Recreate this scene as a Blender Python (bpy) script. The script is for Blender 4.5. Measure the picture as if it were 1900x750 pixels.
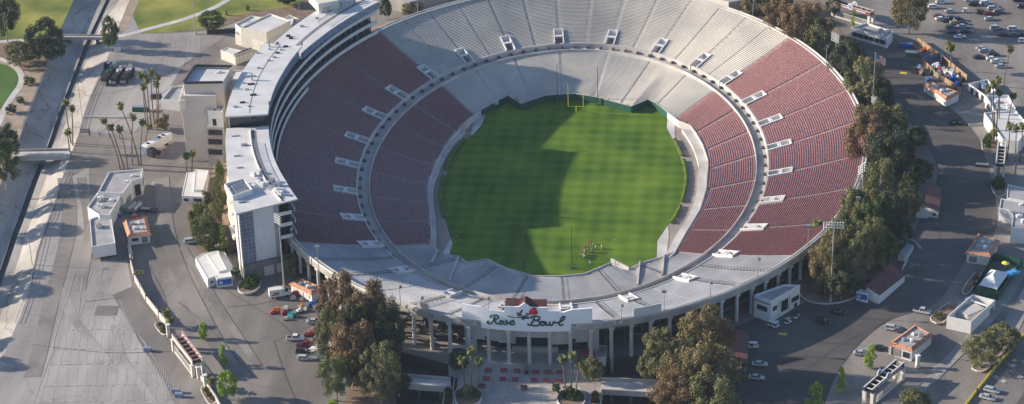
import bpy, bmesh, math, random
import numpy as np
from math import sin, cos, tan, pi, radians, degrees, hypot, atan2, sqrt
from mathutils import Vector, Matrix
from mathutils.geometry import delaunay_2d_cdt
random.seed(7)
for o in list(bpy.data.objects): bpy.data.objects.remove(o)
scn = bpy.context.scene
col = scn.collection

# ------------------------------------------------------------ camera (an aircraft south of the stadium)
FPX = 4314.26; PW, PH = 1900, 750
CAM = Vector((63.44, -728.4, 365.84))
hd, pt, rl = 0.1122, 0.4730, -0.0267
CF = Vector((-sin(hd)*cos(pt), cos(hd)*cos(pt), -sin(pt)))
_R = Vector((cos(hd), sin(hd), 0)); _U = _R.cross(CF)
CR = _R*cos(rl) + _U*sin(rl); CU = -_R*sin(rl) + _U*cos(rl)
cam = bpy.data.cameras.new('camera'); cam.sensor_width = 36; cam.lens = FPX/PW*36
cam.clip_start = 1; cam.clip_end = 5000
camo = bpy.data.objects.new('camera', cam); col.objects.link(camo)
camo.matrix_world = Matrix(((CR.x, CU.x, -CF.x, CAM.x), (CR.y, CU.y, -CF.y, CAM.y), (CR.z, CU.z, -CF.z, CAM.z), (0, 0, 0, 1)))
scn.camera = camo

# ------------------------------------------------------------ light
SUN_EL, SUN_AZ = 20.6, 177.0            # azimuth of the sun, counter-clockwise from +x (it stands in the west)
w = bpy.data.worlds.new('World'); scn.world = w; w.use_nodes = True
nt = w.node_tree; bg = nt.nodes['Background']
sky = nt.nodes.new('ShaderNodeTexSky'); sky.sky_type = 'NISHITA'; sky.sun_disc = False
sky.sun_elevation = radians(SUN_EL); sky.sun_rotation = radians((90-SUN_AZ) % 360)
sky.air_density = 1.2; sky.dust_density = 1.0; sky.ozone_density = 1.6; sky.altitude = 300
tint = nt.nodes.new('ShaderNodeMix'); tint.data_type = 'RGBA'; tint.blend_type = 'MULTIPLY'; tint.inputs[0].default_value = 1; tint.inputs[7].default_value = (.84, .955, 1.17, 1)
nt.links.new(sky.outputs[0], tint.inputs[6]); nt.links.new(tint.outputs[2], bg.inputs[0]); bg.inputs[1].default_value = 0.096
sl = bpy.data.lights.new('sun', 'SUN'); sl.energy = 5.0; sl.angle = radians(0.55); sl.color = (1.0, 0.87, 0.725)
so = bpy.data.objects.new('sun', sl); col.objects.link(so)
sd = Vector((cos(radians(SUN_AZ))*cos(radians(SUN_EL)), sin(radians(SUN_AZ))*cos(radians(SUN_EL)), sin(radians(SUN_EL))))
so.rotation_euler = sd.to_track_quat('Z', 'Y').to_euler(); so.location = (0, 0, 200)
scn.view_settings.view_transform = 'Standard'; scn.view_settings.look = 'None'
scn.view_settings.exposure = 0.70; scn.view_settings.gamma = 1
scn.render.engine = 'CYCLES'

# ------------------------------------------------------------ helpers
def G(y):                               # the arroyo floor rises gently to the north
    return min(10.0, max(5.0, 5 + (y+135)*0.07))
def at(px, py, z=None, h=0.0):          # where the line of sight through a point of the photograph meets height z (or the ground + h)
    d = CF + CR*((px-PW/2)/FPX) - CU*((py-PH/2)/FPX)
    if z is not None:
        t = (z-CAM.z)/d.z; return CAM + d*t
    zz = 8.0+h
    for _ in range(12):
        P = CAM + d*((zz-CAM.z)/d.z); zz = G(P.y)+h
    return P
def pxpm(P):                            # picture px per metre of height at a point
    d = P-CAM; return FPX/d.dot(CF)*0.888
def setp(o, label=None, cat=None, group=None, kind=None):
    if label: o['label'] = label
    if cat: o['category'] = cat
    if group: o['group'] = group
    if kind: o['kind'] = kind
    return o
def thing(name, label, cat, loc=(0, 0, 0), rz=0, group=None):
    o = bpy.data.objects.new(name, None); col.objects.link(o); o.location = loc; o.rotation_euler = (0, 0, rz)
    o.empty_display_size = 0.5
    return setp(o, label, cat, group)
class MB:
    def __init__(s): s.v = []; s.f = []
    def p(s, *c): s.v.append(tuple(c) if len(c) == 3 else tuple(c[0])); return len(s.v)-1
    def face(s, pts): n = len(s.v); s.v += [tuple(q) for q in pts]; s.f.append(list(range(n, n+len(pts))))
    def prism(s, poly, z0, z1, top=True, bot=False):
        n = len(poly); a = sum(poly[i][0]*poly[(i+1) % n][1]-poly[(i+1) % n][0]*poly[i][1] for i in range(n))
        if a < 0: poly = poly[::-1]
        Z0 = z0 if isinstance(z0, (list, tuple)) else [z0]*n; Z1 = z1 if isinstance(z1, (list, tuple)) else [z1]*n
        b = len(s.v)
        for i, q in enumerate(poly): s.v.append((q[0], q[1], Z0[i]))
        for i, q in enumerate(poly): s.v.append((q[0], q[1], Z1[i]))
        for i in range(n): j = (i+1) % n; s.f.append([b+i, b+j, b+n+j, b+n+i])
        if top: s.f.append([b+n+i for i in range(n)])
        if bot: s.f.append([b+i for i in reversed(range(n))])
    def box(s, c, size, rz=0, ax=None):  # centre, full size; ax = three axes instead of rz
        if ax is None: ax = (Vector((cos(rz), sin(rz), 0)), Vector((-sin(rz), cos(rz), 0)), Vector((0, 0, 1)))
        b = len(s.v); c = Vector(c)
        for k in (-1, 1):
            for i, j in ((-1, -1), (1, -1), (1, 1), (-1, 1)):
                s.v.append(tuple(c + ax[0]*(i*size[0]/2) + ax[1]*(j*size[1]/2) + ax[2]*(k*size[2]/2)))
        for q in ([0, 3, 2, 1], [4, 5, 6, 7], [0, 1, 5, 4], [1, 2, 6, 5], [2, 3, 7, 6], [3, 0, 4, 7]): s.f.append([b+i for i in q])
    def beam(s, a, b_, w_, h_):
        a = Vector(a); b_ = Vector(b_); d = b_-a; L = d.length
        if L < 1e-6: return
        x = d/L; up = Vector((0, 0, 1)) if abs(x.z) < 0.99 else Vector((1, 0, 0))
        y = up.cross(x).normalized(); z = x.cross(y)
        s.box((a+b_)/2, (L, w_, h_), ax=(x, y, z))
    def tube(s, a, b_, r0, r1=None, n=8, cap=True):
        r1 = r0 if r1 is None else r1
        a = Vector(a); b_ = Vector(b_); x = (b_-a).normalized()
        up = Vector((0, 0, 1)) if abs(x.z) < 0.9 else Vector((1, 0, 0))
        y = up.cross(x).normalized(); z = x.cross(y); b = len(s.v)
        for P, r in ((a, r0), (b_, r1)):
            for i in range(n): t = 2*pi*i/n; s.v.append(tuple(P + y*(r*cos(t)) + z*(r*sin(t))))
        for i in range(n): j = (i+1) % n; s.f.append([b+i, b+j, b+n+j, b+n+i])
        if cap: s.f.append([b+n+i for i in range(n)]); s.f.append([b+i for i in reversed(range(n))])
    def blob(s, c, r, seed=0, n=2, jit=0.15, sq=(1, 1, 1)):
        bm = bmesh.new(); bmesh.ops.create_icosphere(bm, subdivisions=n, radius=1); R = random.Random(seed)
        b = len(s.v)
        for v in bm.verts:
            k = 1+R.uniform(-jit, jit); s.v.append((c[0]+v.co.x*r*k*sq[0], c[1]+v.co.y*r*k*sq[1], c[2]+v.co.z*r*k*sq[2]))
        for f in bm.faces: s.f.append([b+v.index for v in f.verts])
        bm.free()
    def build(s, name, mat, parent=None, smooth=False, label=None):
        me = bpy.data.meshes.new(name)
        loc = Vector((0, 0, 0))
        if parent is not None:
            r = parent
            while r.parent: r = r.parent
            if r.get('_world', 1): loc = Vector(r.location)
        vs = [(v[0]-loc.x, v[1]-loc.y, v[2]-loc.z) for v in s.v] if parent is not None else s.v
        org = Vector((0, 0, 0))
        if parent is None and s.v:
            n = len(s.v); org = Vector((sum(v[0] for v in s.v)/n, sum(v[1] for v in s.v)/n, min(v[2] for v in s.v)))
            vs = [(v[0]-org.x, v[1]-org.y, v[2]-org.z) for v in s.v]
        me.from_pydata(vs, [], s.f); me.update()
        if mat: me.materials.append(mat)
        if smooth:
            for f in me.polygons: f.use_smooth = True
        o = bpy.data.objects.new(name, me); col.objects.link(o); o.location = org
        if parent is not None: o.parent = parent
        if label: o['label'] = label
        return o
def dup(o, parent=None, mats=None):
    c = o.copy(); col.objects.link(c)
    if parent is not None: c.parent = parent
    for ch in list(o.children): dup(ch, c)
    return c
def proto_mode(root): root['_world'] = 0; return root

# ------------------------------------------------------------ materials
def mat(name, c, rough=0.85, var=0.15, scale=0.5, metal=0.0, stretch=None, c2=None, detail=4, spec=0.3, bump=0, rnd=0.0):
    m = bpy.data.materials.new(name); m.use_nodes = True; t = m.node_tree; N = t.nodes; L = t.links
    b = N['Principled BSDF']; b.inputs['Roughness'].default_value = rough; b.inputs['Metallic'].default_value = metal
    b.inputs['Specular IOR Level'].default_value = spec
    tc = N.new('ShaderNodeTexCoord'); mp = N.new('ShaderNodeMapping'); L.new(tc.outputs['Object'], mp.inputs[0])
    if stretch: mp.inputs['Scale'].default_value = stretch
    n1 = N.new('ShaderNodeTexNoise'); n1.inputs['Scale'].default_value = scale; n1.inputs['Detail'].default_value = detail
    L.new(mp.outputs[0], n1.inputs[0])
    r = N.new('ShaderNodeValToRGB'); L.new(n1.outputs['Fac'], r.inputs[0])
    a = [max(0, x*(1-var)) for x in c[:3]]; d = [min(1, x*(1+var)) for x in (c2 or c)[:3]]
    r.color_ramp.elements[0].position = 0.32; r.color_ramp.elements[1].position = 0.68
    r.color_ramp.elements[0].color = (*a, 1); r.color_ramp.elements[1].color = (*d, 1)
    out = r.outputs[0]
    if rnd:
        oi = N.new('ShaderNodeObjectInfo'); hs = N.new('ShaderNodeHueSaturation'); L.new(out, hs.inputs['Color'])
        mr = N.new('ShaderNodeMapRange'); L.new(oi.outputs['Random'], mr.inputs[0]); mr.inputs[3].default_value = 1-rnd; mr.inputs[4].default_value = 1+rnd
        L.new(mr.outputs[0], hs.inputs['Value'])
        mr2 = N.new('ShaderNodeMapRange'); L.new(oi.outputs['Random'], mr2.inputs[0]); mr2.inputs[3].default_value = 0.5+rnd*0.06; mr2.inputs[4].default_value = 0.5-rnd*0.06
        L.new(mr2.outputs[0], hs.inputs['Hue']); out = hs.outputs[0]
    L.new(out, b.inputs['Base Color'])
    if bump:
        bp = N.new('ShaderNodeBump'); bp.inputs['Strength'].default_value = bump; L.new(n1.outputs['Fac'], bp.inputs['Height']); L.new(bp.outputs[0], b.inputs['Normal'])
    return m
def ground_mat(name, c, c2, streak=(1, 1, 1), patch=0.02, crack=0.5, dark=0.6):
    m = bpy.data.materials.new(name); m.use_nodes = True; t = m.node_tree; N = t.nodes; L = t.links
    b = N['Principled BSDF']; b.inputs['Roughness'].default_value = 0.92; b.inputs['Specular IOR Level'].default_value = 0.2
    tc = N.new('ShaderNodeTexCoord')
    def noise(sc, det, st=None, dist=0):
        mp = N.new('ShaderNodeMapping'); L.new(tc.outputs['Object'], mp.inputs[0])
        if st: mp.inputs['Scale'].default_value = st
        n = N.new('ShaderNodeTexNoise'); n.inputs['Scale'].default_value = sc; n.inputs['Detail'].default_value = det; n.inputs['Distortion'].default_value = dist
        L.new(mp.outputs[0], n.inputs[0]); return n
    n1 = noise(patch, 5, None, 0.6); n2 = noise(0.12, 6, streak); n3 = noise(2.5, 3)
    r = N.new('ShaderNodeValToRGB'); L.new(n1.outputs[0], r.inputs[0]); r.color_ramp.elements[0].position = .4; r.color_ramp.elements[1].position = .6
    r.color_ramp.elements[0].color = (*c, 1); r.color_ramp.elements[1].color = (*c2, 1)
    def mul(colr, fac, lo, hi):
        mr = N.new('ShaderNodeMapRange'); L.new(fac, mr.inputs[0]); mr.inputs[1].default_value = .3; mr.inputs[2].default_value = .7; mr.inputs[3].default_value = lo; mr.inputs[4].default_value = hi
        mx = N.new('ShaderNodeMix'); mx.data_type = 'RGBA'; mx.blend_type = 'MULTIPLY'; mx.inputs[0].default_value = 1
        L.new(colr, mx.inputs[6]); L.new(mr.outputs[0], mx.inputs[7]); return mx.outputs[2]
    o = mul(r.outputs[0], n2.outputs[0], 0.78, 1.18); o = mul(o, n3.outputs[0], 0.9, 1.08)
    # tar lines along slab joints
    if crack:
        vo = N.new('ShaderNodeTexVoronoi'); vo.feature = 'DISTANCE_TO_EDGE'; vo.inputs['Scale'].default_value = 0.035
        nd = noise(0.2, 3); mp2 = N.new('ShaderNodeMix'); mp2.data_type = 'RGBA'; mp2.blend_type = 'ADD'; mp2.inputs[0].default_value = 1
        sc = N.new('ShaderNodeVectorMath'); sc.operation = 'SCALE'; sc.inputs['Scale'].default_value = 6; L.new(nd.outputs['Color'], sc.inputs[0])
        ad = N.new('ShaderNodeVectorMath'); ad.operation = 'ADD'; L.new(tc.outputs['Object'], ad.inputs[0]); L.new(sc.outputs[0], ad.inputs[1])
        L.new(ad.outputs[0], vo.inputs['Vector'])
        mr = N.new('ShaderNodeMapRange'); L.new(vo.outputs['Distance'], mr.inputs[0]); mr.inputs[1].default_value = 0.004; mr.inputs[2].default_value = 0.012; mr.inputs[3].default_value = 1-crack; mr.inputs[4].default_value = 1
        mx = N.new('ShaderNodeMix'); mx.data_type = 'RGBA'; mx.blend_type = 'MULTIPLY'; mx.inputs[0].default_value = 1
        L.new(o, mx.inputs[6]); L.new(mr.outputs[0], mx.inputs[7]); o = mx.outputs[2]
    L.new(o, b.inputs['Base Color']); return m
M = {}
M['asphalt'] = ground_mat('asphalt', (.18, .163, .147), (.25, .225, .20), (1, .18, 1), 0.018, 0.14)
M['asphalt_dark'] = ground_mat('asphalt_dark', (.095, .088, .082), (.14, .128, .118), (.35, 1, 1), 0.02, 0.12)
M['lot_light'] = ground_mat('lot_light', (.29, .268, .245), (.37, .34, .31), (1, .12, 1), 0.016, 0.16)
M['patch'] = ground_mat('patch', (.29, .27, .245), (.37, .34, .31), (1, .3, 1), 0.05, 0)
M['concrete'] = mat('concrete', (.40, .37, .33), .9, .26, .12, detail=9)
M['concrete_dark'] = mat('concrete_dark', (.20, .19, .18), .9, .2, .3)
M['concrete_pale'] = mat('concrete_pale', (.52, .495, .46), .9, .18, .15, detail=9)
M['channel'] = ground_mat('channel', (.30, .28, .25), (.42, .39, .35), (1, .25, 1), 0.04, 0.35)
M['channel_wet'] = mat('channel_wet', (.10, .095, .09), .5, .3, .4)
M['tread_red'] = mat('tread_red', (.58, .46, .43), .9, .12, .6)
M['tread_grey'] = mat('tread_grey', (.50, .475, .43), .9, .18, .07, c2=(.56, .51, .43))
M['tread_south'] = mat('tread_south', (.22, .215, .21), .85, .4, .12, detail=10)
M['aisle'] = mat('aisle', (.42, .36, .33), .9, .15, .5)
M['seat_red'] = mat('seat_red', (.30, .15, .148), .7, .25, .9)
M['bench_grey'] = mat('bench_grey', (.58, .575, .55), .6, .18, .035, c2=(.62, .585, .52), detail=9)
M['bench_south'] = mat('bench_south', (.62, .61, .60), .5, .26, .10, metal=.05, detail=10, stretch=(1, .5, 1))
M['white'] = mat('white', (.68, .67, .645), .7, .05, .6)
M['cream'] = mat('cream', (.64, .60, .52), .8, .06, .5)
M['tan'] = mat('tan', (.54, .485, .44), .85, .05, .15)
M['roof_white'] = mat('roof_white', (.60, .59, .565), .8, .10, .18, detail=8)
M['roof_grey'] = mat('roof_grey', (.36, .35, .34), .85, .12, .4)
M['roof_maroon'] = mat('roof_maroon', (.17, .075, .068), .75, .15, .8)
M['tile'] = mat('tile', (.42, .19, .115), .8, .25, 1.5, c2=(.50, .25, .15))
M['glass'] = mat('glass', (.025, .032, .04), .12, .2, .5, spec=.6)
M['dark'] = mat('dark', (.035, .035, .038), .7, .2, .5)
M['metal'] = mat('metal', (.45, .46, .47), .4, .1, 1, metal=.6)
M['pole'] = mat('pole', (.36, .37, .37), .5, .1, 1, metal=.4)
M['pole_dark'] = mat('pole_dark', (.05, .05, .05), .5, .1, 1)
M['yellow'] = mat('yellow', (.75, .66, .04), .5, .04, 1)
M['green_paint'] = mat('green_paint', (.012, .075, .055), .6, .1, 1)
M['green_wall'] = mat('green_wall', (.02, .09, .06), .7, .1, 1)
M['rose'] = mat('rose', (.50, .02, .04), .6, .25, 3)
M['stem'] = mat('stem', (.07, .05, .05), .7, .1, 1)
M['red'] = mat('red', (.30, .035, .03), .6, .1, 2)
M['orange'] = mat('orange', (.65, .14, .03), .6, .1, 2)
M['blue'] = mat('blue', (.03, .12, .42), .6, .1, 2)
M['bluegrey'] = mat('bluegrey', (.16, .21, .33), .35, .3, .7, spec=.6)
M['teal'] = mat('teal', (.05, .28, .30), .6, .1, 2)
M['wood'] = mat('wood', (.33, .22, .13), .85, .2, 1, stretch=(3, 3, .2))
M['paint_white'] = mat('paint_white', (.43, .415, .395), .85, .25, 1.2)
M['paint_yellow'] = mat('paint_yellow', (.62, .48, .06), .8, .15, 1)
M['dirt'] = mat('dirt', (.21, .145, .10), .95, .25, .25, bump=.1)
M['dirt_pale'] = mat('dirt_pale', (.34, .27, .20), .95, .2, .2)
M['grass_park'] = mat('grass_park', (.105, .18, .02), .95, .4, .05, c2=(.24, .225, .05), detail=8)
M['grass_green'] = mat('grass_green', (.07, .14, .025), .95, .2, .06, detail=8)
M['hedge'] = mat('hedge', (.10, .15, .02), .9, .35, 2.5, bump=.3)
M['trunk'] = mat('trunk', (.34, .30, .25), .9, .25, 2)
M['palm_trunk'] = mat('palm_trunk', (.17, .13, .10), .9, .2, 2)
M['skin'] = mat('skin', (.42, .26, .19), .6, .1, 3)
M['cloth_dark'] = mat('cloth_dark', (.05, .02, .03), .85, .2, 3)
M['cloth_white'] = mat('cloth_white', (.7, .7, .7), .85, .05, 3)
M['cloth_blue'] = mat('cloth_blue', (.06, .12, .32), .85, .1, 3)
M['hair'] = mat('hair', (.05, .03, .02), .7, .1, 3)
M['tyre'] = mat('tyre', (.02, .02, .02), .8, .1, 3)
M['aisle_grey'] = mat('aisle_grey', (.52, .49, .44), .9, .15, .5)
M['dark_tile'] = mat('dark_tile', (.09, .035, .032), .8, .2, 1); M['brace'] = mat('brace', (.15, .14, .125), .9, .2, .5); M['tar'] = mat('tar', (.10, .095, .09), .8, .2, .5); M['track'] = ground_mat('track', (.195, .178, .16), (.265, .24, .212), (1, .1, 1), .05, 0)
M['pinkbeam'] = mat('pinkbeam', (.50, .28, .24), .8, .1, 1); M['navy'] = mat('navy', (.05, .05, .11), .6, .1, 1); M['flagred'] = mat('flagred', (.65, .06, .06), .8, .1, 1)
M['bronze'] = mat('bronze', (.05, .07, .06), .5, .1, 2, metal=.5); M['blue2'] = mat('blue2', (.22, .25, .42), .6, .1, 1); M['blue3'] = mat('blue3', (.06, .33, .62), .6, .1, 1); M['teal2'] = mat('teal2', (.16, .20, .18), .6, .1, 1)
M['sign_white'] = mat('sign_white', (.86, .86, .86), .6, .03, .6)
def leafmat(name, c, c2, rnd=.12):
    m = mat(name, c, .75, .35, 7.0, c2=c2, rnd=rnd, detail=5, spec=.15); b = m.node_tree.nodes['Principled BSDF']
    return m
M['leaf_rust'] = leafmat('leaf_rust', (.125, .085, .048), (.225, .148, .080))
M['leaf_olive'] = leafmat('leaf_olive', (.095, .105, .045), (.20, .195, .085))
M['leaf_gold'] = leafmat('leaf_gold', (.125, .11, .052), (.215, .175, .078))
M['leaf_green'] = leafmat('leaf_green', (.055, .085, .03), (.12, .15, .05))
M['leaf_dark'] = leafmat('leaf_dark', (.035, .05, .03), (.085, .10, .05))
M['leaf_bright'] = leafmat('leaf_bright', (.19, .29, .04), (.32, .42, .07))
M['leaf_palm'] = leafmat('leaf_palm', (.07, .09, .025), (.15, .15, .045), .08)
M['leaf_redgreen'] = leafmat('leaf_redgreen', (.16, .05, .03), (.08, .10, .03))

def turf():                              # the mown pitch: bands across and along it
    m = bpy.data.materials.new('turf'); m.use_nodes = True; t = m.node_tree; N = t.nodes; L = t.links
    b = N['Principled BSDF']; b.inputs['Roughness'].default_value = .9; b.inputs['Specular IOR Level'].default_value = .15
    tc = N.new('ShaderNodeTexCoord'); sp = N.new('ShaderNodeSeparateXYZ'); L.new(tc.outputs['Object'], sp.inputs[0])
    def wave(out, k, ph):
        a = N.new('ShaderNodeMath'); a.operation = 'MULTIPLY_ADD'; a.inputs[1].default_value = k; a.inputs[2].default_value = ph; L.new(out, a.inputs[0])
        s_ = N.new('ShaderNodeMath'); s_.operation = 'SINE'; L.new(a.outputs[0], s_.inputs[0]); return s_.outputs[0]
    wx = wave(sp.outputs[0], 2*pi/5.4, .4); wy = wave(sp.outputs[1], 2*pi/6.4, 0.2)
    ad = N.new('ShaderNodeMath'); ad.operation = 'ADD'; L.new(wx, ad.inputs[0]); L.new(wy, ad.inputs[1])
    n1 = N.new('ShaderNodeTexNoise'); n1.inputs['Scale'].default_value = .05; n1.inputs['Detail'].default_value = 8; L.new(tc.outputs['Object'], n1.inputs[0])
    ma = N.new('ShaderNodeMath'); ma.operation = 'MULTIPLY_ADD'; ma.inputs[1].default_value = .048; L.new(ad.outputs[0], ma.inputs[0]); L.new(n1.outputs[0], ma.inputs[2])
    r = N.new('ShaderNodeValToRGB'); L.new(ma.outputs[0], r.inputs[0])
    r.color_ramp.elements[0].position = .3; r.color_ramp.elements[1].position = .72
    r.color_ramp.elements[0].color = (.042, .105, .008, 1); r.color_ramp.elements[1].color = (.140, .225, .022, 1)
    L.new(r.outputs[0], b.inputs['Base Color']); return m
M['turf'] = turf()

# ------------------------------------------------------------ sheets of ground
def inside(p, poly):
    x, y = p[0], p[1]; c = False; n = len(poly); j = n-1
    for i in range(n):
        if (poly[i][1] > y) != (poly[j][1] > y) and x < (poly[j][0]-poly[i][0])*(y-poly[i][1])/(poly[j][1]-poly[i][1])+poly[i][0]: c = not c
        j = i
    return c
def sheet(name, poly, zoff, m, holes=(), kind='structure', zf=None, parent=None, base=None, step=0):
    poly = [(p[0], p[1]) for p in poly]; holes = [[(p[0], p[1]) for p in h] for h in holes]
    V = []; Ed = []
    for pg in [poly]+holes:
        b = len(V); V += [Vector(p) for p in pg]; Ed += [(b+i, b+(i+1) % len(pg)) for i in range(len(pg))]
    xs = [p[0] for p in poly]; ys = [p[1] for p in poly]
    if zf is None:
        for yy in (-135.0, -135.0+5/.07):
            if min(ys) < yy < max(ys): b = len(V); V += [Vector((min(xs)-1, yy)), Vector((max(xs)+1, yy))]; Ed.append((b, b+1))
    if step:
        yy = min(ys)
        while yy < max(ys):
            xx = min(xs)
            while xx < max(xs):
                if inside((xx, yy), poly): V.append(Vector((xx, yy)))
                xx += step
            yy += step
    v, e, f, _, _, _ = delaunay_2d_cdt(V, Ed, [], 0, 1e-5)
    mb = MB(); g = zf or (lambda x, y: G(y))
    mb.v = [(q.x, q.y, g(q.x, q.y)+zoff) for q in v]
    for t in f:
        c = sum((v[i] for i in t), Vector((0, 0)))/len(t)
        if inside(c, poly) and not any(inside(c, h) for h in holes):
            a = sum(v[t[i]].x*v[t[(i+1) % len(t)]].y-v[t[(i+1) % len(t)]].x*v[t[i]].y for i in range(len(t)))
            mb.f.append(list(t) if a > 0 else list(t)[::-1])
    o = mb.build(name, m, parent)
    if kind: o['kind'] = kind
    return o
def PX(pts, z=None): return [at(a, b, z) for a, b in pts]
def smooth_poly(pts, n=4):              # Catmull-Rom through a closed outline
    out = []; m = len(pts)
    for i in range(m):
        p0, p1, p2, p3 = [Vector(pts[(i+k) % m][:2]) for k in (-1, 0, 1, 2)]
        for j in range(n):
            t = j/n; out.append(tuple(0.5*((2*p1)+(-p0+p2)*t+(2*p0-5*p1+4*p2-p3)*t*t+(-p0+3*p1-3*p2+p3)*t**3)))
    return out
def ribbon(pts, wd):                    # a strip of width wd along open points (world xy)
    L_ = []; R_ = []
    for i, p in enumerate(pts):
        a = Vector(pts[max(0, i-1)][:2]); b = Vector(pts[min(len(pts)-1, i+1)][:2]); d = (b-a).normalized(); n = Vector((-d.y, d.x))
        ww = wd if not isinstance(wd, (list, tuple)) else wd[i]
        q = Vector(p[:2]); L_.append(tuple(q+n*ww/2)); R_.append(tuple(q-n*ww/2))
    return L_+R_[::-1]
def spline(pts, n=6):
    P = [Vector(p[:2]) for p in pts]; out = []
    for i in range(len(P)-1):
        p0 = P[max(0, i-1)]; p1 = P[i]; p2 = P[i+1]; p3 = P[min(len(P)-1, i+2)]
        for j in range(n):
            t = j/n; out.append(0.5*((2*p1)+(-p0+p2)*t+(2*p0-5*p1+4*p2-p3)*t*t+(-p0+3*p1-3*p2+p3)*t**3))
    out.append(P[-1]); return out
# ============================================================ THE GROUND
EC = (0.4, 0.5); RA, RB = 104.4, 134.4            # outer edge of the bowl
def ell(a, b, u, cx=0.0, cy=-0.5): return (cx+a*cos(u), cy+b*sin(u))
def rim(u, off=0.0):                               # point on the rim, moved outwards by off
    n = Vector((cos(u)/RA, sin(u)/RB)).normalized(); return (EC[0]+RA*cos(u)+n.x*off, EC[1]+RB*sin(u)+n.y*off)
LTOP = [(230, -190), (180, -80), (137, 0), (113, 53), (83, 133), (42, 240), (20, 300), (0, 345), (-60, 480), (-150, 700), (-260, 960)]
LTOE = [(270, -190), (215, -80), (177, 0), (152, 58), (118, 167), (94, 228), (70, 290), (40, 355), (15, 412), (-15, 470), (-100, 640), (-215, 900)]
SLT1 = [(292, -190), (236, -80), (197, 0), (160, 78), (132, 150), (108, 213), (92, 262), (62, 328), (36, 400), (8, 472), (-70, 660), (-180, 900)]
SLT2 = [(299, -190), (243, -80), (204, 0), (168, 80), (141, 150), (117, 213), (101, 262), (72, 328), (47, 400), (19, 472), (-58, 660), (-168, 900)]
RTOE = [(318, -190), (262, -80), (222, 0), (186, 50), (157, 120), (136, 180), (118, 240), (96, 300), (68, 380), (40, 460), (-36, 660), (-145, 900)]
RTOP = [(345, -190), (285, -80), (240, 0), (222, 45), (192, 128), (170, 175), (155, 215), (145, 252), (117, 325), (99, 385), (67, 463), (52, 530), (30, 585), (2, 660), (-85, 900)]
def resample(pts, n, z):
    P = [Vector(at(a, b, z)[:2]) for a, b in pts]
    L = [0]
    for i in range(1, len(P)): L.append(L[-1]+(P[i]-P[i-1]).length)
    out = []
    for k in range(n):
        s = L[-1]*k/(n-1); i = max(j for j in range(len(L)) if L[j] <= s+1e-9); i = min(i, len(P)-2)
        out.append(P[i].lerp(P[i+1], (s-L[i])/(L[i+1]-L[i])))
    return out
NCH = 60
def hG(p, dz): return (p.x, p.y, G(p.y)+dz)
ch = [resample(LTOP, NCH, 10), resample(LTOE, NCH, 6.5), resample(SLT1, NCH, 6.5), resample(SLT2, NCH, 6.5), resample(RTOE, NCH, 6.5), resample(RTOP, NCH, 10)]
def strip(name, A, da, B, db, m, kind='structure'):
    mb = MB()
    for i in range(NCH-1): mb.face([hG(A[i], da), hG(A[i+1], da), hG(B[i+1], db), hG(B[i], db)])
    o = mb.build(name, m); o['kind'] = kind; return o
strip('channel_bank', ch[0], 0, ch[1], -3.5, M['channel'])
strip('channel_bed', ch[1], -3.5, ch[2], -3.6, M['channel'])
mbs = MB()
for i in range(NCH-1):
    a, b = ch[2], ch[3]
    mbs.face([hG(a[i], -3.6), hG(a[i+1], -3.6), hG(a[i+1], -4.4), hG(a[i], -4.4)])
    mbs.face([hG(a[i], -4.4), hG(a[i+1], -4.4), hG(b[i+1], -4.4), hG(b[i], -4.4)])
    mbs.face([hG(b[i], -4.4), hG(b[i+1], -4.4), hG(b[i+1], -3.6), hG(b[i], -3.6)])
o = mbs.build('channel_stream', M['channel_wet']); o['kind'] = 'structure'
strip('channel_bed', ch[3], -3.6, ch[4], -3.5, M['channel'])
strip('channel_bank', ch[4], -3.5, ch[5], 0, M['channel'])
bp = [(-900, ch[0][-1].y)] + [tuple(p) for p in ch[0][::-1]] + [(-900, ch[0][0].y)]
sheet('ground', bp, 0, M['dirt_pale'])
hole = [ell(88, 117, 2*pi*i/96) for i in range(96)]
PITL = PX([(734, 652), (832, 676), (832, 697), (850, 702), (836, 800), (722, 800)], 5)
PITR = PX([(1112, 668), (1240, 655), (1262, 800), (1110, 800), (1118, 740), (1118, 700)], 5)
PITL = [(p.x, p.y) for p in PITL]; PITR = [(p.x, p.y) for p in PITR]
ge = [tuple(p) for p in ch[5]] + [(ch[5][-1].x, -420), (900, -420), (900, 900), (ch[5][0].x, 900)]
sheet('ground', ge, 0, M['asphalt'], holes=[hole, PITL, PITR])
for nm, pit in (('sunken_road', PITL), ('sunken_road', PITR)):
    mb = MB(); n = len(pit)
    for i in range(n):
        a, b = pit[i], pit[(i+1) % n]; mb.face([(a[0], a[1], 0.6), (b[0], b[1], 0.6), (b[0], b[1], G(b[1])), (a[0], a[1], G(a[1]))])
    mb.face([(p[0], p[1], 0.6) for p in pit]); o = mb.build(nm, M['asphalt_dark']); o['kind'] = 'structure'

Z1, Z2, Z3, Z4 = .03, .06, .09, .12
_gz = [0]
def gpoly(name, px, m, z=Z1, sm=0, kind='structure'):
    _gz[0] += 1; z += _gz[0]*.0013
    pts = [(p.x, p.y) for p in PX(px)]
    if sm: pts = smooth_poly(pts, sm)
    return sheet(name, pts, z, m, kind=kind)
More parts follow.
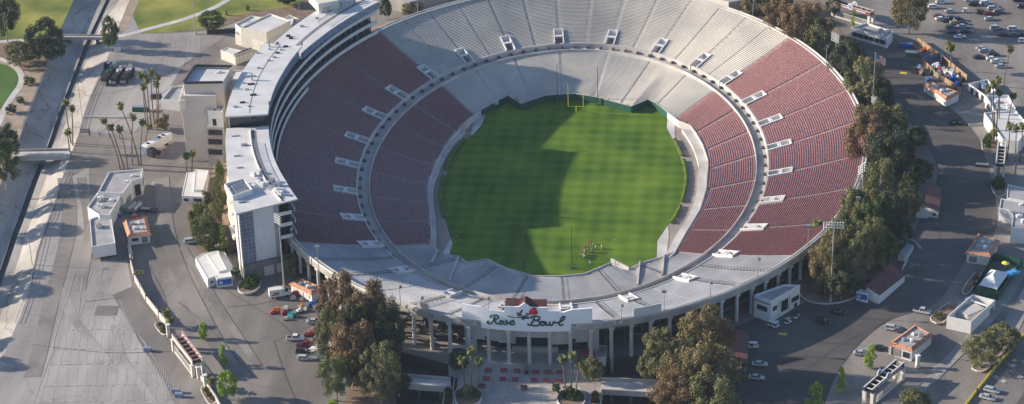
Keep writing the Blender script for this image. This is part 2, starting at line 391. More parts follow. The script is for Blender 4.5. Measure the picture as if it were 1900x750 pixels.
# park west of the channel
gpoly('park_grass', [(-60, -60), (165, -55), (137, 0), (113, 53), (105, 70), (60, 76), (-60, 82)], M['grass_park'], Z1)
gpoly('park_grass', [(-60, 120), (0, 118), (28, 132), (34, 148), (22, 180), (0, 208), (-60, 250)], M['grass_green'], Z1, 3)
gpoly('park_grass', [(256, -40), (620, -60), (585, 8), (545, 14), (470, 24), (420, 36), (385, 52), (330, 60), (262, 62), (226, 60), (226, 40), (236, 14)], M['grass_park'], Z1)
gpoly('dirt_strip', [(590, -10), (640, -10), (640, 22), (545, 42), (470, 30), (432, 42), (392, 58), (384, 50), (420, 34), (470, 22), (545, 12)], M['dirt'], Z2)
gpoly('dirt_strip', [(240, 2), (262, -8), (246, 30), (232, 58), (224, 58), (222, 45)], M['dirt_pale'], Z2)
gpoly('dirt_strip', [(58, 76), (100, 74), (88, 115), (60, 180), (40, 238), (10, 240), (20, 180), (40, 150), (42, 132), (20, 112), (-20, 100), (-20, 84)], M['dirt'], Z1)
gpoly('dirt_strip', [(80, 135), (66, 170), (40, 238), (-30, 240), (8, 195), (26, 172), (40, 150), (46, 132), (62, 122)], M['dirt_pale'], Z2)
def gpath(name, px, wd, m, z=Z3):
    _gz[0] += 1; z += _gz[0]*.0013
    return sheet(name, ribbon(spline([(p.x, p.y) for p in PX(px)], 5), wd), z, m)
gpath('footpath', [(-30, 80), (30, 76), (75, 73), (106, 71)], 2.6, M['concrete_pale'])
gpath('footpath', [(-30, 103), (8, 112), (30, 126), (40, 142), (38, 158), (24, 178), (10, 200), (0, 224), (-20, 262)], 2.4, M['concrete_pale'])
gpath('footpath', [(204, 69), (232, 66), (275, 54), (322, 42), (365, 28), (410, 8), (450, -20)], 2.8, M['concrete_pale'])
# the light, worn lot on the left
gpoly('parking_lot', [(128, 330), (166, 312), (170, 480), (236, 486), (246, 535), (210, 548), (262, 640), (308, 712), (345, 800), (-95, 800), (8, 655), (36, 590), (60, 525), (74, 463), (104, 385)], M['lot_light'], Z1)
gpoly('parking_lot', [(208, 548), (246, 532), (262, 560), (300, 606), (384, 720), (420, 800), (352, 800), (320, 716), (264, 640)], M['asphalt'], Z2)
gpoly('parking_lot', [(246, 28), (226, 66), (205, 90), (196, 128), (178, 170), (162, 215), (150, 250), (250, 246), (300, 190), (340, 120), (420, 66), (470, 30), (400, 56), (330, 62), (262, 64)], M['lot_light'], Z1)
gpoly('worn_patch', [(125, 590), (196, 676), (214, 676), (150, 596), (128, 545), (104, 520), (98, 535)], M['concrete_pale'] if 0 else M['patch'], Z2)
gpoly('worn_patch', [(205, 605), (214, 602), (232, 655), (238, 668), (300, 756), (288, 756), (232, 690), (214, 662)], M['patch'], Z2)
gpoly('worn_patch', [(180, 568), (222, 568), (216, 586), (174, 586)], M['asphalt'], Z2)
# lot to the north-east and the roads on the east
gpoly('parking_lot', [(1640, -80), (2100, -80), (2100, 160), (1830, 150), (1795, 150), (1700, 78), (1655, 40)], M['asphalt'], Z1)
gpoly('road', [(1600, 60), (1700, 90), (1720, 160), (1800, 235), (1830, 300), (1850, 420), (1800, 470), (1740, 560), (1640, 600), (1560, 680), (1490, 800), (1300, 800), (1340, 640), (1380, 600), (1500, 560), (1640, 500), (1690, 440), (1740, 320), (1690, 230), (1630, 170), (1590, 110), (1570, 70)], M['asphalt_dark'], Z2, 4)  # dark road asphalt; its curved lower edge also stands in for a cast shadow
gpoly('parking_lot', [(1850, 800), (1920, 700), (1990, 560), (1990, 800)], M['asphalt_dark'], Z2)
gpath('concrete_gutter', [(1660, 775), (1700, 730), (1790, 640), (1860, 560), (1895, 500)], 3.6, M['patch'], Z3)
gpath('concrete_gutter', [(1860, 640), (1880, 600), (1925, 520)], 5, M['patch'], Z3)
# planting beds under the trees
gpoly('planting_bed', [(600, 590), (740, 585), (745, 660), (735, 690), (735, 760), (640, 760), (652, 700), (620, 660)], M['dirt'], Z2)
gpoly('planting_bed', [(1195, 590), (1350, 590), (1350, 650), (1330, 760), (1210, 770), (1240, 690), (1190, 680)], M['dirt'], Z2)
gpoly('planting_bed', [(1500, 480), (1560, 440), (1640, 330), (1600, 200), (1540, 90), (1500, 20), (1400, 5), (1370, -30), (1480, -40), (1560, 60), (1640, 170), (1690, 240), (1695, 300), (1680, 330), (1700, 395), (1686, 440), (1660, 500), (1600, 540), (1560, 565), (1500, 562), (1480, 545)], M['dirt'], Z3, 3)
gpoly('planting_bed', [(350, 375), (410, 380), (425, 440), (418, 468), (400, 462), (372, 470), (352, 430)], M['dirt'], Z2, 3)

def kerb(px, wd=.35, h=.18, m='concrete_pale', z=0, n=5, name='kerb', closed=False):
    pts = [(p.x, p.y) for p in PX(px)]
    pl = smooth_poly(pts, 3) if closed else spline(pts, n)
    if closed: pl = [Vector(p) for p in pl]; pl.append(pl[0])
    mb = MB()
    for i in range(len(pl)-1):
        a, b = pl[i], pl[i+1]; mb.beam((a[0], a[1], G(a[1])+h/2+z), (b[0], b[1], G(b[1])+h/2+z), wd, h+.04)
    o = mb.build(name, M[m]); o['kind'] = 'structure'; return o
kerb([(1480, 545), (1500, 560), (1530, 565), (1560, 562), (1590, 552)], .5, .4)
kerb([(1668, 452), (1690, 446), (1708, 462)], .5, .5); kerb([(1675, 500), (1684, 480), (1686, 462), (1680, 448)], .5, .5)
kerb([(1678, 282), (1684, 300), (1682, 322), (1672, 336)], .4, .6); kerb([(1688, 280), (1694, 300), (1692, 312)], .4, .6)

# painted markings
mk = MB()
def line(a, b, wd=.14, z=Z4, mbb=None):
    P = at(*a); Q = at(*b); (mbb or mk)
    n = max(1, int((P-Q).length/15)); d = (Q-P).normalized(); nn = Vector((-d.y, d.x, 0))*wd/2
    for i in range(n):
        A = P.lerp(Q, i/n); B = P.lerp(Q, (i+1)/n); q = []
        for v in (A-nn, B-nn, B+nn, A+nn): q.append((v.x, v.y, G(v.y)+z))
        (mbb or mk).face(q)
for k in range(30):                      # stalls along the channel rail
    t = k/29; x = 116-62*t-52*t*t; y = 318+365*t
    line((x+6, y), (x+42-6*t, y-1), .13)
for a, b in (((142, 500), (118, 572)), ((118, 572), (62, 750)), ((140, 505), (122, 565)), ((152, 515), (145, 590)), ((190, 500), (182, 526)), ((172, 500), (163, 525)), ((160, 555), (147, 590)),
             ((112, 612), (262, 612)), ((100, 648), (270, 648)), ((92, 678), (285, 672)), ((80, 718), (318, 712)), ((70, 748), (336, 741))): line(a, b, .16)
for r, (y, x0, x1, n) in enumerate(((612, 116, 250, 9), (648, 102, 248, 10), (676, 92, 268, 11), (716, 82, 290, 11), (746, 72, 302, 11))):
    for i in range(n):
        x = x0+(x1-x0)*i/(n-1); line((x-3.6, y), (x+3.6, y), .75 if i % 4 else .35)
for r, (ya, yb, xa, xb) in enumerate(((586, 610, 118, 246), (616, 645, 110, 255), (652, 674, 100, 270), (682, 712, 90, 290), (720, 745, 80, 310))):
    for i in range(12):
        t = i/11; x = xa+(xb-xa)*t; line((x, ya), (x-4+2*t, yb), .08)
for x, y in ((222, 568), (228, 582), (236, 596), (243, 610)):
    line((x, y-10), (x+10, y+16), .14)
for i in range(9): x = 248+i*2.5; y = 620+i*4; line((x+8, y), (x+22, y+18), .14)
for i in range(10): x = 284+i*3.6; y = 670+i*4.6; line((x+6, y), (x+2, y+22), .14)
for i in range(16): line((236+i*9, 62+i*.4), (226+i*9.6, 90+i*.5), .12); line((214+i*11, 100), (202+i*11.4, 128), .12)
for i in range(9): line((205-4*i, 128+13*i), (226-4*i, 127+13*i), .12)
for a, b in (((1735, 130), (1835, 235)), ((1790, 700), (1830, 735)), ((1660, 190), (1760, 235))): line(a, b, .12)
for i, (x, y) in enumerate(((1868, 640), (1880, 679), (1862, 708), (1893, 700), (1900, 672), (1918, 655), (1848, 700))):   # accessible-bay panels
    a = at(x, y); mk.box((a.x, a.y, G(a.y)+Z4-.02), (1.6, 1.6, .05), .6)
    line((x-14, y-8), (x+6, y+10), .13)
for i in range(7): line((1850+i*13, 690-i*20), (1876+i*13, 712-i*20), .13)
for x, y in ((1736, 682), (1752, 686), (1742, 694)): a = at(x, y); mk.box((a.x, a.y, G(a.y)+.1), (2.4, 1.3, .05), .7)
for i in range(7): line((1752+i*18, 84+i*1), (1766+i*18, 98+i*1), .12); line((1736+i*20, 30), (1748+i*20, 46), .12)
o = mk.build('parking_marking', M['paint_white']); o['kind'] = 'structure'
mk2 = MB()
a = at(258, 506); 
for i in range(3): mk2.box((a.x-1.3+i*1.3, a.y, G(a.y)+.1), (.35, 2.2, .05), .05)
mk2.box((a.x, a.y-1.1, G(a.y)+.11), (3, .35, .05)); mk2.box((a.x, a.y+1.1, G(a.y)+.11), (3, .35, .05))
for x, y in ((1745, 136), (1452, 620), (1676, 136)): a = at(x, y); mk2.box((a.x, a.y, G(a.y)+.1), (2.6, 1.6, .05), -.2)
o = mk2.build('road_marking', M['paint_yellow']); o['kind'] = 'structure'

def seam(px, wd=.22): gpath('asphalt_seam', px, wd, M['tar'], Z3)
for px in ([(372, 500), (430, 545), (520, 600), (560, 640)], [(262, 470), (300, 540), (318, 600)], [(508, 634), (560, 612), (600, 592)], [(508, 634), (530, 700), (560, 770)], [(330, 560), (400, 620), (470, 700)], [(1480, 700), (1560, 640), (1640, 600)], [(1700, 480), (1690, 560), (1600, 620)], [(1760, 300), (1750, 420), (1700, 520)], [(160, 560), (230, 552)], [(60, 640), (200, 655), (330, 652)], [(150, 180), (260, 160), (380, 100)], [(180, 250), (290, 180), (400, 110)], [(1640, 180), (1700, 215), (1740, 300)], [(420, 570), (500, 560), (590, 520)]): seam(px, .16)
for px, w_ in (([(120, 330), (128, 420), (95, 560), (60, 700)], 5), ([(150, 330), (165, 430), (150, 540)], 3), ([(300, 330), (310, 430), (350, 540), (440, 700)], 5), ([(340, 460), (400, 560), (480, 680)], 2.5)): gpath('worn_track', px, w_, M['track'], Z2)
# ============================================================ THE STADIUM
stad = thing('stadium', 'oval concrete stadium bowl, maroon seats on its long sides and grey benches at both ends', 'stadium', (0, 0, 0))
MA, MBb, ZM = 67.3, 98.9, 6.5
INNER = [(50, 0), (50.2, 7.4), (50, 13), (47.9, 25.2), (45.5, 34), (43.1, 41), (38.5, 45), (34, 52.5), (29.6, 60), (26.4, 63.2), (20.5, 56.7), (18.2, 58), (7.3, 64.2), (-1, 67), (-8, 66), (-12.6, 64.7), (-20.6, 57.1),
         (-26.2, 64.1), (-29.8, 59.5), (-35, 51), (-38, 44), (-40.5, 36), (-43, 27), (-44.6, 18), (-45.8, 8), (-46.3, -1), (-46.4, -9.5), (-44.9, -21.8), (-42.6, -34), (-40.8, -46), (-40, -55), (-36, -61), (-29.6, -63.5), (-26.3, -67.1), (-20, -64.4),
         (-16.9, -67.2), (-13, -70.4), (-3.8, -74.9), (4.2, -74.7), (12.4, -72.6), (20.3, -64.9), (26.6, -68.4), (30.4, -64.3), (37.4, -59.1), (41.1, -55.7), (44.2, -41.6), (48.2, -25.7), (50, -9.4)]
ZI = 2.2
def ray_poly(P, d, poly):
    best = 1e9; n = len(poly)
    for i in range(n):
        a = Vector(poly[i]); b = Vector(poly[(i+1) % n]); e = b-a; den = d.x*e.y-d.y*e.x
        if abs(den) < 1e-9: continue
        w_ = a-P; t = (w_.x*e.y-w_.y*e.x)/den; s = (w_.x*d.y-w_.y*d.x)/den
        if t > 0 and -1e-6 <= s <= 1+1e-6: best = min(best, t)
    return best
_lc = {}
def lowdir(u):
    k = round(u, 5)
    if k not in _lc:
        Mp = Vector(ell(MA, MBb, u)); I = Vector(ell(47, 74, u, 0, -3)); d = (I-Mp).normalized(); _lc[k] = (Mp, d, ray_poly(Mp, d, INNER)-.3)
    return _lc[k]
def low_pos(u, s):
    Mp, d, D = lowdir(u); s = min(s, D); q = Mp+d*s; return (q.x, q.y)
def low_z(u, s):
    Mp, d, D = lowdir(u); s = min(s, D); return ZM-.2-(s/D)*(ZM-.2-ZI)
UA, UB = 71.4, 103.0; UZ0, UZ1 = 8.0, 18.3
def up_pos(u, f):
    return (0.4*f+(UA+(103.2-UA)*f)*cos(u), -.5+f+(UB+(133.2-UB)*f)*sin(u))
def up_z(u, f): return UZ0+(UZ1-UZ0)*(.86*f+.14*f*f)
def spd(a, b, u): return hypot(a*sin(u), b*cos(u))
UD = [113.2, 98, 82.3, 67.2, 53.1, 40.8, 29, 17.7, 6.6, -4.9, -16.3, -27.9, -40, -53, -68, -83, -97, -111.3, -126.8, -140, -152, -163.4, -174.8, -185.8, -197.3, -208.2, -220.5, -233.2]
UD = UD[::-1]                                       # ascending, one turn
NU = 41; PITCH = .80
def section(i, u0, u1, kind, upper, l0, l1):        # l0, l1: half width kept clear at either end, as a function of the row
    red = kind == 'red'
    tr = M['tread_red'] if red else (M['tread_south'] if kind == 'south' else M['tread_grey'])
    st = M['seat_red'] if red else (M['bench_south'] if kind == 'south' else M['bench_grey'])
    T = MB(); S = MB(); a, b = (87, 118) if upper else (60, 88)
    K = max(3, int(math.ceil(spd(a, b, (u0+u1)/2)*(u1-u0)/3.4)))
    if upper: rows = [(j/NU, (j+1)/NU) for j in range(NU)]; pos, zf = up_pos, up_z
    else:
        mx = max(lowdir(u0+(u1-u0)*k/8)[2] for k in range(9)); n = int(mx/PITCH)+1
        rows = [(j*PITCH, (j+1)*PITCH) for j in range(n)]; pos, zf = low_pos, low_z
    for j, (s0, s1) in enumerate(rows):
        fr = (s0+s1)/2; sp = spd(a, b, (u0+u1)/2)
        if upper: sp = spd(UA+32*fr, UB+30*fr, (u0+u1)/2)
        else: sp = spd(MA-fr*.9, MBb-fr*.9, (u0+u1)/2)
        ua = u0+l0(fr)/sp; ub = u1-l1(fr)/sp
        if ub-ua < .02: continue
        us = [ua+(ub-ua)*k/K for k in range(K+1)]
        for k in range(K):
            p, q = us[k], us[k+1]
            if not upper and s0 >= lowdir((p+q)/2)[2]-.05: continue
            A0, B0, A1, B1 = pos(p, s0), pos(q, s0), pos(p, s1), pos(q, s1)
            if upper:
                za, zb = zf(p, s0), zf(q, s0); zc, zd = zf(p, s1), zf(q, s1)
            else:
                za, zb = zf(p, s1), zf(q, s1); zc, zd = zf(p, s1+PITCH), zf(q, s1+PITCH)
            T.face([(*A0, za), (*A1, za), (*B1, zb), (*B0, zb)])
            if upper: T.face([(*A1, za), (*A1, zc), (*B1, zd), (*B1, zb)])
            else: T.face([(*A1, zc), (*A1, za), (*B1, zb), (*B1, zd)])
            # the seat strip stands on the tread
            def P(u, t, z): return (*pos(u, s0+(s1-s0)*t), z)
            if not upper and s1 > lowdir((p+q)/2)[2]: continue
            fI, fO = ((.46, .84) if upper else (.54, .16)) if kind != 'south' else ((.5, .78) if upper else (.5, .22))
            h = .44 if kind != 'south' else .20
            S.face([P(p, fI, za+h), P(p, fO, za+h), P(q, fO, zb+h), P(q, fI, zb+h)])
            if kind != 'south': S.face([P(p, fI, za+h-.16), P(p, fI, za+h), P(q, fI, zb+h), P(q, fI, zb+h-.16)])
            if red:
                g = .64; fB = fO+(.04 if upper else -.04)
                S.face([P(p, fO, za+h), P(p, fB, za+g), P(q, fB, zb+g), P(q, fO, zb+h)])
                fC = fB+(.05 if upper else -.05)
                S.face([P(p, fB, za+g), P(p, fC, za+g), P(q, fC, zb+g), P(q, fB, zb+g)])
                S.face([P(p, fC, za+g), P(p, fC, za+.1), P(q, fC, zb+.1), P(q, fC, zb+g)])
            else:
                S.face([P(p, fO, za+h), P(p, fO, za+.1), P(q, fO, zb+.1), P(q, fO, zb+h)])
    sec = T.build('seating_section', tr, stad)
    sr = S.build('seat_rows' if red else 'bench_rows', st, sec)
    if red: sec['label'] = 'concrete seating section with maroon seats'
    return sec
PORT = .245                                          # how far up the tier a portal reaches
for i, ud in enumerate(UD):
    u0 = radians(ud); nx = UD[i+1] if i+1 < len(UD) else UD[0]+360; u1 = radians(nx)
    mid = (ud+nx)/2; m_ = (mid+180) % 360-180
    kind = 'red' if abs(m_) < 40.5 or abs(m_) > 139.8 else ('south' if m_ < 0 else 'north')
    pl = lambda f: 2.15 if f < PORT else .45
    if kind == 'red':
        section(i, u0, u1, kind, True, pl, pl)
    else:
        um = (u0+u1)/2
        section(i, u0, um, kind, True, pl, lambda f: .38); section(i, um, u1, kind, True, lambda f: .38, pl)
    section(i, u0, u1, kind, False, lambda s: .45, lambda s: .45)
def aisle(u, wd, upper, f0=0.0, grey=False):
    mb = MB(); n = 41 if upper else 60
    for j in range(n):
        if upper: a, b = f0+(1-f0)*j/n, f0+(1-f0)*(j+1)/n; P0, P1 = up_pos(u, a), up_pos(u, b); z = up_z(u, a); z2 = up_z(u, b)
        else:
            D = lowdir(u)[2]; 
            if j*.55 > D: break
            a, b = j*.55, min(D, (j+1)*.55); P0, P1 = low_pos(u, a), low_pos(u, b); z = low_z(u, b); z2 = low_z(u, b+.55)
        d = (Vector(P1)-Vector(P0)); 
        if d.length < 1e-4: break
        nn = Vector((-d.y, d.x)).normalized()*wd/2; P0 = Vector(P0); P1 = Vector(P1); z += .02; z2 += .02
        mb.face([(*(P0-nn), z), (*(P1-nn), z), (*(P1+nn), z), (*(P0+nn), z)]); mb.face([(*(P1-nn), z), (*(P1-nn), z2), (*(P1+nn), z2), (*(P1+nn), z)])
    return mb.build('aisle', M['aisle'] if not grey else M['aisle_grey'], stad)
for i, ud in enumerate(UD):
    m_ = (ud+180) % 360-180; u = radians(ud); aisle(u, .95, True, PORT, abs(m_) > 41 and abs(m_) < 139); aisle(u, .95, False, grey=abs(m_) > 41 and abs(m_) < 139)
    nx = UD[i+1] if i+1 < len(UD) else UD[0]+360; mm = ((ud+nx)/2+180) % 360-180
    if not (abs(mm) < 40.5 or abs(mm) > 139.8): aisle(radians((ud+nx)/2), .8, True, 0, True)
def rail_along(u, upper, f0=0.0, side=.5):
    mb = MB(); P = []
    if upper:
        for j in range(23): f = f0+(1-f0)*j/22; p = up_pos(u, f); P.append(Vector((p[0], p[1], up_z(u, f)+.1)))
    else:
        D = lowdir(u)[2]
        for j in range(15): s = D*j/14; p = low_pos(u, s); P.append(Vector((p[0], p[1], low_z(u, s)+.1)))
    d = (P[-1]-P[0]); n = Vector((-d.y, d.x, 0)).normalized()*side
    for a, b in zip(P, P[1:]): mb.beam(a+n+Vector((0, 0, .85)), b+n+Vector((0, 0, .85)), .09, .09); mb.beam(a+n, a+n+Vector((0, 0, .85)), .09, .09); mb.beam(a+n*.2, a+n*.2+(b-a)*.45, .5, .12)
    mb.build('handrail', M['tar'], stad)
for i, ud in enumerate(UD):
    m_ = (ud+180) % 360-180; nx = UD[i+1] if i+1 < len(UD) else UD[0]+360
    if -139 < m_ < -41: rail_along(radians(ud), True, PORT); rail_along(radians(ud), False)
    mm = ((ud+nx)/2+180) % 360-180
    if -139 < mm < -41 and i % 2 == 0: rail_along(radians((ud+nx)/2), True)
# the walkway between the tiers, its inner parapet and outer wall
def ring(name, m, prof, u0=0, u1=360, n=240, parent=stad, base=None):
    """prof: list of (offset outward from MID inner ellipse, z) or function u->list of xyz"""
    mb = MB(); full = abs(u1-u0-360) < 1e-6
    us = [radians(u0+(u1-u0)*k/n) for k in range(n+1)]
    R = [prof(u) for u in us]; c = len(R[0])
    for r in R: mb.v += [tuple(q) for q in r]
    for k in range(n):
        for j in range(c-1): a = k*c+j; b = (k+1)*c+j; mb.f.append([a, b, b+1, a+1])
    return mb.build(name, m, parent)
def midoff(u, o):
    n = Vector((cos(u)/MA, sin(u)/MBb)).normalized(); e = ell(MA, MBb, u); return (e[0]+n.x*o, e[1]+n.y*o)
ring('walkway', M['concrete'], lambda u: [(*midoff(u, -.3), ZM), (*up_pos(u, 0), ZM+.0)])
ring('walkway_parapet', M['concrete_pale'], lambda u: [(*midoff(u, -.35), ZM-.6), (*midoff(u, -.35), ZM+1.0), (*midoff(u, -.1), ZM+1.0), (*midoff(u, -.1), ZM)])
ring('walkway_wall', M['concrete_pale'], lambda u: [(*midoff(u, 3.75), ZM), (*midoff(u, 3.75), UZ0+.35), (*up_pos(u, 0.004), UZ0+.35), (*up_pos(u, 0.004), UZ0-.3)])
for k in range(180):                                  # gate posts along the outer side of the walkway
    u = radians(k*2+1); p = midoff(u, 2.9); mb = MB(); mb.box((p[0], p[1], ZM+.45), (1.0, .9, .9), atan2(sin(u)/MBb, cos(u)/MA)); mb.build('railing_post', M['tar'], stad) if k % 2 == 0 else None
# portals
for ud in UD:
    u = radians(ud); L = 8.2; p0 = Vector(up_pos(u, 0.0)); p1 = Vector(up_pos(u, PORT)); d = (p1-p0); L = d.length; d.normalize(); n = Vector((-d.y, d.x)); hw = 1.75
    z0 = UZ0; z1 = up_z(u, PORT)
    fl = MB(); q = [p0-n*hw-d*.6, p1-n*hw, p1+n*hw, p0+n*hw-d*.6]; fl.face([(*q[0], ZM+.02), (*q[1], ZM-1.6), (*q[2], ZM-1.6), (*q[3], ZM+.02)])
    fl.build('portal_ramp', M['concrete_dark'], stad)
    f = MB()
    for s in (-1, 1):
        a = p0+n*hw*s-d*.3; b = p1+n*hw*s; t = n*.22
        base = len(f.v)
        za, zb = z0+.9, z1+.75
        f.v += [(*(a-t), ZM-2), (*(b-t), ZM-2), (*(b+t), ZM-2), (*(a+t), ZM-2), (*(a-t), za), (*(b-t), zb), (*(b+t), zb), (*(a+t), za)]
        for qd in ([4, 5, 6, 7], [0, 1, 5, 4], [1, 2, 6, 5], [2, 3, 7, 6], [3, 0, 4, 7]): f.f.append([base+i for i in qd])
    f.box((*(p1+d*.15), (ZM-2+z1+.85)/2), (.45, hw*2+.44, z1+.85-ZM+2), atan2(d.y, d.x))
    m1 = p0+d*L*.52; zz = z0+(z1-z0)*.52+.80
    f.box((*m1, zz-.2), (1.3, hw*2+.3, .42), atan2(d.y, d.x))
    f.build('portal', M['white'], stad)
# field wall (front of the lower tier) and its cap
n = len(INNER); mbw = MB(); mbc = MB(); mbg = MB(); GWL = {}
for i in range(n):
    a = Vector(INNER[i]); b = Vector(INNER[(i+1) % n]); mid_ = (a+b)/2
    kk = 'N' if mid_.y > 54 else ('S' if mid_.y < -60 else ('E' if mid_.x > 0 else 'W')); tgt = GWL.setdefault(kk, MB())
    tgt.face([(*a, -.3), (*b, -.3), (*b, ZI+.55), (*a, ZI+.55)][::-1])
    mbc.beam((*a, ZI+.6), (*b, ZI+.6), .32, .14); mbc.face([(*a, ZI+.55), (*b, ZI+.55), (*(b*1.012), ZI-.2), (*(a*1.012), ZI-.2)])
for kk, q in GWL.items():
    if kk in 'NS': q.build('field_wall', M['green_wall'], stad, label='dark green padded field wall')
    else: q.build('field_wall', M['concrete_pale'], stad)
mbc.build('wall_cap', M['concrete_pale'], stad)
# front walkway on the two long sides
for name_, sel, wd in (('E', lambda p: p[0] > 41 and p[1] < 44, 3.3), ('W', lambda p: p[0] < -38.5 and p[1] < 42, 1.5)):
    pl0 = [Vector(p) for p in INNER if sel(p)]
    pl0.sort(key=lambda v: v.y); P = spline(pl0, 4); mb = MB()
    for i in range(len(P)-1):
        a, b = P[i], P[i+1]; s_ = -1 if name_ == 'E' else 1
        for (p_, q_) in ((a, b),):
            a2 = Vector((a.x+s_*wd, a.y)); b2 = Vector((b.x+s_*wd, b.y)); a3 = Vector((a.x+s_*.02, a.y)); b3 = Vector((b.x+s_*.02, b.y))
            mb.face([(*a3, 1.3), (*b3, 1.3), (*b2, 1.3), (*a2, 1.3)]); mb.face([(*a2, 1.3), (*b2, 1.3), (*b2, -.1), (*a2, -.1)])
    mb.build('front_walkway', M['concrete_pale'], stad)
for (c0, z0_, h0), (c1, z1_, h1) in ((((1187, 488), 2.4, 1.2), ((1183, 531), 5.6, 1)), (((1232, 474), 2.4, 1), ((1229, 512), 5.6, 1)), (((851, 478), 2.4, 1), ((834, 523), 5.6, 1)), (((812, 466), 2.4, 1), ((800, 490), 5.2, 1)), (((1134, 483), 2.9, 1.6), ((1150, 491), 2.9, 1.6)), (((1150, 491), 2.9, 1.6), ((1167, 500), 2.9, 1.6)), (((1245, 197), 2.2, 1), ((1266, 220), 1.6, 1)), (((1268, 204), 2.6, 1), ((1281, 226), 2.2, 1)), (((1253, 470), 2.4, 1), ((1236, 487), 2.2, 1)), (((872, 196), 2.4, 1), ((925, 190), 2.4, 1)), (((862, 205), 2.4, 1), ((885, 195), 2.4, 1))):
    a = at(*c0, z0_); b = at(*c1, z1_); mb = MB(); mb.beam(a, b, .45, 1.5); mb.build('divider_wall', M['concrete_pale'], stad)
# rim parapet, beam, underside
ring('rim_parapet', M['concrete_pale'], lambda u: [(*rim(u, -1.6), 18.35), (*rim(u, -1.6), 18.9), (*rim(u, -1.2), 18.9), (*rim(u, -1.2), 18.62), (*rim(u, -.25), 18.62), (*rim(u, -.25), 19.2), (*rim(u, 0.0), 19.2), (*rim(u, 0.05), 18.5)])
ring('rim_beam', M['concrete'], lambda u: [(*rim(u, 0.05), 18.52), (*rim(u, .12), 18.5), (*rim(u, .12), 16.6), (*rim(u, -.9), 16.4), (*rim(u, -.9), 17.6)])
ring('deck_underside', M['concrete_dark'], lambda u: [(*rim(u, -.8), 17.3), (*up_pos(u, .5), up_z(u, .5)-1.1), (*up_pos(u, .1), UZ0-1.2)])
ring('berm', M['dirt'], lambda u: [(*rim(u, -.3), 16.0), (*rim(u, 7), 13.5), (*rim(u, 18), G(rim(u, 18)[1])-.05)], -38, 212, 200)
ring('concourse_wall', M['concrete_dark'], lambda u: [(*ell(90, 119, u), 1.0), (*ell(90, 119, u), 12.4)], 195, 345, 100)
ring('concourse_shade', M['asphalt_dark'], lambda u: [(*ell(89, 118, u), G(rim(u)[1])+.12), (*rim(u, -2.2), G(rim(u)[1])+.12)], 200, 247, 50); ring('concourse_shade', M['asphalt_dark'], lambda u: [(*ell(89, 118, u), G(rim(u)[1])+.12), (*rim(u, -2.2), G(rim(u)[1])+.12)], 290, 340, 50)  # dark sheets over the ground, standing in for the shade under the stands
# columns along the south front
ucol = []
uu = radians(270) ; stepc = 6.22
for s in (-1, 1):
    x = uu if s == 1 else uu-stepc/spd(RA, RB, uu)
    while radians(211) < x < radians(330): ucol.append(x); x += s*stepc/spd(RA, RB, x)
for u in sorted(ucol):
    p = rim(u, -.75); q = Vector(p); zb = G(p[1])
    if inside(p, PITL) or inside(p, PITR): zb = .6
    mb = MB(); mb.tube((p[0], p[1], zb-.2), (p[0], p[1], 16.5), .62, .56, 12); mb.box((p[0], p[1], 16.1), (1.5, 1.5, .8), u)
    c = mb.build('column', M['concrete_pale'], stad)
    r1 = Vector(rim(u, -1)); r2 = Vector(ell(90, 119, u)); mb = MB()
    mb.beam((*r1, 16.0), (*r2, 12.0), .5, 1.2); mb.beam((*r1, 11.2), (*r2, 9.2), .4, .5); m2 = r1.lerp(r2, .55); mb.tube((*m2, 1), (*m2, 14.2), .4, .4, 8)
    mb.build('raker_beam', M['concrete_dark'], stad)
    if degrees(u) < 256 or degrees(u) > 284:
        u2 = u+stepc/spd(RA, RB, u); a = rim(u, -1.6); b = rim(u2, -1.6); mb = MB(); up = (int(degrees(u)*2) % 2)
        mb.beam((*a, 11.5+.9*up), (*b, 12.4-.9*up), .35, .35); a = rim(u, -5.0); b = rim(u2, -5.0); mb.beam((*a, 9.0-.8*up), (*b, 8.2+.8*up), 2.4, .3)
        if degrees(u) < 252: a = rim(u, -2.4); b = rim(u2, -2.4); mb.beam((*a, 6.2+.8*up), (*b, 7.0-.8*up), 1.8, .3)
        mb.build('cross_brace', M['brace'], stad)
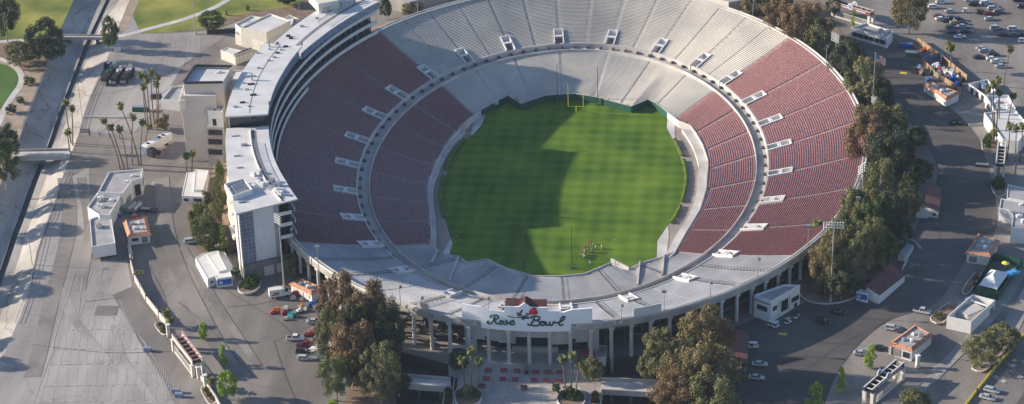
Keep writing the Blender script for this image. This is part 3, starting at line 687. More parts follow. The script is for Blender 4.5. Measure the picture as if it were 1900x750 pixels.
# entrance front behind the middle columns: pale wall over a dark glazed concourse
def on_cyl(px, py, off):
    d = CF + CR*((px-PW/2)/FPX) - CU*((py-PH/2)/FPX); a, b = RA+off, RB+off
    ox, oy = (CAM.x-EC[0])/a, (CAM.y-EC[1])/b; dx, dy = d.x/a, d.y/b
    A = dx*dx+dy*dy; B = 2*(ox*dx+oy*dy); C = ox*ox+oy*oy-1; t = (-B-sqrt(B*B-4*A*C))/2/A
    P = CAM+d*t; return atan2((P.y-EC[1])/b, (P.x-EC[0])/a) % (2*pi), P.z
def cyl_panel(name, outline, off, th, m, parent, step=radians(.9)):
    """outline in (u, z) on the surface off metres outside the rim ellipse, given thickness th inwards"""
    pts = []
    n = len(outline)
    for i in range(n):
        a, b = outline[i], outline[(i+1) % n]; k = max(1, int(abs(b[0]-a[0])/step)+1)
        for j in range(k): pts.append((a[0]+(b[0]-a[0])*j/k, a[1]+(b[1]-a[1])*j/k))
    sc = 130.0; V = [Vector((p[0]*sc, p[1])) for p in pts]; N0 = len(V); Ed = [(i, (i+1) % N0) for i in range(N0)]
    poly = [tuple(v) for v in V]; xs = [v.x for v in V]; zs = [v.y for v in V]; x = min(xs)
    while x < max(xs):
        for z in np.arange(min(zs)+.6, max(zs), 1.2):
            if inside((x, z), poly): V.append(Vector((x, z)))
        x += step*sc
    v, e, f, _, _, _ = delaunay_2d_cdt(V, Ed, [], 0, 1e-5)
    mb = MB(); k = len(v)
    for o_ in (off, off-th):
        for q_ in v: r = rim(q_.x/sc, o_); mb.v.append((r[0], r[1], q_.y))
    for t in f:
        c = sum((v[i] for i in t), Vector((0, 0)))/len(t)
        if inside(c, poly):
            a = sum(v[t[i]].x*v[t[(i+1) % 3]].y-v[t[(i+1) % 3]].x*v[t[i]].y for i in range(3)); t = list(t) if a > 0 else list(t)[::-1]
            mb.f.append(t); mb.f.append([i+k for i in t[::-1]])
    for i in range(N0): j = (i+1) % N0; mb.f.append([i, j, j+k, i+k])
    return mb.build(name, m, parent)
fl, fr = radians(258.5), radians(281.8)
def uz(lst): return [(radians(a), z) for a, z in lst]
cyl_panel('entrance_wall', uz([(258.5, 10.6), (264.6, 10.6), (264.6, 10.2), (267.5, 10.2), (267.5, 12.6), (273.4, 12.6), (273.4, 10.2), (277, 10.2), (277, 10.6), (281.8, 10.6), (281.8, 16.6), (258.5, 16.6)]), -3.2, .4, M['concrete_pale'], stad)
cyl_panel('entrance_wall', uz([(258.5, 5), (260.6, 5), (260.6, 10.6), (258.5, 10.6)]), -3.2, .4, M['concrete_pale'], stad)
cyl_panel('entrance_wall', uz([(279.9, 5), (281.8, 5), (281.8, 10.6), (279.9, 10.6)]), -3.2, .4, M['concrete_pale'], stad)
cyl_panel('entrance_glazing', uz([(260.6, 7.4), (279.9, 7.4), (279.9, 12.6), (260.6, 12.6)]), -7.2, .2, M['glass'], stad)
cyl_panel('ticket_counter', uz([(266.5, 5), (274.8, 5), (274.8, 7.4), (266.5, 7.4)]), -6.2, 1.2, M['concrete'], stad)
cyl_panel('entrance_wall', uz([(260.6, 5), (279.9, 5), (279.9, 7.4), (260.6, 7.4)]), -7.6, .3, M['dark'], stad)
for ud_ in (262.2, 277.2): cyl_panel('loudspeaker', uz([(ud_, 11), (ud_+.6, 11), (ud_+.6, 11.9), (ud_, 11.9)]), -2.8, .4, M['dark'], stad)
# section numbers on the beam
def numtext(s, u, z, size, parent):
    cu = bpy.data.curves.new('number', 'FONT'); cu.body = s; cu.size = size; cu.extrude = .04; cu.align_x = 'CENTER'
    o = bpy.data.objects.new('t', cu); col.objects.link(o); dg = bpy.context.evaluated_depsgraph_get(); me = bpy.data.meshes.new_from_object(o.evaluated_get(dg))
    bpy.data.objects.remove(o); ob = bpy.data.objects.new('section_number', me); me.materials.clear(); me.materials.append(M['green_paint']); col.objects.link(ob)
    r = rim(u, .2); ang = atan2(sin(u)/RB, cos(u)/RA); Mx = Matrix.Translation((r[0], r[1], z)) @ Matrix.Rotation(ang+pi/2, 4, 'Z') @ Matrix.Rotation(pi/2, 4, 'X')
    me.transform(Mx); ob.parent = parent; return ob
for s_, px, py in (('24', 800, 586), ('25', 887, 601), ('26', 1065, 604), ('27', 1147, 597)):
    u, z = on_cyl(px, py, .15)
    r = [(u-radians(.75), z-.7), (u+radians(.75), z-.7), (u+radians(.75), z+.9), (u-radians(.75), z+.9)]
    cyl_panel('number_plate', r, .2, .06, M['concrete_pale'], stad); numtext(s_, u, z-.45, 1.5, stad)

# ------------------------------------------------------------ the pitch
GR = [(1220, 205), (1238, 216), (1236, 238), (1248, 261), (1261, 290), (1269, 315), (1270, 335), (1266, 362), (1258, 390), (1240, 417), (1220, 447), (1217, 487)]
GL = [(830, 482), (837, 444), (828, 414), (821, 380), (820, 360), (824, 337), (832, 312), (845, 284), (857, 264), (876, 249), (895, 230), (902, 211), (924, 198)]
pr = [(p.x, p.y) for p in PX(GR, 0)]; plf = [(p.x, p.y) for p in PX(GL, 0)]
south = [(30, -64.4), (26.6, -69), (20.3, -66), (12, -73.5), (4, -75.5), (-4, -75.5), (-13, -71.5), (-20, -65), (-26, -67.5)]
north = [(-30, 59.5), (-26, 64.8), (-20.6, 58), (-12.6, 65.5), (-1, 68), (7.3, 65), (18.2, 59), (20.5, 57.5), (26.4, 64)]
fieldpoly = pr+south+plf+north
sheet('playing_field', fieldpoly, 0.05, M['turf'], zf=lambda x, y: 0.0)
sheet('field_surround', [ell(53, 79, 2*pi*i/80, 0, -3) for i in range(80)], 0, mat('tan_paving', (.30, .255, .215), .9, .12, .2), zf=lambda x, y: 0.0)
for pg in ([(1222, 206), (1252, 208), (1252, 262), (1237, 238), (1239, 216)], [(1240, 418), (1241, 440), (1236, 478), (1218, 489), (1220, 447)],
           [(835, 445), (837, 445), (840, 452), (828, 490), (812, 488)], [(884, 218), (900, 213), (894, 232), (877, 251), (872, 252)]):
    pp = [(p.x, p.y) for p in PX(pg, 0)]; sheet('concrete_apron', pp, .09, M['concrete_pale'], zf=lambda x, y: 0.0)
def hedge_seg(px, side, label):
    P = spline([(p.x, p.y) for p in PX(px, 0)], 4); mb = MB(); R = random.Random(3)
    r = thing('hedge', label, 'hedge', (P[0].x, P[0].y, 0), group='hedges along the touchlines')
    for i in range(len(P)-1):
        a, b = P[i], P[i+1]; n_ = max(1, int((b-a).length/.9))
        for k in range(n_): q = a.lerp(b, k/n_); mb.blob((q.x+side*.6, q.y, .62), .8, R.random(), 1, .22, (1, 1, .82))
    mb.build('foliage', M['hedge'], r)
    mb = MB()
    for i in range(len(P)-1): mb.tube((P[i].x+side*.6, P[i].y, .05), (P[i].x+side*.6, P[i].y, .5), .08, .05, 5)
    mb.build('stem', M['trunk'], r)
hedge_seg([(1249, 262), (1258, 280), (1264, 292)], 1, 'short yellow-green clipped hedge at the top of the sunlit east touchline')
hedge_seg([(1265, 300), (1270, 325), (1269, 350), (1262, 378)], 1, 'longest sunlit hedge, along the middle of the east touchline')
hedge_seg([(1259, 385), (1250, 404), (1241, 417)], 1, 'sunlit hedge at the bottom end of the east touchline')
hedge_seg([(864, 262), (842, 290), (829, 318)], -1, 'shaded hedge at the top of the west touchline')
hedge_seg([(825, 330), (821, 358), (822, 378), (829, 408)], -1, 'long shaded hedge down the middle of the west touchline')
# goal posts, net masts
def goal(x, y, label):
    r = thing('goal_post', label, 'goal post', (x, y, 0)); mb = MB(); mb.tube((x, y+1.8, 0), (x, y+1.8, 2.3), .14, .14, 8); mb.tube((x, y+1.8, 2.3), (x, y, 3.05), .13, .12, 8); mb.build('stand', M['yellow'], r)
    mb = MB(); mb.tube((x-2.82, y, 3.05), (x+2.82, y, 3.05), .09, .09, 8); mb.build('crossbar', M['yellow'], r)
    for s in (-1, 1): mb = MB(); mb.tube((x+s*2.82, y, 3.0), (x+s*2.82, y, 11.9), .09, .08, 8); mb.build('upright', M['yellow'], r)
goal(0, 54.9, 'yellow forked goal post at the far end of the field')
for x, y, la in ((-7.6, 64.0, 'dark net mast left of the far goal post'), (7.6, 63.0, 'dark net mast right of the far goal post'), (-7.8, -64.5, 'dark net mast in the shade at the near end of the field'), (7.7, -64.3, 'dark net mast on the sunlit grass near the group of players')):
    r = thing('net_mast', la, 'mast', (x, y, 0), group='tall masts behind the goals'); mb = MB(); mb.tube((x, y, 0), (x, y, 15.8), .15, .09, 8); mb.build('pole', M['pole_dark'], r)
    mb = MB(); mb.box((x, y, .4), (.7, .7, .8)); mb.build('base_pad', M['concrete_dark'], r)
# corner gate walls of the field
def wallbox(name, la, cat, px, z, h, wd, m, parent=None):
    pass
def inset(poly, d):
    n = len(poly); a = sum(poly[i][0]*poly[(i+1) % n][1]-poly[(i+1) % n][0]*poly[i][1] for i in range(n)); s = 1 if a > 0 else -1; out = []
    for i in range(n):
        p0, p, p1 = Vector(poly[i-1]), Vector(poly[i]), Vector(poly[(i+1) % n]); e0 = (p-p0).normalized(); e1 = (p1-p).normalized()
        n0 = Vector((-e0.y, e0.x))*s; n1 = Vector((-e1.y, e1.x))*s; m_ = n0+n1; k = m_.dot(n0)
        out.append(tuple(p+m_*(d/max(k, .25))))
    return out
# ============================================================ PRESS BOX
pb = thing('press_box', 'long curved white press pavilion standing along the west rim of the stadium', 'building', (-104, -8, 10))
def lerp_tab(tab, x):
    for (a, va), (b, vb) in zip(tab, tab[1:]):
        if x <= b: return va+(vb-va)*max(0, (x-a))/(b-a)
    return tab[-1][1]
INO = [(140, -5.5), (148, -5.5), (160, -4.7), (168, -3.6), (168.01, -5.8), (178, -5.4), (186, -4.6), (194, -4.0), (213, -3.9), (220, -3.0)]
OUTO = [(140, 9.3), (163, 9.4), (170, 8.4), (178, 9), (190, 10), (202, 11), (210, 13.2), (220, 18)]
def slab(name, u0, u1, fi, fo, z, th, m, parent=pb, n=None):
    n = n or max(4, int((u1-u0)/1.6)); us = [u0+(u1-u0)*k/n for k in range(n+1)]; mb = MB()
    for u in us:
        a = rim(radians(u), fi(u)); b = rim(radians(u), fo(u)); mb.v += [(*a, z-th), (*a, z), (*b, z), (*b, z-th)]
    for k in range(n):
        for j in range(4): a = 4*k+j; b = 4*k+(j+1) % 4; mb.f.append([a, a+4, b+4, b])
    mb.f.append([0, 1, 2, 3]); k = 4*n; mb.f.append([k+3, k+2, k+1, k]); return mb.build(name, m, parent)
fi = lambda u: lerp_tab(INO, u); fo = lambda u: lerp_tab(OUTO, u)
UN, US_, UM = 141.5, 219.6, 193.6
slab('roof', UM, US_, fi, fo, 33.0, .5, M['roof_white'])
slab('roof', UN, 168.3, fi, fo, 33.0, .5, M['roof_white'])
slab('front_fascia', UN, 166, lambda u: fi(u)-.15, lambda u: fi(u)+.1, 32.4, 2.2, M['bluegrey'])
TO = [(140, -4.4), (206, -4.4), (219, -2.6)]; tof = lambda u: lerp_tab(TO, u)
slab('roof', 168.02, UM, fi, fo, 37.4, .55, M['roof_white'])
slab('roof_gutter', 195, 218.6, lambda u: .2, lambda u: 2.0, 33.03, .1, M['concrete_dark'])
slab('roof_gutter', UN, 169, lambda u: -.6, lambda u: .8, 33.03, .1, M['concrete_dark'])
slab('roof_curb', 194.5, 219, lambda u: 2.0, lambda u: 2.25, 33.5, .6, M['white'])
slab('roof_curb', 168.4, 193, lambda u: 2.2, lambda u: 2.35, 37.5, .2, M['roof_grey'])
# outer wall and the recessed glass behind the tiers
slab('outer_wall', UN, US_-2.6, lambda u: fo(u)-1.2, lambda u: fo(u)-.8, 32.5, 23.5, M['cream'])
slab('outer_wall', 168.4, UM-.3, lambda u: fo(u)-1.2, lambda u: fo(u)-.8, 36.8, 4.4, M['cream'])
slab('end_wall', 168.3, 168.9, lambda u: -4.5, lambda u: 7.6, 36.8, 4.0, M['cream'], n=1); slab('end_wall', UM-1.2, UM-.7, lambda u: -3, lambda u: 9, 36.8, 4.0, M['glass'], n=1)
slab('window_band', 168.5, UM-.2, lambda u: -1.6, lambda u: -1.2, 36.6, 17.8, M['glass']); slab('window_band', UN+.4, 168.5, lambda u: -1.6, lambda u: -1.2, 32.5, 13.8, M['glass'])
slab('window_band', UM-.2, US_-.6, lambda u: -.4, lambda u: 0, 32.5, 13.6, M['glass'])
slab('glass_parapet', 169, 190, lambda u: fi(u)+.5, lambda u: fi(u)+.6, 36.6, 3.4, M['bluegrey'])
for z in (20.9, 25.2, 29.2):
    slab('tier_floor', UN+.3, US_-1, lambda u: tof(u)+.3, lambda u: -.5, z-1.0, .35, M['concrete_dark'])
    slab('tier_parapet', UN, US_-.9, tof, lambda u: tof(u)+.35, z, 1.25, M['white'])
slab('tier_parapet', 166.5, 193, lambda u: -5.8, lambda u: -5.5, 19.9, 1.2, M['white'])
slab('tier_floor', 166.5, 193, lambda u: -5.5, lambda u: -.5, 18.9, .2, M['dark'])
mb = MB()
for k in range(46):                       # mullions and divider fins along the tiers
    u = radians(UN+1+k*1.68); a = rim(u, -1.7); 
    mb.box((a[0], a[1], 25.6), (.25, .3, 13.4), u)
mb.build('mullions', M['metal'], pb)
for q in (-4.6, -3.4, -2.2): slab('seat_row', 167.2, 192.6, lambda u: q, lambda u: q+.6, 19.75+(q+4.6)*.25, .7, M['dark'])
# south end
A = Vector((-78.6, -83.7, 0)); B = Vector((-95.3, -93.2, 0)); AB = (B-A); LAB = AB.length; ab = AB.normalized(); nrm = Vector((ab.y, -ab.x, 0))*(1 if Vector((ab.y, -ab.x, 0)).y < 0 else -1); angS = atan2(ab.y, ab.x)
def sq(name, t0, t1, z0, z1, off, th, m, parent=pb):
    mb = MB(); a = A+AB*t0-nrm*(-off); b = A+AB*t1-nrm*(-off); c = (a+b)/2-nrm*th/2; mb.box((c.x, c.y, (z0+z1)/2), ((b-a).length, th, z1-z0), angS); return mb.build(name, m, parent)
zb = G(-90)
sq('end_wall', .36, .72, 13.6, 32.5, -.6, 1, M['white']); sq('end_wall', .98, 1.0, 11.5, 32.5, -.5, 1.2, M['white'])
sq('curtain_wall', .72, .98, 12.4, 32.4, -.45, .5, M['bluegrey'])
mb = MB()
for k in range(15): a = A+AB*.72-nrm*.4*(-1)*0; z = 13+k*1.35; p = A+AB*.72; q = A+AB*.98; mb.beam((p.x, p.y, z), (q.x, q.y, z), .12, .12)
for k in range(5): p = A+AB*(.72+.065*k); mb.beam((p.x, p.y, 12.6), (p.x, p.y, 32), .12, .12)
mb.build('curtain_frame', M['metal'], pb)
sq('base_wall', .05, 1.0, zb-1, 13.5, .3, 1.2, M['concrete_dark']); sq('base_wall', .26, .36, zb-1, 32.4, -.8, .8, M['roof_grey'])
for t in (.22, .44): sq('garage_door', t, t+.17, zb-.5, zb+3.4, .42, .2, M['tan'])
for z in (21, 25.3, 29.3): sq('tier_parapet', .06, .27, z-1.2, z, .15, .3, M['white']); sq('window_band', .08, .27, z, z+2.4, -2.2, .3, M['glass'])
slab('base_wall', 214, US_, lambda u: fo(u)-1.3, lambda u: fo(u)-.7, 13.5, 6, M['concrete'])
slab('outer_wall', 213, US_+.2, lambda u: fo(u)-1.1, lambda u: fo(u)-.7, 32.6, 19.2, M['white'])
for z in (17, 21.4, 25.8, 30):            # curved balconies on the west side by the trees
    slab('balcony', 206, 213.5, lambda u: fo(u)-.8, lambda u: fo(u)+1.3-abs(u-210)*.3, z, 1.1, M['cream'])
# steel rig in the gutter, rooftop plant
mb = MB()
for k in range(26):
    u = radians(199+k*.72); a = rim(u, .4); b = rim(u+.006, 1.8); mb.beam((*a, 33.1), (*b, 34.7), .09, .09); mb.beam((*b, 34.7), (*rim(u+.012, .3), 33.2), .09, .09); mb.beam((*rim(u, 1.2), 34.4), (*rim(u+.0126, 1.2), 34.4), .1, .1)
mb.build('window_rig', M['metal'], pb)
mb = MB()
for k in range(22):
    u = radians(142+k*.62); a = rim(u, .9); b = rim(u+.006, 2.4); mb.beam((*a, 33.1), (*a, 35.0), .1, .1); mb.beam((*a, 34.9), (*rim(u+.0108, .9), 34.9), .1, .1); mb.beam((*a, 35), (*b, 33.1), .09, .09)
mb.build('window_rig', M['metal'], pb)
def onroof(px, py, z, sx, sy, sz, m, name='rooftop_unit', rz=.3):
    z = (33.0 if px > 487 and py < 78 else z); p = at(px, py, z); mb = MB(); mb.box((p.x, p.y, z+sz/2), (sx, sy, sz), rz); return mb.build(name, M[m], pb)
scr = [(p.x, p.y) for p in (at(a_, b_, 34.7) for a_, b_ in ((417, 341), (452, 331), (468, 351), (432, 363)))]
ip_ = inset(scr, .3)
mb = MB()
for i_ in range(4): a_, b_ = scr[i_], scr[(i_+1) % 4]; mb.beam((*a_, 33.8), (*b_, 33.8), .35, 1.8)
mb.build('plant_screen', M['white'], pb)
for k in range(4):
    a_ = at(427+3.2*k, 342+5.0*k, 34.2); b_ = at(449+3.4*k, 336+5.0*k, 34.2); mb = MB(); mb.tube(a_, b_, .55, .55, 10); mb.build('cooling_unit', M['metal'], pb)
for px, py in ((478, 342), (486, 346), (494, 344), (470, 350), (503, 352), (512, 356), (483, 338), (505, 338), (520, 362), (517, 345), (470, 326), (480, 322)): onroof(px, py, 33, 1.6, 1.3, 1.4, 'metal' if px % 2 else 'white', rz=-.4)
onroof(450, 376, 33, 2.6, .3, .5, 'roof_grey', 'rooftop_duct', .4); onroof(437, 253, 33, 2.6, .35, .35, 'roof_grey', 'rooftop_duct'); onroof(440, 290, 33, 2.4, .35, .4, 'roof_grey', 'rooftop_duct'); onroof(453, 270, 33, 2.2, 1.0, .7, 'roof_grey'); onroof(445, 312, 33, 2.2, .3, .4, 'roof_grey', 'rooftop_duct')
for px, py, sx in ((437, 200, 1.6), (450, 192, 1.8), (462, 199, 1.0), (458, 168, 1.5), (470, 143, 1.6), (458, 144, 3.0), (480, 128, 1.2), (452, 156, 1.0), (499, 114, 1.3), (509, 108, 1.4), (515, 100, 1.5), (530, 88, 1.7), (522, 94, 1.0), (500, 93, .9), (540, 72, 1.5), (515, 82, 1.0), (560, 50, 1.6), (588, 35, 1.4), (478, 100, 1.5), (466, 158, 2.4), (512, 84, .8), (470, 178, 2.2), (535, 68, 1.6)):
    onroof(px, py, 37.2, sx, .5, .7, 'metal' if (px+py) % 3 else 'dark', 'roof_vent')
for px, py, h in ((500, 197, 1.8), (468, 150, 2.6), (560, 84, 1.6), (500, 88, 2.5)):
    onroof(px, py, 37.2, .6, .6, h, 'metal', 'antenna_mount')
mb = MB()                                  # penthouse at the north end
p = at(610, 16, 34.5); mb.box((p.x-3, p.y+6, 35), (8, 12, 3.6), .5); mb.build('penthouse', M['cream'], pb)
p = at(628, 6, 36); mb = MB()
for k in range(10): mb.box((p.x-6+k*1.3, p.y-4+k*1.5, 34.2), (.9, .8, .8+.5*(k % 3)), .4)
mb.build('rooftop_unit', M['metal'], pb)

# ============================================================ THE SIGN over the south entrance
s0 = rim(radians(269.7), .6)
sign = thing('stadium_sign', 'big curved white sign with green script lettering and a red rose over the entrance', 'sign', (s0[0], s0[1], 17.2))
def ouz(pts, off=.62): return [on_cyl(a, b, off) for a, b in pts]
ul, zl = on_cyl(893, 606, .62); ur, zr = on_cyl(1059, 610, .62)
uL = on_cyl(858, 590, .62)[0]; uR = on_cyl(1099, 597, .62)[0]; uc0 = on_cyl(936, 590, .62)[0]; uc1 = on_cyl(1015, 590, .62)[0]; ug0 = on_cyl(962, 580, .62)[0]; ug1 = on_cyl(985, 580, .62)[0]; ugm = (ug0+ug1)/2
ZB, ZW, ZC = 16.9, 23.9, 25.1
cyl_panel('sign_board', [(uL, 19.3), (ul, 19.3), (ul, ZB), (ur, ZB), (ur, 19.3), (uR, 19.3), (uR, ZW+.3), (ur+.004, ZW+.3), (ur-.02, ZW-.5), (uc1, ZW-.3), (uc1, ZC), (ug1, ZC), (ugm, ZC+1.5), (ug0, ZC), (uc0, ZC), (uc0, ZW-.6), (ul+.02, ZW-.5), (ul+.0, ZW+.2), (uL, ZW+.4)], .62, .5, M['sign_white'], sign)
for a, b in ((uc0, uc1),):                # tiled roof piece behind the raised middle
    mb = MB(); n = 10
    for k in range(n):
        u = a+(b-a)*k/n; v = a+(b-a)*(k+1)/n
        mb.face([(*rim(u, .1), ZC-.3), (*rim(v, .1), ZC-.3), (*rim(v, -2.6), ZC+1.1), (*rim(u, -2.6), ZC+1.1)]); mb.face([(*rim(u, -2.6), ZC+1.1), (*rim(v, -2.6), ZC+1.1), (*rim(v, -5), ZC-.4), (*rim(u, -5), ZC-.4)])
    mb.face([(*rim(ug0, .2), ZC), (*rim(ugm, .2), ZC+1.55), (*rim(ugm, -3.4), ZC+1.6), (*rim(ug0, -2.8), ZC+1.05)]); mb.face([(*rim(ug1, .2), ZC), (*rim(ug1, -2.8), ZC+1.05), (*rim(ugm, -3.4), ZC+1.6), (*rim(ugm, .2), ZC+1.55)])
    mb.build('tile_roof', M['dark_tile'], sign)
    mb = MB()
    for u in (a, b): mb.face([(*rim(u, .1), 19), (*rim(u, .1), ZC-.35), (*rim(u, -2.6), ZC+1.0), (*rim(u, -5), ZC-.5), (*rim(u, -5), 19)])
    mb.build('gable_wall', M['white'], sign)
mb = MB()
for k in range(14): u = uL+(uR-uL)*(k+.5)/14; mb.beam((*rim(u, .1), 19), (*rim(u, .1), ZW-1), .15, .15); mb.beam((*rim(u, -2.6), 18.7), (*rim(u, .1), ZW-1.5), .15, .15)
mb.build('sign_strut', M['metal'], sign)
def stroke(pts, r, name, m, off=.72, n=5, taper=None):
    """pts in the enlarged picture of the sign (origin 880,540; 8.636 px per px)"""
    q = spline([Vector((a, b)) for a, b in pts], n); W = []
    for v in q: u, z = on_cyl(880+v[0]/8.636, 540+v[1]/8.636, off); W.append(Vector((*rim(u, off), z)))
    mb = MB(); k = len(W)
    for i in range(k-1):
        rr = r if not taper else r*(1-taper*abs(2*i/(k-1)-1)); mb.tube(W[i], W[i+1], rr, rr, 7)
    return mb
def merge(L):
    mb = MB()
    for x in L: b = len(mb.v); mb.v += x.v; mb.f += [[b+i for i in f] for f in x.f]
    return mb
Rr = .26
letters = {
 'R': [[(330, 412), (312, 455), (288, 500), (262, 522), (228, 522), (207, 505), (214, 486), (232, 484)], [(262, 428), (258, 405), (282, 392), (330, 386), (368, 394), (384, 418), (370, 446), (330, 458), (300, 456)], [(322, 460), (338, 486), (350, 515), (372, 528), (400, 515)]],
 'o': [[(440, 478), (418, 486), (408, 508), (418, 532), (440, 534), (462, 514), (464, 490), (444, 478), (430, 486), (448, 498), (478, 492)]],
 's': [[(478, 500), (500, 486), (516, 470), (518, 492), (530, 510), (520, 534), (494, 538), (480, 528)], [(520, 530), (545, 520), (566, 505)]],
 'e': [[(562, 510), (600, 504), (634, 490), (622, 474), (594, 480), (574, 506), (580, 534), (606, 545), (634, 535), (652, 516)]],
 'B': [[(962, 424), (944, 470), (922, 515), (900, 545), (872, 550), (858, 538), (866, 522)], [(908, 440), (912, 418), (944, 408), (1000, 406), (1040, 420), (1044, 446), (1014, 466), (966, 474)], [(966, 474), (1014, 478), (1048, 496), (1046, 530), (1014, 554), (968, 558), (922, 552), (900, 540)]],
 'o2': [[(1106, 490), (1080, 496), (1064, 520), (1070, 548), (1096, 556), (1124, 536), (1126, 506), (1106, 490), (1098, 504), (1122, 512), (1152, 500)]],
 'w': [[(1152, 500), (1146, 528), (1158, 552), (1184, 546), (1204, 520), (1212, 496), (1206, 526), (1214, 552), (1240, 550), (1262, 524), (1272, 494), (1290, 502), (1316, 514)]],
 'l': [[(1316, 514), (1352, 506), (1404, 480), (1440, 444), (1446, 418), (1426, 410), (1400, 432), (1378, 474), (1360, 520), (1368, 548), (1394, 552), (1424, 532)]]}
for k, L in letters.items(): merge([stroke(s, Rr, k, None) for s in L]).build('letter', M['green_paint'], sign)
merge([stroke([(530, 402), (570, 414), (630, 424), (700, 424), (760, 414), (820, 396), (860, 388)], .16, 's', None), stroke([(690, 424), (720, 404), (736, 372), (745, 350)], .12, 's', None), stroke([(860, 390), (880, 370), (900, 350)], .14, 's', None)]).build('rose_stem', M['stem'], sign)
def petal(cx, cy, rx, ry, rot, name, m, off=.7, k=0):
    pts = []
    for i in range(16): t = 2*pi*i/16; x = rx*cos(t); y = ry*sin(t); pts.append((cx+x*cos(rot)-y*sin(rot), cy+x*sin(rot)+y*cos(rot)))
    W = [on_cyl(880+a/8.636, 540+b/8.636, off+.04*k) for a, b in pts]; return cyl_panel(name, W, off+.04*k, .1+.04*k, m, sign)
M['rose2'] = mat('rose_light', (.62, .05, .10), .6, .2, 3)
for i, (cx, cy, rx, ry, ro) in enumerate(((945, 330, 62, 50, 0), (985, 355, 38, 26, -.5), (905, 352, 34, 28, .4), (960, 300, 34, 34, 0))): petal(cx, cy, rx, ry, ro, 'rose_petal', M['rose'], k=1+i)
for i, (cx, cy, rx, ry, ro) in enumerate(((935, 335, 10, 38, .5), (962, 330, 7, 34, .2), (985, 335, 7, 26, -.3))): petal(cx, cy, rx, ry, ro, 'rose_petal', M['rose2'], k=6+i)
petal(756, 328, 17, 32, .35, 'rose_bud', M['rose'], k=1)
for i, (cx, cy, rx, ry, ro) in enumerate(((695, 372, 14, 32, -.3), (735, 388, 36, 13, -.25), (725, 362, 12, 22, .5), (780, 432, 36, 17, .35), (845, 434, 42, 15, -.1), (850, 368, 30, 12, .4), (815, 420, 24, 12, -.7), (775, 452, 26, 11, .6))): petal(cx, cy, rx, ry, ro, 'rose_leaf', M['green_paint'], k=i % 5)
# white banners behind the rim and beside the sign
def banner(u0, u1, z0, z1, off, la, m='white'):
    u0, u1 = radians(u0), radians(u1); p = rim((u0+u1)/2, off); r = thing('billboard', la, 'billboard', (p[0], p[1], z0))
    cyl_panel('panel', [(u0, z0), (u1, z0), (u1, z1), (u0, z1)], off, .25, M[m], r)
    mb = MB()
    for u in (u0+.004, (u0+u1)/2, u1-.004): mb.beam((*rim(u, off-.5), z0-.3), (*rim(u, off-.5), z1), .15, .15); mb.beam((*rim(u, off-1.8), z0-.6), (*rim(u, off-.5), z1-.4), .12, .12)
    mb.build('support', M['metal'], r); return r
u1_ = degrees(on_cyl(1175, 585, .1)[0]); u2_ = degrees(on_cyl(1227, 570, .1)[0]); banner(u1_, u2_, 19.3, 22.0, .1, 'plain white billboard on the rim right of the big sign')
u1_ = degrees(on_cyl(786, 575, -.5)[0]); u2_ = degrees(on_cyl(800, 570, -.5)[0]); banner(u1_-1.2, u2_-.6, 19.3, 21.2, -.5, 'small pale board on the rim left of the big sign', 'concrete_pale')

# ============================================================ BUILDINGS
def unit_box(mb, c, s, rz): mb.box(c, s, rz)
def volume(root, poly, z0, z1, wm, rm, par=.6, units=0, seed=0, wname='wall', open_top=False):
    th = .28; ip = inset(poly, th); mb = MB(); n = len(poly); a = sum(poly[i][0]*poly[(i+1) % n][1]-poly[(i+1) % n][0]*poly[i][1] for i in range(n))
    if a < 0: poly = poly[::-1]; ip = ip[::-1]
    zr = z1-par if not open_top else z0+.1
    for i in range(n):
        j = (i+1) % n; p, q, ii, ij = poly[i], poly[j], ip[i], ip[j]
        mb.face([(*p, z0), (*q, z0), (*q, z1), (*p, z1)]); mb.face([(*p, z1), (*q, z1), (*ij, z1), (*ii, z1)]); mb.face([(*ii, z1), (*ij, z1), (*ij, zr-.05), (*ii, zr-.05)])
    w_ = mb.build(wname, wm, root); mb = MB(); mb.face([(*q, zr) for q in ip]); r_ = mb.build('flat_roof' if not open_top else 'yard_floor', rm, root)
    R = random.Random(seed)
    if units:
        c = Vector((sum(q[0] for q in ip)/n, sum(q[1] for q in ip)/n))
        for k in range(units):
            q = Vector(ip[R.randrange(n)]); p = c.lerp(q, R.uniform(.15, .68)); mb = MB(); sx, sy, sz = R.uniform(.8, 2.2), R.uniform(.8, 1.8), R.uniform(.5, 1.3)
            mb.box((p.x, p.y, zr+sz/2), (sx, sy, sz), .3); mb.tube((p.x, p.y, zr+sz), (p.x, p.y, zr+sz+.2), .35, .35, 8); u_ = mb.build('rooftop_unit', M[R.choice(['metal', 'white', 'roof_grey'])], r_)
    return w_
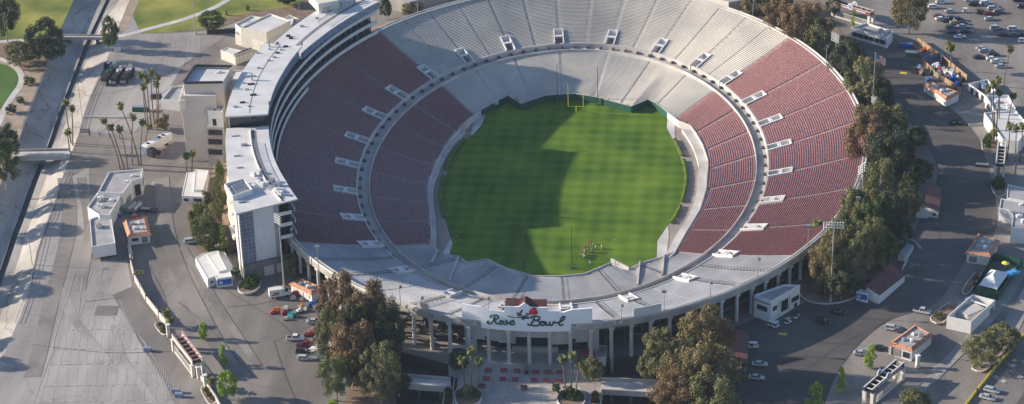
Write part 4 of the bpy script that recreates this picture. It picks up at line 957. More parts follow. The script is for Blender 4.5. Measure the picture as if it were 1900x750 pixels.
def openings(root, poly, z0, lst, m='glass', frame='white'):
    """lst: (edge, t0, t1, height of sill, height of head, kind)"""
    n = len(poly); a = sum(poly[i][0]*poly[(i+1) % n][1]-poly[(i+1) % n][0]*poly[i][1] for i in range(n)); s = 1 if a > 0 else -1
    for e, t0, t1, h0, h1, kd in lst:
        p, q = Vector(poly[e]), Vector(poly[(e+1) % n]); d = q-p; L = d.length; d.normalize(); nn = Vector((d.y, -d.x))*s; ang = atan2(d.y, d.x)
        c = p+d*L*(t0+t1)/2+nn*.05; wd = L*(t1-t0); mb = MB(); mm = {'window': 'roof_grey', 'door': 'concrete_dark', 'shutter': 'tan', 'opening': 'dark', 'board': 'blue', 'awning': 'concrete_pale'}[kd]
        mb.box((c.x, c.y, z0+(h0+h1)/2), (wd, .22, h1-h0), ang); f_ = mb.build({'board': 'sign_board'}.get(kd, kd), M[mm], root)
        if kd == 'window':
            k = max(1, int(wd/2.2))
            mb = MB(); c = p+d*L*(t0+t1)/2+nn*.13
            for i in range(k): cc = p+d*(L*t0+wd*(i+.5)/k)+nn*.14; mb.box((cc.x, cc.y, z0+(h0+h1)/2), (wd/k-.25, .12, h1-h0-.25), ang)
            mb.build('pane', M['glass'], f_)
        if kd == 'board':
            mb = MB(); R = random.Random(int(wd*10)); c = p+d*L*(t0+t1)/2+nn*.18
            mb.box((c.x+d.x*wd*.28, c.y+d.y*wd*.28, z0+(h0+h1)/2), (wd*.22, .05, (h1-h0)*.55), ang); mb.build('sign_mark', M['white'], f_)
def bld(la, roofpx, h, wm='white', rm='roof_white', par=.6, ops=(), units=0, name='building', cat='building', group=None, seed=1, open_top=False, zbase=None):
    P = PX([tuple(p) for p in roofpx]) if zbase is not None else [at(a, b, None, h) for a, b in roofpx]
    if zbase is not None: P = [at(a, b, zbase+h) for a, b in roofpx]
    poly = [(p.x, p.y) for p in P]; cx = sum(p[0] for p in poly)/len(poly); cy = sum(p[1] for p in poly)/len(poly); zg = G(cy) if zbase is None else zbase
    r = thing(name, la, cat, (cx, cy, zg), group=group)
    volume(r, poly, zg-.4, zg+h, M[wm], M[rm], par, units, seed, open_top=open_top); openings(r, poly, zg, ops); return r, poly, zg
def extra(r, roofpx, h, zg, wm='white', rm='roof_white', par=.5, ops=(), units=0, seed=2):
    P = [at(a, b, zg+h) for a, b in roofpx]; poly = [(p.x, p.y) for p in P]; volume(r, poly, zg-.4, zg+h, M[wm], M[rm], par, units, seed); openings(r, poly, zg, ops)
# left: long white L-shaped services building
r, pl_, zg = bld('long white angular service building with grey roof beside the left parking lot', [(182, 356), (202, 319), (265, 313), (262, 330), (245, 335), (227, 359)], 6.6, rm='roof_grey', units=2, ops=[(3, .2, .8, .4, 4.6, 'opening'), (4, .3, .7, .3, 3, 'door'), (2, .2, .8, 2.5, 4.5, 'window')])
extra(r, [(162, 384), (181, 357), (226, 360), (203, 399), (184, 398)], 5.2, zg, rm='roof_grey', units=5)
extra(r, [(166, 407), (184, 399), (206, 401), (214, 451), (170, 458)], 3.9, zg, rm='roof_grey', units=2, seed=5)
def kiosk(la, outer, h, units=3, ops=(), slope=1.15, seed=3, notch=True):
    P = [at(a, b, None, h) for a, b in outer]; poly = [(p.x, p.y) for p in P]; n = len(poly); cx = sum(p[0] for p in poly)/n; cy = sum(p[1] for p in poly)/n; zg = G(cy)
    r = thing('concession_stand', la, 'building', (cx, cy, zg), group='concession stands with clay tile roofs')
    wp = inset(poly, .55); mb = MB(); mb.prism(wp, zg-.4, zg+h-.15); mb.build('wall', M['white'], r)
    a = sum(poly[i][0]*poly[(i+1) % n][1]-poly[(i+1) % n][0]*poly[i][1] for i in range(n))
    if a < 0: poly = poly[::-1]
    ip = inset(poly, slope); mb = MB()
    for i in range(n):
        j = (i+1) % n; mb.face([(*poly[i], zg+h-.1), (*poly[j], zg+h-.1), (*ip[j], zg+h+.75), (*ip[i], zg+h+.75)]); mb.face([(*ip[i], zg+h+.75), (*ip[j], zg+h+.75), (*ip[j], zg+h), (*ip[i], zg+h)]); mb.face([(*poly[j], zg+h-.1), (*poly[i], zg+h-.1), (*wp[i], zg+h-.35), (*wp[j], zg+h-.35)] if a > 0 else [(*poly[j], zg+h-.1), (*poly[i], zg+h-.1), (*inset(poly, .55)[i], zg+h-.35), (*inset(poly, .55)[j], zg+h-.35)])
    # ridge caps on the hips
    for i in range(n): mb.tube((*poly[i], zg+h-.05), (*ip[i], zg+h+.8), .13, .13, 5)
    mb.build('tile_roof', M['tile'], r)
    mb = MB(); mb.face([(*q, zg+h+.25) for q in ip]); fr_ = mb.build('flat_roof', M['roof_grey'], r)
    R = random.Random(seed); c = Vector((sum(q[0] for q in ip)/n, sum(q[1] for q in ip)/n))
    for k in range(units):
        q = Vector(ip[k % n]); p = c.lerp(q, R.uniform(.2, .6)); mb = MB(); s_ = R.uniform(.8, 1.5); mb.box((p.x, p.y, zg+h+.25+s_*.35), (s_, s_, s_*.7), R.random()); mb.tube((p.x, p.y, zg+h+.2+s_*.7), (p.x, p.y, zg+h+.45+s_*.7), .3, .3, 7); mb.build('rooftop_unit', M[R.choice(['metal', 'white'])], fr_)
    openings(r, wp if a > 0 else inset(P2(outer, h), .55), zg, ops); return r
def P2(px, h): return [(p.x, p.y) for p in [at(a, b, None, h) for a, b in px]]
kiosk('concession stand with orange tile roof beside the left service building', [(227, 409), (272, 400), (281, 437), (237, 443)], 2.9, 4, [(2, .1, .4, 0, 2.1, 'door'), (2, .55, .9, .9, 2.1, 'window'), (1, .2, .8, 1, 2.2, 'shutter')])
kiosk('orange tiled concession stand under the left end of the stadium front', [(535, 527), (560, 515), (604, 535), (578, 550)], 2.9, 5, [(3, .1, .3, .8, 2.1, 'shutter'), (3, .4, .6, .8, 2.1, 'shutter'), (3, .7, .9, .8, 2.1, 'shutter')])
kiosk('dull red tiled stand between the equipment yard and the east road', [(1712, 156), (1724, 150), (1783, 173), (1756, 187)], 3.0, 3, [(3, .05, .3, .8, 2.2, 'shutter'), (3, .38, .62, .8, 2.2, 'shutter'), (3, .7, .95, .8, 2.2, 'shutter')])
kiosk('orange tiled stand right of the east road beside the tent yard', [(1790, 473), (1815, 433), (1856, 447), (1838, 479)], 3.1, 5, [(3, .55, .9, .2, 2.2, 'door'), (3, .1, .4, .9, 2.2, 'shutter')])
kiosk('orange tiled stand behind the lower right entrance gate', [(1646, 641), (1698, 599), (1733, 621), (1693, 656)], 3.3, 6, [(3, .08, .4, .3, 2.4, 'window'), (3, .5, .95, 0, 2.6, 'door')])
# white flat buildings on the west
r, pl_, zg = bld('white low building with raised roof part beside the round green trees', [(337, 363), (346, 320), (387, 316), (380, 366), (352, 364)], 2.8, par=.15, ops=[(4, .2, .8, .8, 2, 'window'), (3, .25, .75, .9, 2.1, 'opening')])
extra(r, [(359, 352), (362, 314), (387, 316), (376, 352)], 3.6, zg, par=.12)
r, pl_, zg = bld('white building with a blue sign board at the foot of the press pavilion', [(362, 477), (376, 467), (404, 461), (424, 497), (431, 515), (402, 520), (399, 514), (385, 520)], 3.0, par=.15, ops=[(4, .06, .94, .5, 2.3, 'board'), (6, .3, .7, 1, 1.8, 'window')])
extra(r, [(384, 474), (404, 467), (421, 500), (405, 504)], 3.5, zg, par=.1)
extra(r, [(405, 465), (416, 466), (437, 503), (426, 504)], 2.3, zg, par=.1)
kb = [(p.x, p.y) for p in PX([(362, 490), (384, 534)])]
# annex tower and its neighbours
r, pl_, zg = bld('tall tan annex tower with white roof behind the press pavilion', [(341, 153), (362, 121), (431, 123), (414, 152)], 29.5, 'tan', 'roof_white', .9, zbase=10, units=1)
extra(r, [(336, 178), (341, 154), (400, 154), (400, 178)], 25.2, 10, 'tan', 'roof_white', .1)
extra(r, [(418, 157), (431, 131), (452, 131), (445, 157)], 25.0, 10, 'cream', 'roof_white', .4)
P = [at(338+k*1.4, 186+k*11, 34-k*2.6) for k in range(10)]; mb = MB()
for k in range(9): mb.beam(P[k], P[k+1], 1.5, .5)
mb.build('stair_flight', M['cream'], r)
for c0, c1 in (((342, 153.6), (413, 152.6)), ((342, 152), (362, 122)), ((364, 121.4), (430, 123))):
    a_ = at(*c0, 39.7); b_ = at(*c1, 39.7); mb = MB(); mb.beam(a_, b_, .7, .7); mb.build('parapet_rail', M['dark'], r)
r, pl_, zg = bld('grey-white rooftop service block with open west balconies', [(390, 187), (417, 188), (412, 207), (385, 206)], 20.5, 'white', 'roof_grey', .9, zbase=10, units=4, ops=[(2, .45, .7, 15, 17.5, 'opening')])
for z in (14.5, 11, 7.2): extra(r, [(384, 206+(20.5-z)*5.0), (392, 190+(20.5-z)*5.0), (420, 190+(20.5-z)*5.0), (414, 207+(20.5-z)*5.0)], z, 10, 'concrete', 'concrete_pale', .2, ops=[(3, .08, .92, z-2.9, z-.9, 'opening')])
bld('low white building with sunken grey roof beside the tall palms', [(299, 184), (318, 160), (341, 158), (333, 188)], 4.0, 'white', 'roof_grey', .8)
r, pl_, zg = bld('big cream two-tier block near the park behind the press pavilion', [(436, 64), (446, 45), (545, 30), (540, 60), (492, 79)], 4.2, 'cream', 'roof_white', .5, ops=[(4, .1, .2, 1, 3, 'shutter')])
extra(r, [(446, 51), (501, 25), (539, 38), (494, 60)], 8.2, zg, 'cream', 'roof_white', .5)
extra(r, [(436, 44), (466, 29), (486, 32), (446, 52)], 6.6, zg, 'cream', 'roof_white', .6)
bld('small cream box building above the cooling units', [(409, 93), (422, 88), (450, 94), (437, 103)], 3.9, 'cream', 'roof_white', .3)
bld('small green-grey roofed building between the park and the press pavilion', [(530, 33), (536, 27), (562, 38), (552, 47)], 3, 'cream', 'roof_grey', .5, units=3)
bld('white building beyond the far rim beside the trees', [(1290, -14), (1345, -20), (1400, -4), (1352, 4)], 6, 'cream', 'roof_grey', .5, ops=[(3, .1, .9, 2, 4, 'window')])
bld('dark roofed building beyond the rim at the north end of the press pavilion', [(712, -6), (790, -30), (830, -14), (760, 4)], 5, 'concrete', 'roof_grey', .4)
# east
r, pl_, zg = bld('long white single-storey office with a window strip in the upper right', [(1579, 51), (1608, 42), (1657, 58), (1647, 70)], 4.4, 'white', 'roof_grey', .7, units=7, ops=[(3, .05, .95, 1.2, 2.9, 'window')])
r, pl_, zg = bld('white walled yard with tanks at the right edge below the parked cars', [(1797, 155), (1833, 147), (1848, 168), (1829, 178)], 2.8, 'white', 'roof_grey', .6, open_top=True, ops=[(3, .1, .25, 0, 2.2, 'opening'), (3, .4, .55, 0, 2.2, 'opening'), (3, .7, .85, 0, 2.2, 'opening')])
for px, py in ((1822, 164), (1826, 168), (1829, 160)): p = at(px, py); mb = MB(); mb.tube((p.x, p.y, 10), (p.x, p.y, 12.6), 1.1, 1.1, 12); mb.build('water_tank', M['bluegrey'], r)
bld('white building with cluttered roof behind the palm group', [(1829, 178), (1871, 176), (1885, 202), (1848, 209)], 4.4, 'white', 'roof_white', .8, units=7, seed=8, ops=[(3, .1, .3, 0, 2.2, 'opening'), (3, .5, .8, 1, 2.4, 'window')])
bld('large plain white roofed building at the right edge above the planter', [(1826, 209), (1885, 205), (1912, 235), (1890, 262), (1860, 258)], 4.8, 'white', 'roof_white', .5, units=1, seed=4, ops=[(4, .1, .25, 0, 2.4, 'door'), (4, .4, .6, 1, 2.6, 'window')])
r, pl_, zg = bld('grey flat-roofed workshop block at the right edge', [(1857, 368), (1900, 375), (1930, 380), (1928, 402), (1854, 386)], 4.9, 'white', 'roof_grey', .3, units=2, ops=[(4, .05, .3, .2, 2.4, 'window'), (4, .35, .5, 0, 3, 'shutter')])
extra(r, [(1870, 342), (1930, 356), (1930, 379), (1868, 367)], 4.3, zg, 'white', 'roof_grey', .2)
extra(r, [(1880, 394), (1930, 396), (1930, 425), (1876, 422)], 5.6, zg, 'white', 'roof_grey', .3, units=3)
r, pl_, zg = bld('roofless white walled yard holding a big pale tank', [(1757, 589), (1804, 543), (1847, 555), (1802, 600)], 3.9, 'white', 'concrete', .4, open_top=True, ops=[(2, .06, .2, 0, 2.2, 'door')])
p = at(1802, 577, zg+2.5); mb = MB(); mb.box((p.x, p.y, zg+1.4), (8.4, 4.6, 2.4), .75); mb.box((p.x, p.y, zg+2.8), (7.4, 3.6, .5), .75); mb.build('tank', M['concrete_pale'], r)
mb = MB(); a_ = at(1792, 553, zg+3.6); b_ = at(1832, 566, zg+3.6); mb.beam((a_.x, a_.y, zg+3.3), (b_.x, b_.y, zg+3.3), .3, .5); mb.build('inner_wall', M['white'], r)
for k in range(7): p = at(1766+k*5, 586-k*5.4, zg+1.5); mb = MB(); mb.box((p.x, p.y, zg+1.2), (.6, 1.0, 1.8+.3*(k % 2)), .75); mb.build('electrical_cabinet', M['bluegrey' if k % 2 else 'metal'], r)
r, pl_, zg = bld('two-storey white ticket office beside the stadium columns', [(1399, 548), (1455, 526), (1485, 527), (1431, 561)], 7.4, 'white', 'roof_grey', .7, ops=[(3, .2, .8, 3.0, 4.8, 'window'), (2, .04, .30, 2.6, 4.4, 'window'), (2, .34, .38, 0, 6, 'awning'), (2, .42, .66, 1.4, 5.4, 'window'), (2, .70, .75, 0, 6, 'awning'), (2, .8, .95, 3.4, 5, 'window'), (2, .1, .2, .3, 2, 'window'), (3, .05, .95, 5.8, 6.2, 'door')])
# sheds with sloping maroon roofs
def shed(la, px, hs, ops=(), roofm='roof_maroon', ov=.35, group='white sheds with sloping maroon roofs', box=None):
    P = [at(a, b, None, h) for (a, b), h in zip(px, hs)]; poly = [(p.x, p.y) for p in P]; n = len(poly); cx = sum(p[0] for p in poly)/n; cy = sum(p[1] for p in poly)/n; zg = G(cy)
    r = thing('shed', la, 'shed', (cx, cy, zg), group=group); a = sum(poly[i][0]*poly[(i+1) % n][1]-poly[(i+1) % n][0]*poly[i][1] for i in range(n))
    if a < 0: poly = poly[::-1]; hs = list(hs)[::-1]
    wp = inset(poly, ov); mb = MB(); mb.prism(wp, zg-.4, [zg+h-.2 for h in hs]); mb.build('wall', M['white'], r)
    mb = MB(); mb.prism(poly, [zg+h-.16 for h in hs], [zg+h for h in hs], bot=True); mb.build('roof', M[roofm], r)
    openings(r, wp, zg, ops)
    return r, wp, zg
shed('white shed with maroon roof and blue sign board below the east trees', [(1605, 532), (1652, 489), (1682, 507), (1632, 551)], (4.4, 4.4, 3.1, 3.1), ops=[(1, .1, .25, .9, 2.1, 'opening'), (1, .4, .52, .9, 2.1, 'shutter'), (1, .7, .85, .9, 2.1, 'shutter'), (2, .1, .8, 1, 2.2, 'shutter')])
r, pl_, zg = bld('small white box with a blue sign board beside the lower maroon-roofed shed', [(1589, 541), (1597, 536), (1612, 541), (1611, 546)], 3.2, 'white', 'roof_white', .1, ops=[(3, .08, .92, .9, 2.6, 'board')])
shed('white shed with dull maroon roof on the edge of the east road', [(1715, 381), (1721, 337), (1748, 349), (1743, 392)], (4.2, 4.2, 3.1, 3.1), ops=[(3, .6, .85, 1, 1.7, 'opening')])
bld('small white box annexed to the upper maroon-roofed shed', [(1700, 392), (1702, 386), (1724, 388), (1723, 394)], 2.4, 'white', 'roof_white', .1)
shed('long shed with flat maroon roof behind the lower right eucalyptus trees', [(1356, 605), (1391, 613), (1386, 677), (1350, 662)], (3.8, 3.0, 3.0, 3.8), ops=[(1, .3, .6, .8, 2, 'shutter')])
shed('white walled shed with tan gable roof beside the big eucalyptus and parked cars', [(584, 651), (592, 612), (626, 618), (613, 645)], (3.0, 3.0, 3.8, 3.8), ops=[(3, .3, .55, .8, 1.6, 'opening')], roofm='tan')
# ticket windows boards at left
# ============================================================ WALLS, FENCES, RAILS, BRIDGES
def wall_line(la, px, h, th, m, name='wall', cat='wall', posts=0, group=None, off=0):
    P = PX(px); zs = [G(p.y)+off for p in P]; r = thing(name, la, cat, (P[0].x, P[0].y, zs[0]), group=group); mb = MB()
    for i in range(len(P)-1): mb.beam((P[i].x, P[i].y, zs[i]+h/2-.1), (P[i+1].x, P[i+1].y, zs[i+1]+h/2-.1), th, h+.2)
    mb.build('panel', M[m], r)
    if posts:
        for i in range(len(P)-1):
            L = (P[i+1]-P[i]).length; k = max(1, int(L/posts))
            for j in range(k+1): q = P[i].lerp(P[i+1], j/k); mb = MB(); mb.box((q.x, q.y, G(q.y)+off+(h+.2)/2), (th+.15, th+.15, h+.25)); mb.build('post', M[m], r)
    return r
def railing(la, px, h=1.1, m='metal', every=2.5, name='railing', z=None, group=None):
    P = PX(px) if z is None else PX(px, z); r = thing(name, la, 'railing', tuple(P[0]), group=group); mb = MB()
    for i in range(len(P)-1):
        for k in (h, h*.55): mb.beam((P[i].x, P[i].y, P[i].z+k), (P[i+1].x, P[i+1].y, P[i+1].z+k), .07, .07)
        L = (P[i+1]-P[i]).length; n = max(1, int(L/every))
        for j in range(n+1): q = P[i].lerp(P[i+1], j/n); mb.beam((q.x, q.y, q.z), (q.x, q.y, q.z+h), .09, .09)
    mb.build('rail', M[m], r); return r
wall_line('long tan wall curving from the tiled stand down to the left entrance gate', [(240, 455), (243, 492), (250, 520), (272, 560), (296, 590), (310, 606)], 2.2, .35, 'tan', posts=6)
wall_line('tan wall from the left entrance gate down to the bottom edge', [(366, 697), (380, 712), (402, 745), (425, 790)], 1.6, .4, 'tan')
wall_line('brown board fence along the lower edge of the car park', [(1702, 80), (1742, 108), (1794, 150)], 2.3, .12, 'wood', 'fence', 'fence', posts=3)
wall_line('brown board fence between the equipment yard and the tiled stand', [(1712, 118), (1735, 142), (1752, 152), (1782, 172)], 2.0, .12, 'wood', 'fence', 'fence', posts=3)
wall_line('dark screened fence closing the top of the equipment yard', [(1713, 116), (1746, 108), (1746, 122)], 2.4, .1, 'bluegrey', 'fence', 'fence')
wall_line('dark green screen fence around the white tent', [(1808, 543), (1843, 483), (1895, 495), (1850, 558), (1808, 543)], 2.6, .1, 'green_wall', 'fence', 'fence', posts=4)
wall_line('row of yellow barrier boards beside the lower right car park', [(1788, 760), (1812, 728), (1850, 680), (1890, 634), (1925, 600)], 1.0, .3, 'paint_yellow', 'barrier', 'barrier', posts=2.2)
wall_line('black mesh fence in front of the big cream block', [(385, 64), (436, 62)], 2.0, .1, 'dark', 'fence', 'fence', posts=3)
wall_line('pale low wall crossing the road on the upper left', [(155, 219), (244, 220)], .7, .35, 'concrete_pale')
wall_line('grey screened barrier across the road above the angular building', [(150, 247), (166, 247), (166, 251), (222, 258)], 1.8, .15, 'roof_grey', 'fence', 'fence', posts=4)
wall_line('stepped stone wall by the round planter below the press pavilion', [(427, 526), (436, 519), (450, 514)], 1.6, .5, 'concrete')
wall_line('pale low wall left of the two shrubs at the road on the east', [(1797, 234), (1822, 232)], .8, .4, 'concrete_pale')
railing('thin rail along the parking side of the channel, upper stretch', [(196, 120), (182, 150), (170, 178), (158, 210), (150, 240)], group='rails along the channel')
railing('thin rail along the parking side of the channel, below the vehicle bridge', [(122, 318), (108, 362), (92, 405), (76, 452), (60, 515), (45, 560), (30, 600)], group='rails along the channel')
railing('wire fence along the park side of the channel', [(116, 60), (100, 100), (84, 135), (62, 190), (42, 242)], .9, group='rails along the channel')
def bridge(la, A0, A1, B0, B1, name='bridge', th=.7, par=.9, m='concrete', z=None, nsup=3):
    P = [at(*p, 10.15 if z is None else z) for p in (A0, A1, B1, B0)]; c = sum((Vector(p) for p in P), Vector())/4; r = thing(name, la, 'bridge', (c.x, c.y, P[0].z-1)); zz = P[0].z
    mb = MB(); mb.prism([(p.x, p.y) for p in P], zz-th, zz, bot=True); mb.build('deck', M['concrete_pale'], r)
    for a, b in ((P[0], P[1]), (P[3], P[2])): mb = MB(); mb.beam((a.x, a.y, zz+par/2-.2), (b.x, b.y, zz+par/2-.2), .3, par+.6); mb.build('parapet', M[m], r)
    for k in range(nsup): t = (k+.5)/nsup; q = (P[0].lerp(P[1], t)+P[3].lerp(P[2], t))/2; mb = MB(); mb.box((q.x, q.y, zz-th-2.2), (.8, 2.4, 4.4)); mb.build('pier', M['concrete_dark'], r)
    return r
bridge('narrow pale footbridge crossing the channel near the dark round tree', (104, 66), (206, 67), (104, 71.5), (206, 72), 'footbridge', .5, .5, nsup=2)
bridge('wide pale bridge crossing the channel near the lower palms', (22, 281), (130, 279), (26, 294), (130, 292), 'bridge', 1.0, .7, nsup=3)
bridge('curved concrete ramp bridge left of the entrance plaza', (640, 690), (836, 706), (640, 708), (838, 725), 'ramp_bridge', .8, 1.0, z=5.3, nsup=5)
bridge('concrete ramp bridge right of the entrance plaza', (1116, 706), (1262, 712), (1116, 728), (1262, 736), 'ramp_bridge', .8, 1.0, z=5.3, nsup=4)
# the plaza in front of the entrance
pz = [(p.x, p.y) for p in PX([(836, 640), (1112, 640), (1112, 668), (1118, 700), (1118, 740), (1110, 790), (836, 790), (850, 702), (832, 697)], 5)]
sheet('plaza_paving', pz, Z1, ground_mat('plaza', (.34, .30, .27), (.42, .38, .34), (1, .6, 1), .06, 0))
mb = MB()
for i in range(9):
    a = at(845+i*32, 690, 5); b = at(838+i*33, 750, 5); mb.beam((a.x, a.y, 5+Z2), (b.x, b.y, 5+Z2), .35, .02)
for y in (697, 712, 730): a = at(850, y, 5); b = at(1110, y+4, 5); mb.beam((a.x, a.y, 5+Z2+.01), (b.x, b.y, 5+Z2+.01), .3, .02)
o = mb.build('paving_band', M['roof_grey']); o['kind'] = 'structure'
r, pl_, zg = bld('white stair block left of the entrance columns', [(833, 660), (840, 640), (868, 640), (858, 662)], 3.0, 'white', 'concrete', .8, zbase=5)
r, pl_, zg = bld('pale stair block right of the entrance columns', [(1108, 664), (1104, 640), (1127, 640), (1124, 664)], 2.6, 'concrete_pale', 'concrete', .6, zbase=5)
# ============================================================ PLANTERS, GATES
def planter(la, px, shrubs, h=.5, m='concrete_pale', leaf='hedge', dirt='dirt', sr=1.0):
    pts = [(p.x, p.y) for p in PX(px)]; pl = smooth_poly(pts, 3); c = (sum(p[0] for p in pts)/len(pts), sum(p[1] for p in pts)/len(pts)); zg = G(c[1])
    r = thing('planter', la, 'planter', (c[0], c[1], zg)); mb = MB()
    for i in range(len(pl)): a, b = pl[i], pl[(i+1) % len(pl)]; mb.beam((*a, zg+h/2), (*b, zg+h/2), .3, h)
    mb.build('kerb', M[m], r); mb = MB(); mb.face([(*p, zg+h*.7) for p in pl]); mb.build('soil', M[dirt], r)
    for i, (x, y, s) in enumerate(shrubs):
        p = at(x, y); mb = leafball((p.x, p.y, zg+h*.6+s*.5), s, 100+i); mb.build('shrub', M[leaf], r)
    return r
def leafball(c, s, seed, n=None, sq=.75):
    R = random.Random(seed); mb = MB(); n = n or int(260*min(2.2, s))
    for i in range(n):
        v = Vector((R.gauss(0, 1), R.gauss(0, 1), R.gauss(0, 1))).normalized()*(R.random()**.45)*s; v.z *= sq
        a = Vector((R.gauss(0, 1), R.gauss(0, 1), R.gauss(0, 1))).normalized(); b = a.orthogonal().normalized(); a2 = a.cross(b); k = R.uniform(.14, .26)
        P = Vector(c)+v; mb.face([P-b*k-a2*k*.6, P+b*k-a2*k*.6, P+b*k+a2*k*.6, P-b*k+a2*k*.6])
    return mb
planter('oval stone planter with green shrubs at the foot of the press pavilion', [(442, 538), (447, 522), (462, 512), (478, 513), (484, 524), (480, 538), (464, 548), (448, 547)], [(455, 532, 1.6), (465, 526, 2.0), (474, 524, 1.7), (470, 532, 1.4), (458, 538, 1.2)], .7)
planter('kerbed planter with low shrubs above the left entrance gate', [(287, 603), (296, 597), (306, 600), (312, 616), (311, 622), (301, 622)], [(298, 605, .9), (303, 612, .9), (296, 603, .7), (307, 617, .7), (301, 618, .6)], .3, leaf='leaf_olive')
planter('kerbed planter with shrubs below the left entrance gate', [(373, 724), (380, 717), (392, 718), (400, 735), (400, 748), (388, 750)], [(383, 726, .9), (391, 727, 1.0), (388, 735, .9), (395, 742, .8)], .3, leaf='leaf_olive')
planter('white rounded planter under the left palms on the plaza', [(844, 742), (848, 728), (866, 722), (888, 726), (894, 738), (888, 752), (866, 760), (850, 756)], [(853, 736, 1.3), (866, 730, 1.6), (878, 730, 1.3), (886, 738, 1.4), (868, 742, 1.5)], 1.0, leaf='leaf_olive')
planter('white rounded planter under the right palms on the plaza', [(1034, 744), (1042, 730), (1058, 724), (1076, 728), (1086, 740), (1080, 756), (1056, 762), (1040, 756)], [(1044, 738, 1.4), (1056, 732, 1.6), (1068, 736, 1.5), (1060, 744, 1.6), (1076, 744, 1.2)], 1.0, leaf='leaf_green')
planter('narrow bed with red-leaved shrubs left of the plaza steps', [(826, 724), (836, 718), (842, 735), (838, 760), (822, 760)], [(832, 728, 1.2), (832, 738, 1.2), (830, 748, 1.2)], .3, leaf='leaf_redgreen')
planter('narrow bed with red and yellow shrubs right of the plaza', [(1098, 732), (1110, 728), (1114, 745), (1112, 760), (1096, 760)], [(1104, 736, 1.3), (1104, 746, 1.3)], .3, leaf='leaf_redgreen')
planter('dark soil bed with white kerb beside the roofless white yard', [(1726, 592), (1762, 560), (1782, 560), (1748, 603)], [(1738, 590, 1.1), (1745, 588, 1.1), (1750, 592, .9), (1742, 596, .8)], .4, leaf='leaf_olive')
planter('long narrow kerbed bed beside the lower tiled stand on the right', [(1786, 541), (1813, 500), (1822, 503), (1797, 548)], [(1806, 530, .8), (1812, 518, .8)], .4, leaf='leaf_olive')
planter('square white kerbed bed around the lone olive tree', [(1803, 684), (1816, 674), (1837, 680), (1820, 692)], [(1818, 682, .4)], .45)
planter('kerbed bed under the second olive tree beside the car park', [(1838, 655), (1858, 645), (1866, 650), (1850, 664)], [(1852, 654, .4)], .45)
planter('kerbed bush island at the road on the right, above the grey workshop', [(1840, 350), (1843, 340), (1862, 338), (1866, 360), (1850, 366)], [(1846, 345, 1.8), (1853, 340, 2.0), (1850, 350, 1.6), (1858, 348, 1.6)], .4, leaf='leaf_green')
planter('kerbed bush island at the road on the right, under the leaning palms', [(1822, 268), (1826, 256), (1850, 250), (1862, 270), (1850, 284), (1826, 282)], [(1830, 266, 1.8), (1836, 258, 1.8), (1832, 274, 1.2), (1856, 276, 1.3)], .5, leaf='leaf_green')
planter('walled bush bed between the two white buildings below the annex tower', [(386, 462), (388, 450), (404, 450), (404, 460)], [(390, 452, 1.1), (398, 450, 1.1)], .6, leaf='leaf_olive')

def gate(la, A, B, h, dep, signm, side=1, disc=False, beamm='tan', seed=0):
    P = at(*A); Q = at(*B); zg = G(P.y); r = thing('entrance_gate', la, 'gate', (P.x, P.y, zg), group='entrance gates with sign trusses'); d = (Q-P); d.z = 0; L = d.length; d.normalize(); n = Vector((-d.y, d.x, 0))*side; ang = atan2(d.y, d.x)
    for t in (0, L):
        for s in (0, dep): c = P+d*t+n*s; mb = MB(); mb.box((c.x, c.y, zg+h*.45), (1.0, 1.0, h*.9), ang); mb.box((c.x, c.y, zg+h*.92), (1.3, 1.3, .3), ang); mb.build('pillar', M['cream'], r)
    for s in (0, dep):
        mb = MB(); a = P+d*-.5+n*s; b = P+d*(L+.5)+n*s; mb.beam((a.x, a.y, zg+h+.7), (b.x, b.y, zg+h+.7), .25, 1.5); mb.build('fascia', M[signm], r)
        mb = MB(); mb.beam((a.x, a.y, zg+h+1.52), (b.x, b.y, zg+h+1.52), .42, .18); mb.build('cornice', M[beamm], r)
    mb = MB(); k = max(3, int(L/2.4))
    for i in range(k+1): a = P+d*L*i/k; b = a+n*dep; mb.beam((a.x, a.y, zg+h+1.2), (b.x, b.y, zg+h+1.2), .22, .3)
    mb.build('cross_beam', M[beamm], r); mb = MB(); a = P+n*dep*.5; b = Q+n*dep*.5; mb.beam((a.x, a.y, zg+h), (b.x, b.y, zg+h), dep-.3, .15); mb.build('canopy', M['dark'], r)
    mb = MB(); a = P+d*.6; b = Q-d*.6
    for i in range(int(L/.5)): c = P+d*(.6+i*.5); mb.box((c.x, c.y, zg+1.3), (.12, .12, 2.6), ang)
    for z in (.3, 2.5): mb.beam((a.x, a.y, zg+z), (b.x, b.y, zg+z), .1, .15)
    mb.build('bars', M['cream'], r); mb = MB(); mb.beam((a.x, a.y, zg+.25), (b.x, b.y, zg+.25), .35, .5); mb.build('kerb', M['concrete_pale'], r)
    R = random.Random(seed); mb = MB()      # pale lettering blocks on the fascia, not legible at this distance
    x = .8
    while x < L-1: wd = R.uniform(.35, .6); c = P+d*x-n*.16; mb.box((c.x, c.y, zg+h+.75), (wd, .06, .55), ang); x += wd+.22+(.5 if R.random() < .15 else 0)
    mb.build('lettering', M['white'], r)
    if disc:
        for s in (-.2, dep+.2):
            c = P+d*L*.48+n*s; mb = MB(); mb.tube(c-n*.12+Vector((0, 0, h+1.6-0)), c+n*.12+Vector((0, 0, h+1.6)), 1.25, 1.25, 24); e = mb.build('emblem', M['white'], r)
            mb = MB(); mb.tube(c-n*.16+Vector((0, 0, h+1.6)), c+n*.16+Vector((0, 0, h+1.6)), .85, .85, 20); mb.build('emblem_face', M['blue2'] if 'blue2' in M else M['bluegrey'], e)
    return r
gate('entrance gate with pinkish sign truss on the left, between two planters', (323, 652), (359, 700), 4.4, 3.2, 'tan', 1, False, 'pinkbeam' if 'pinkbeam' in M else 'tan', 1)
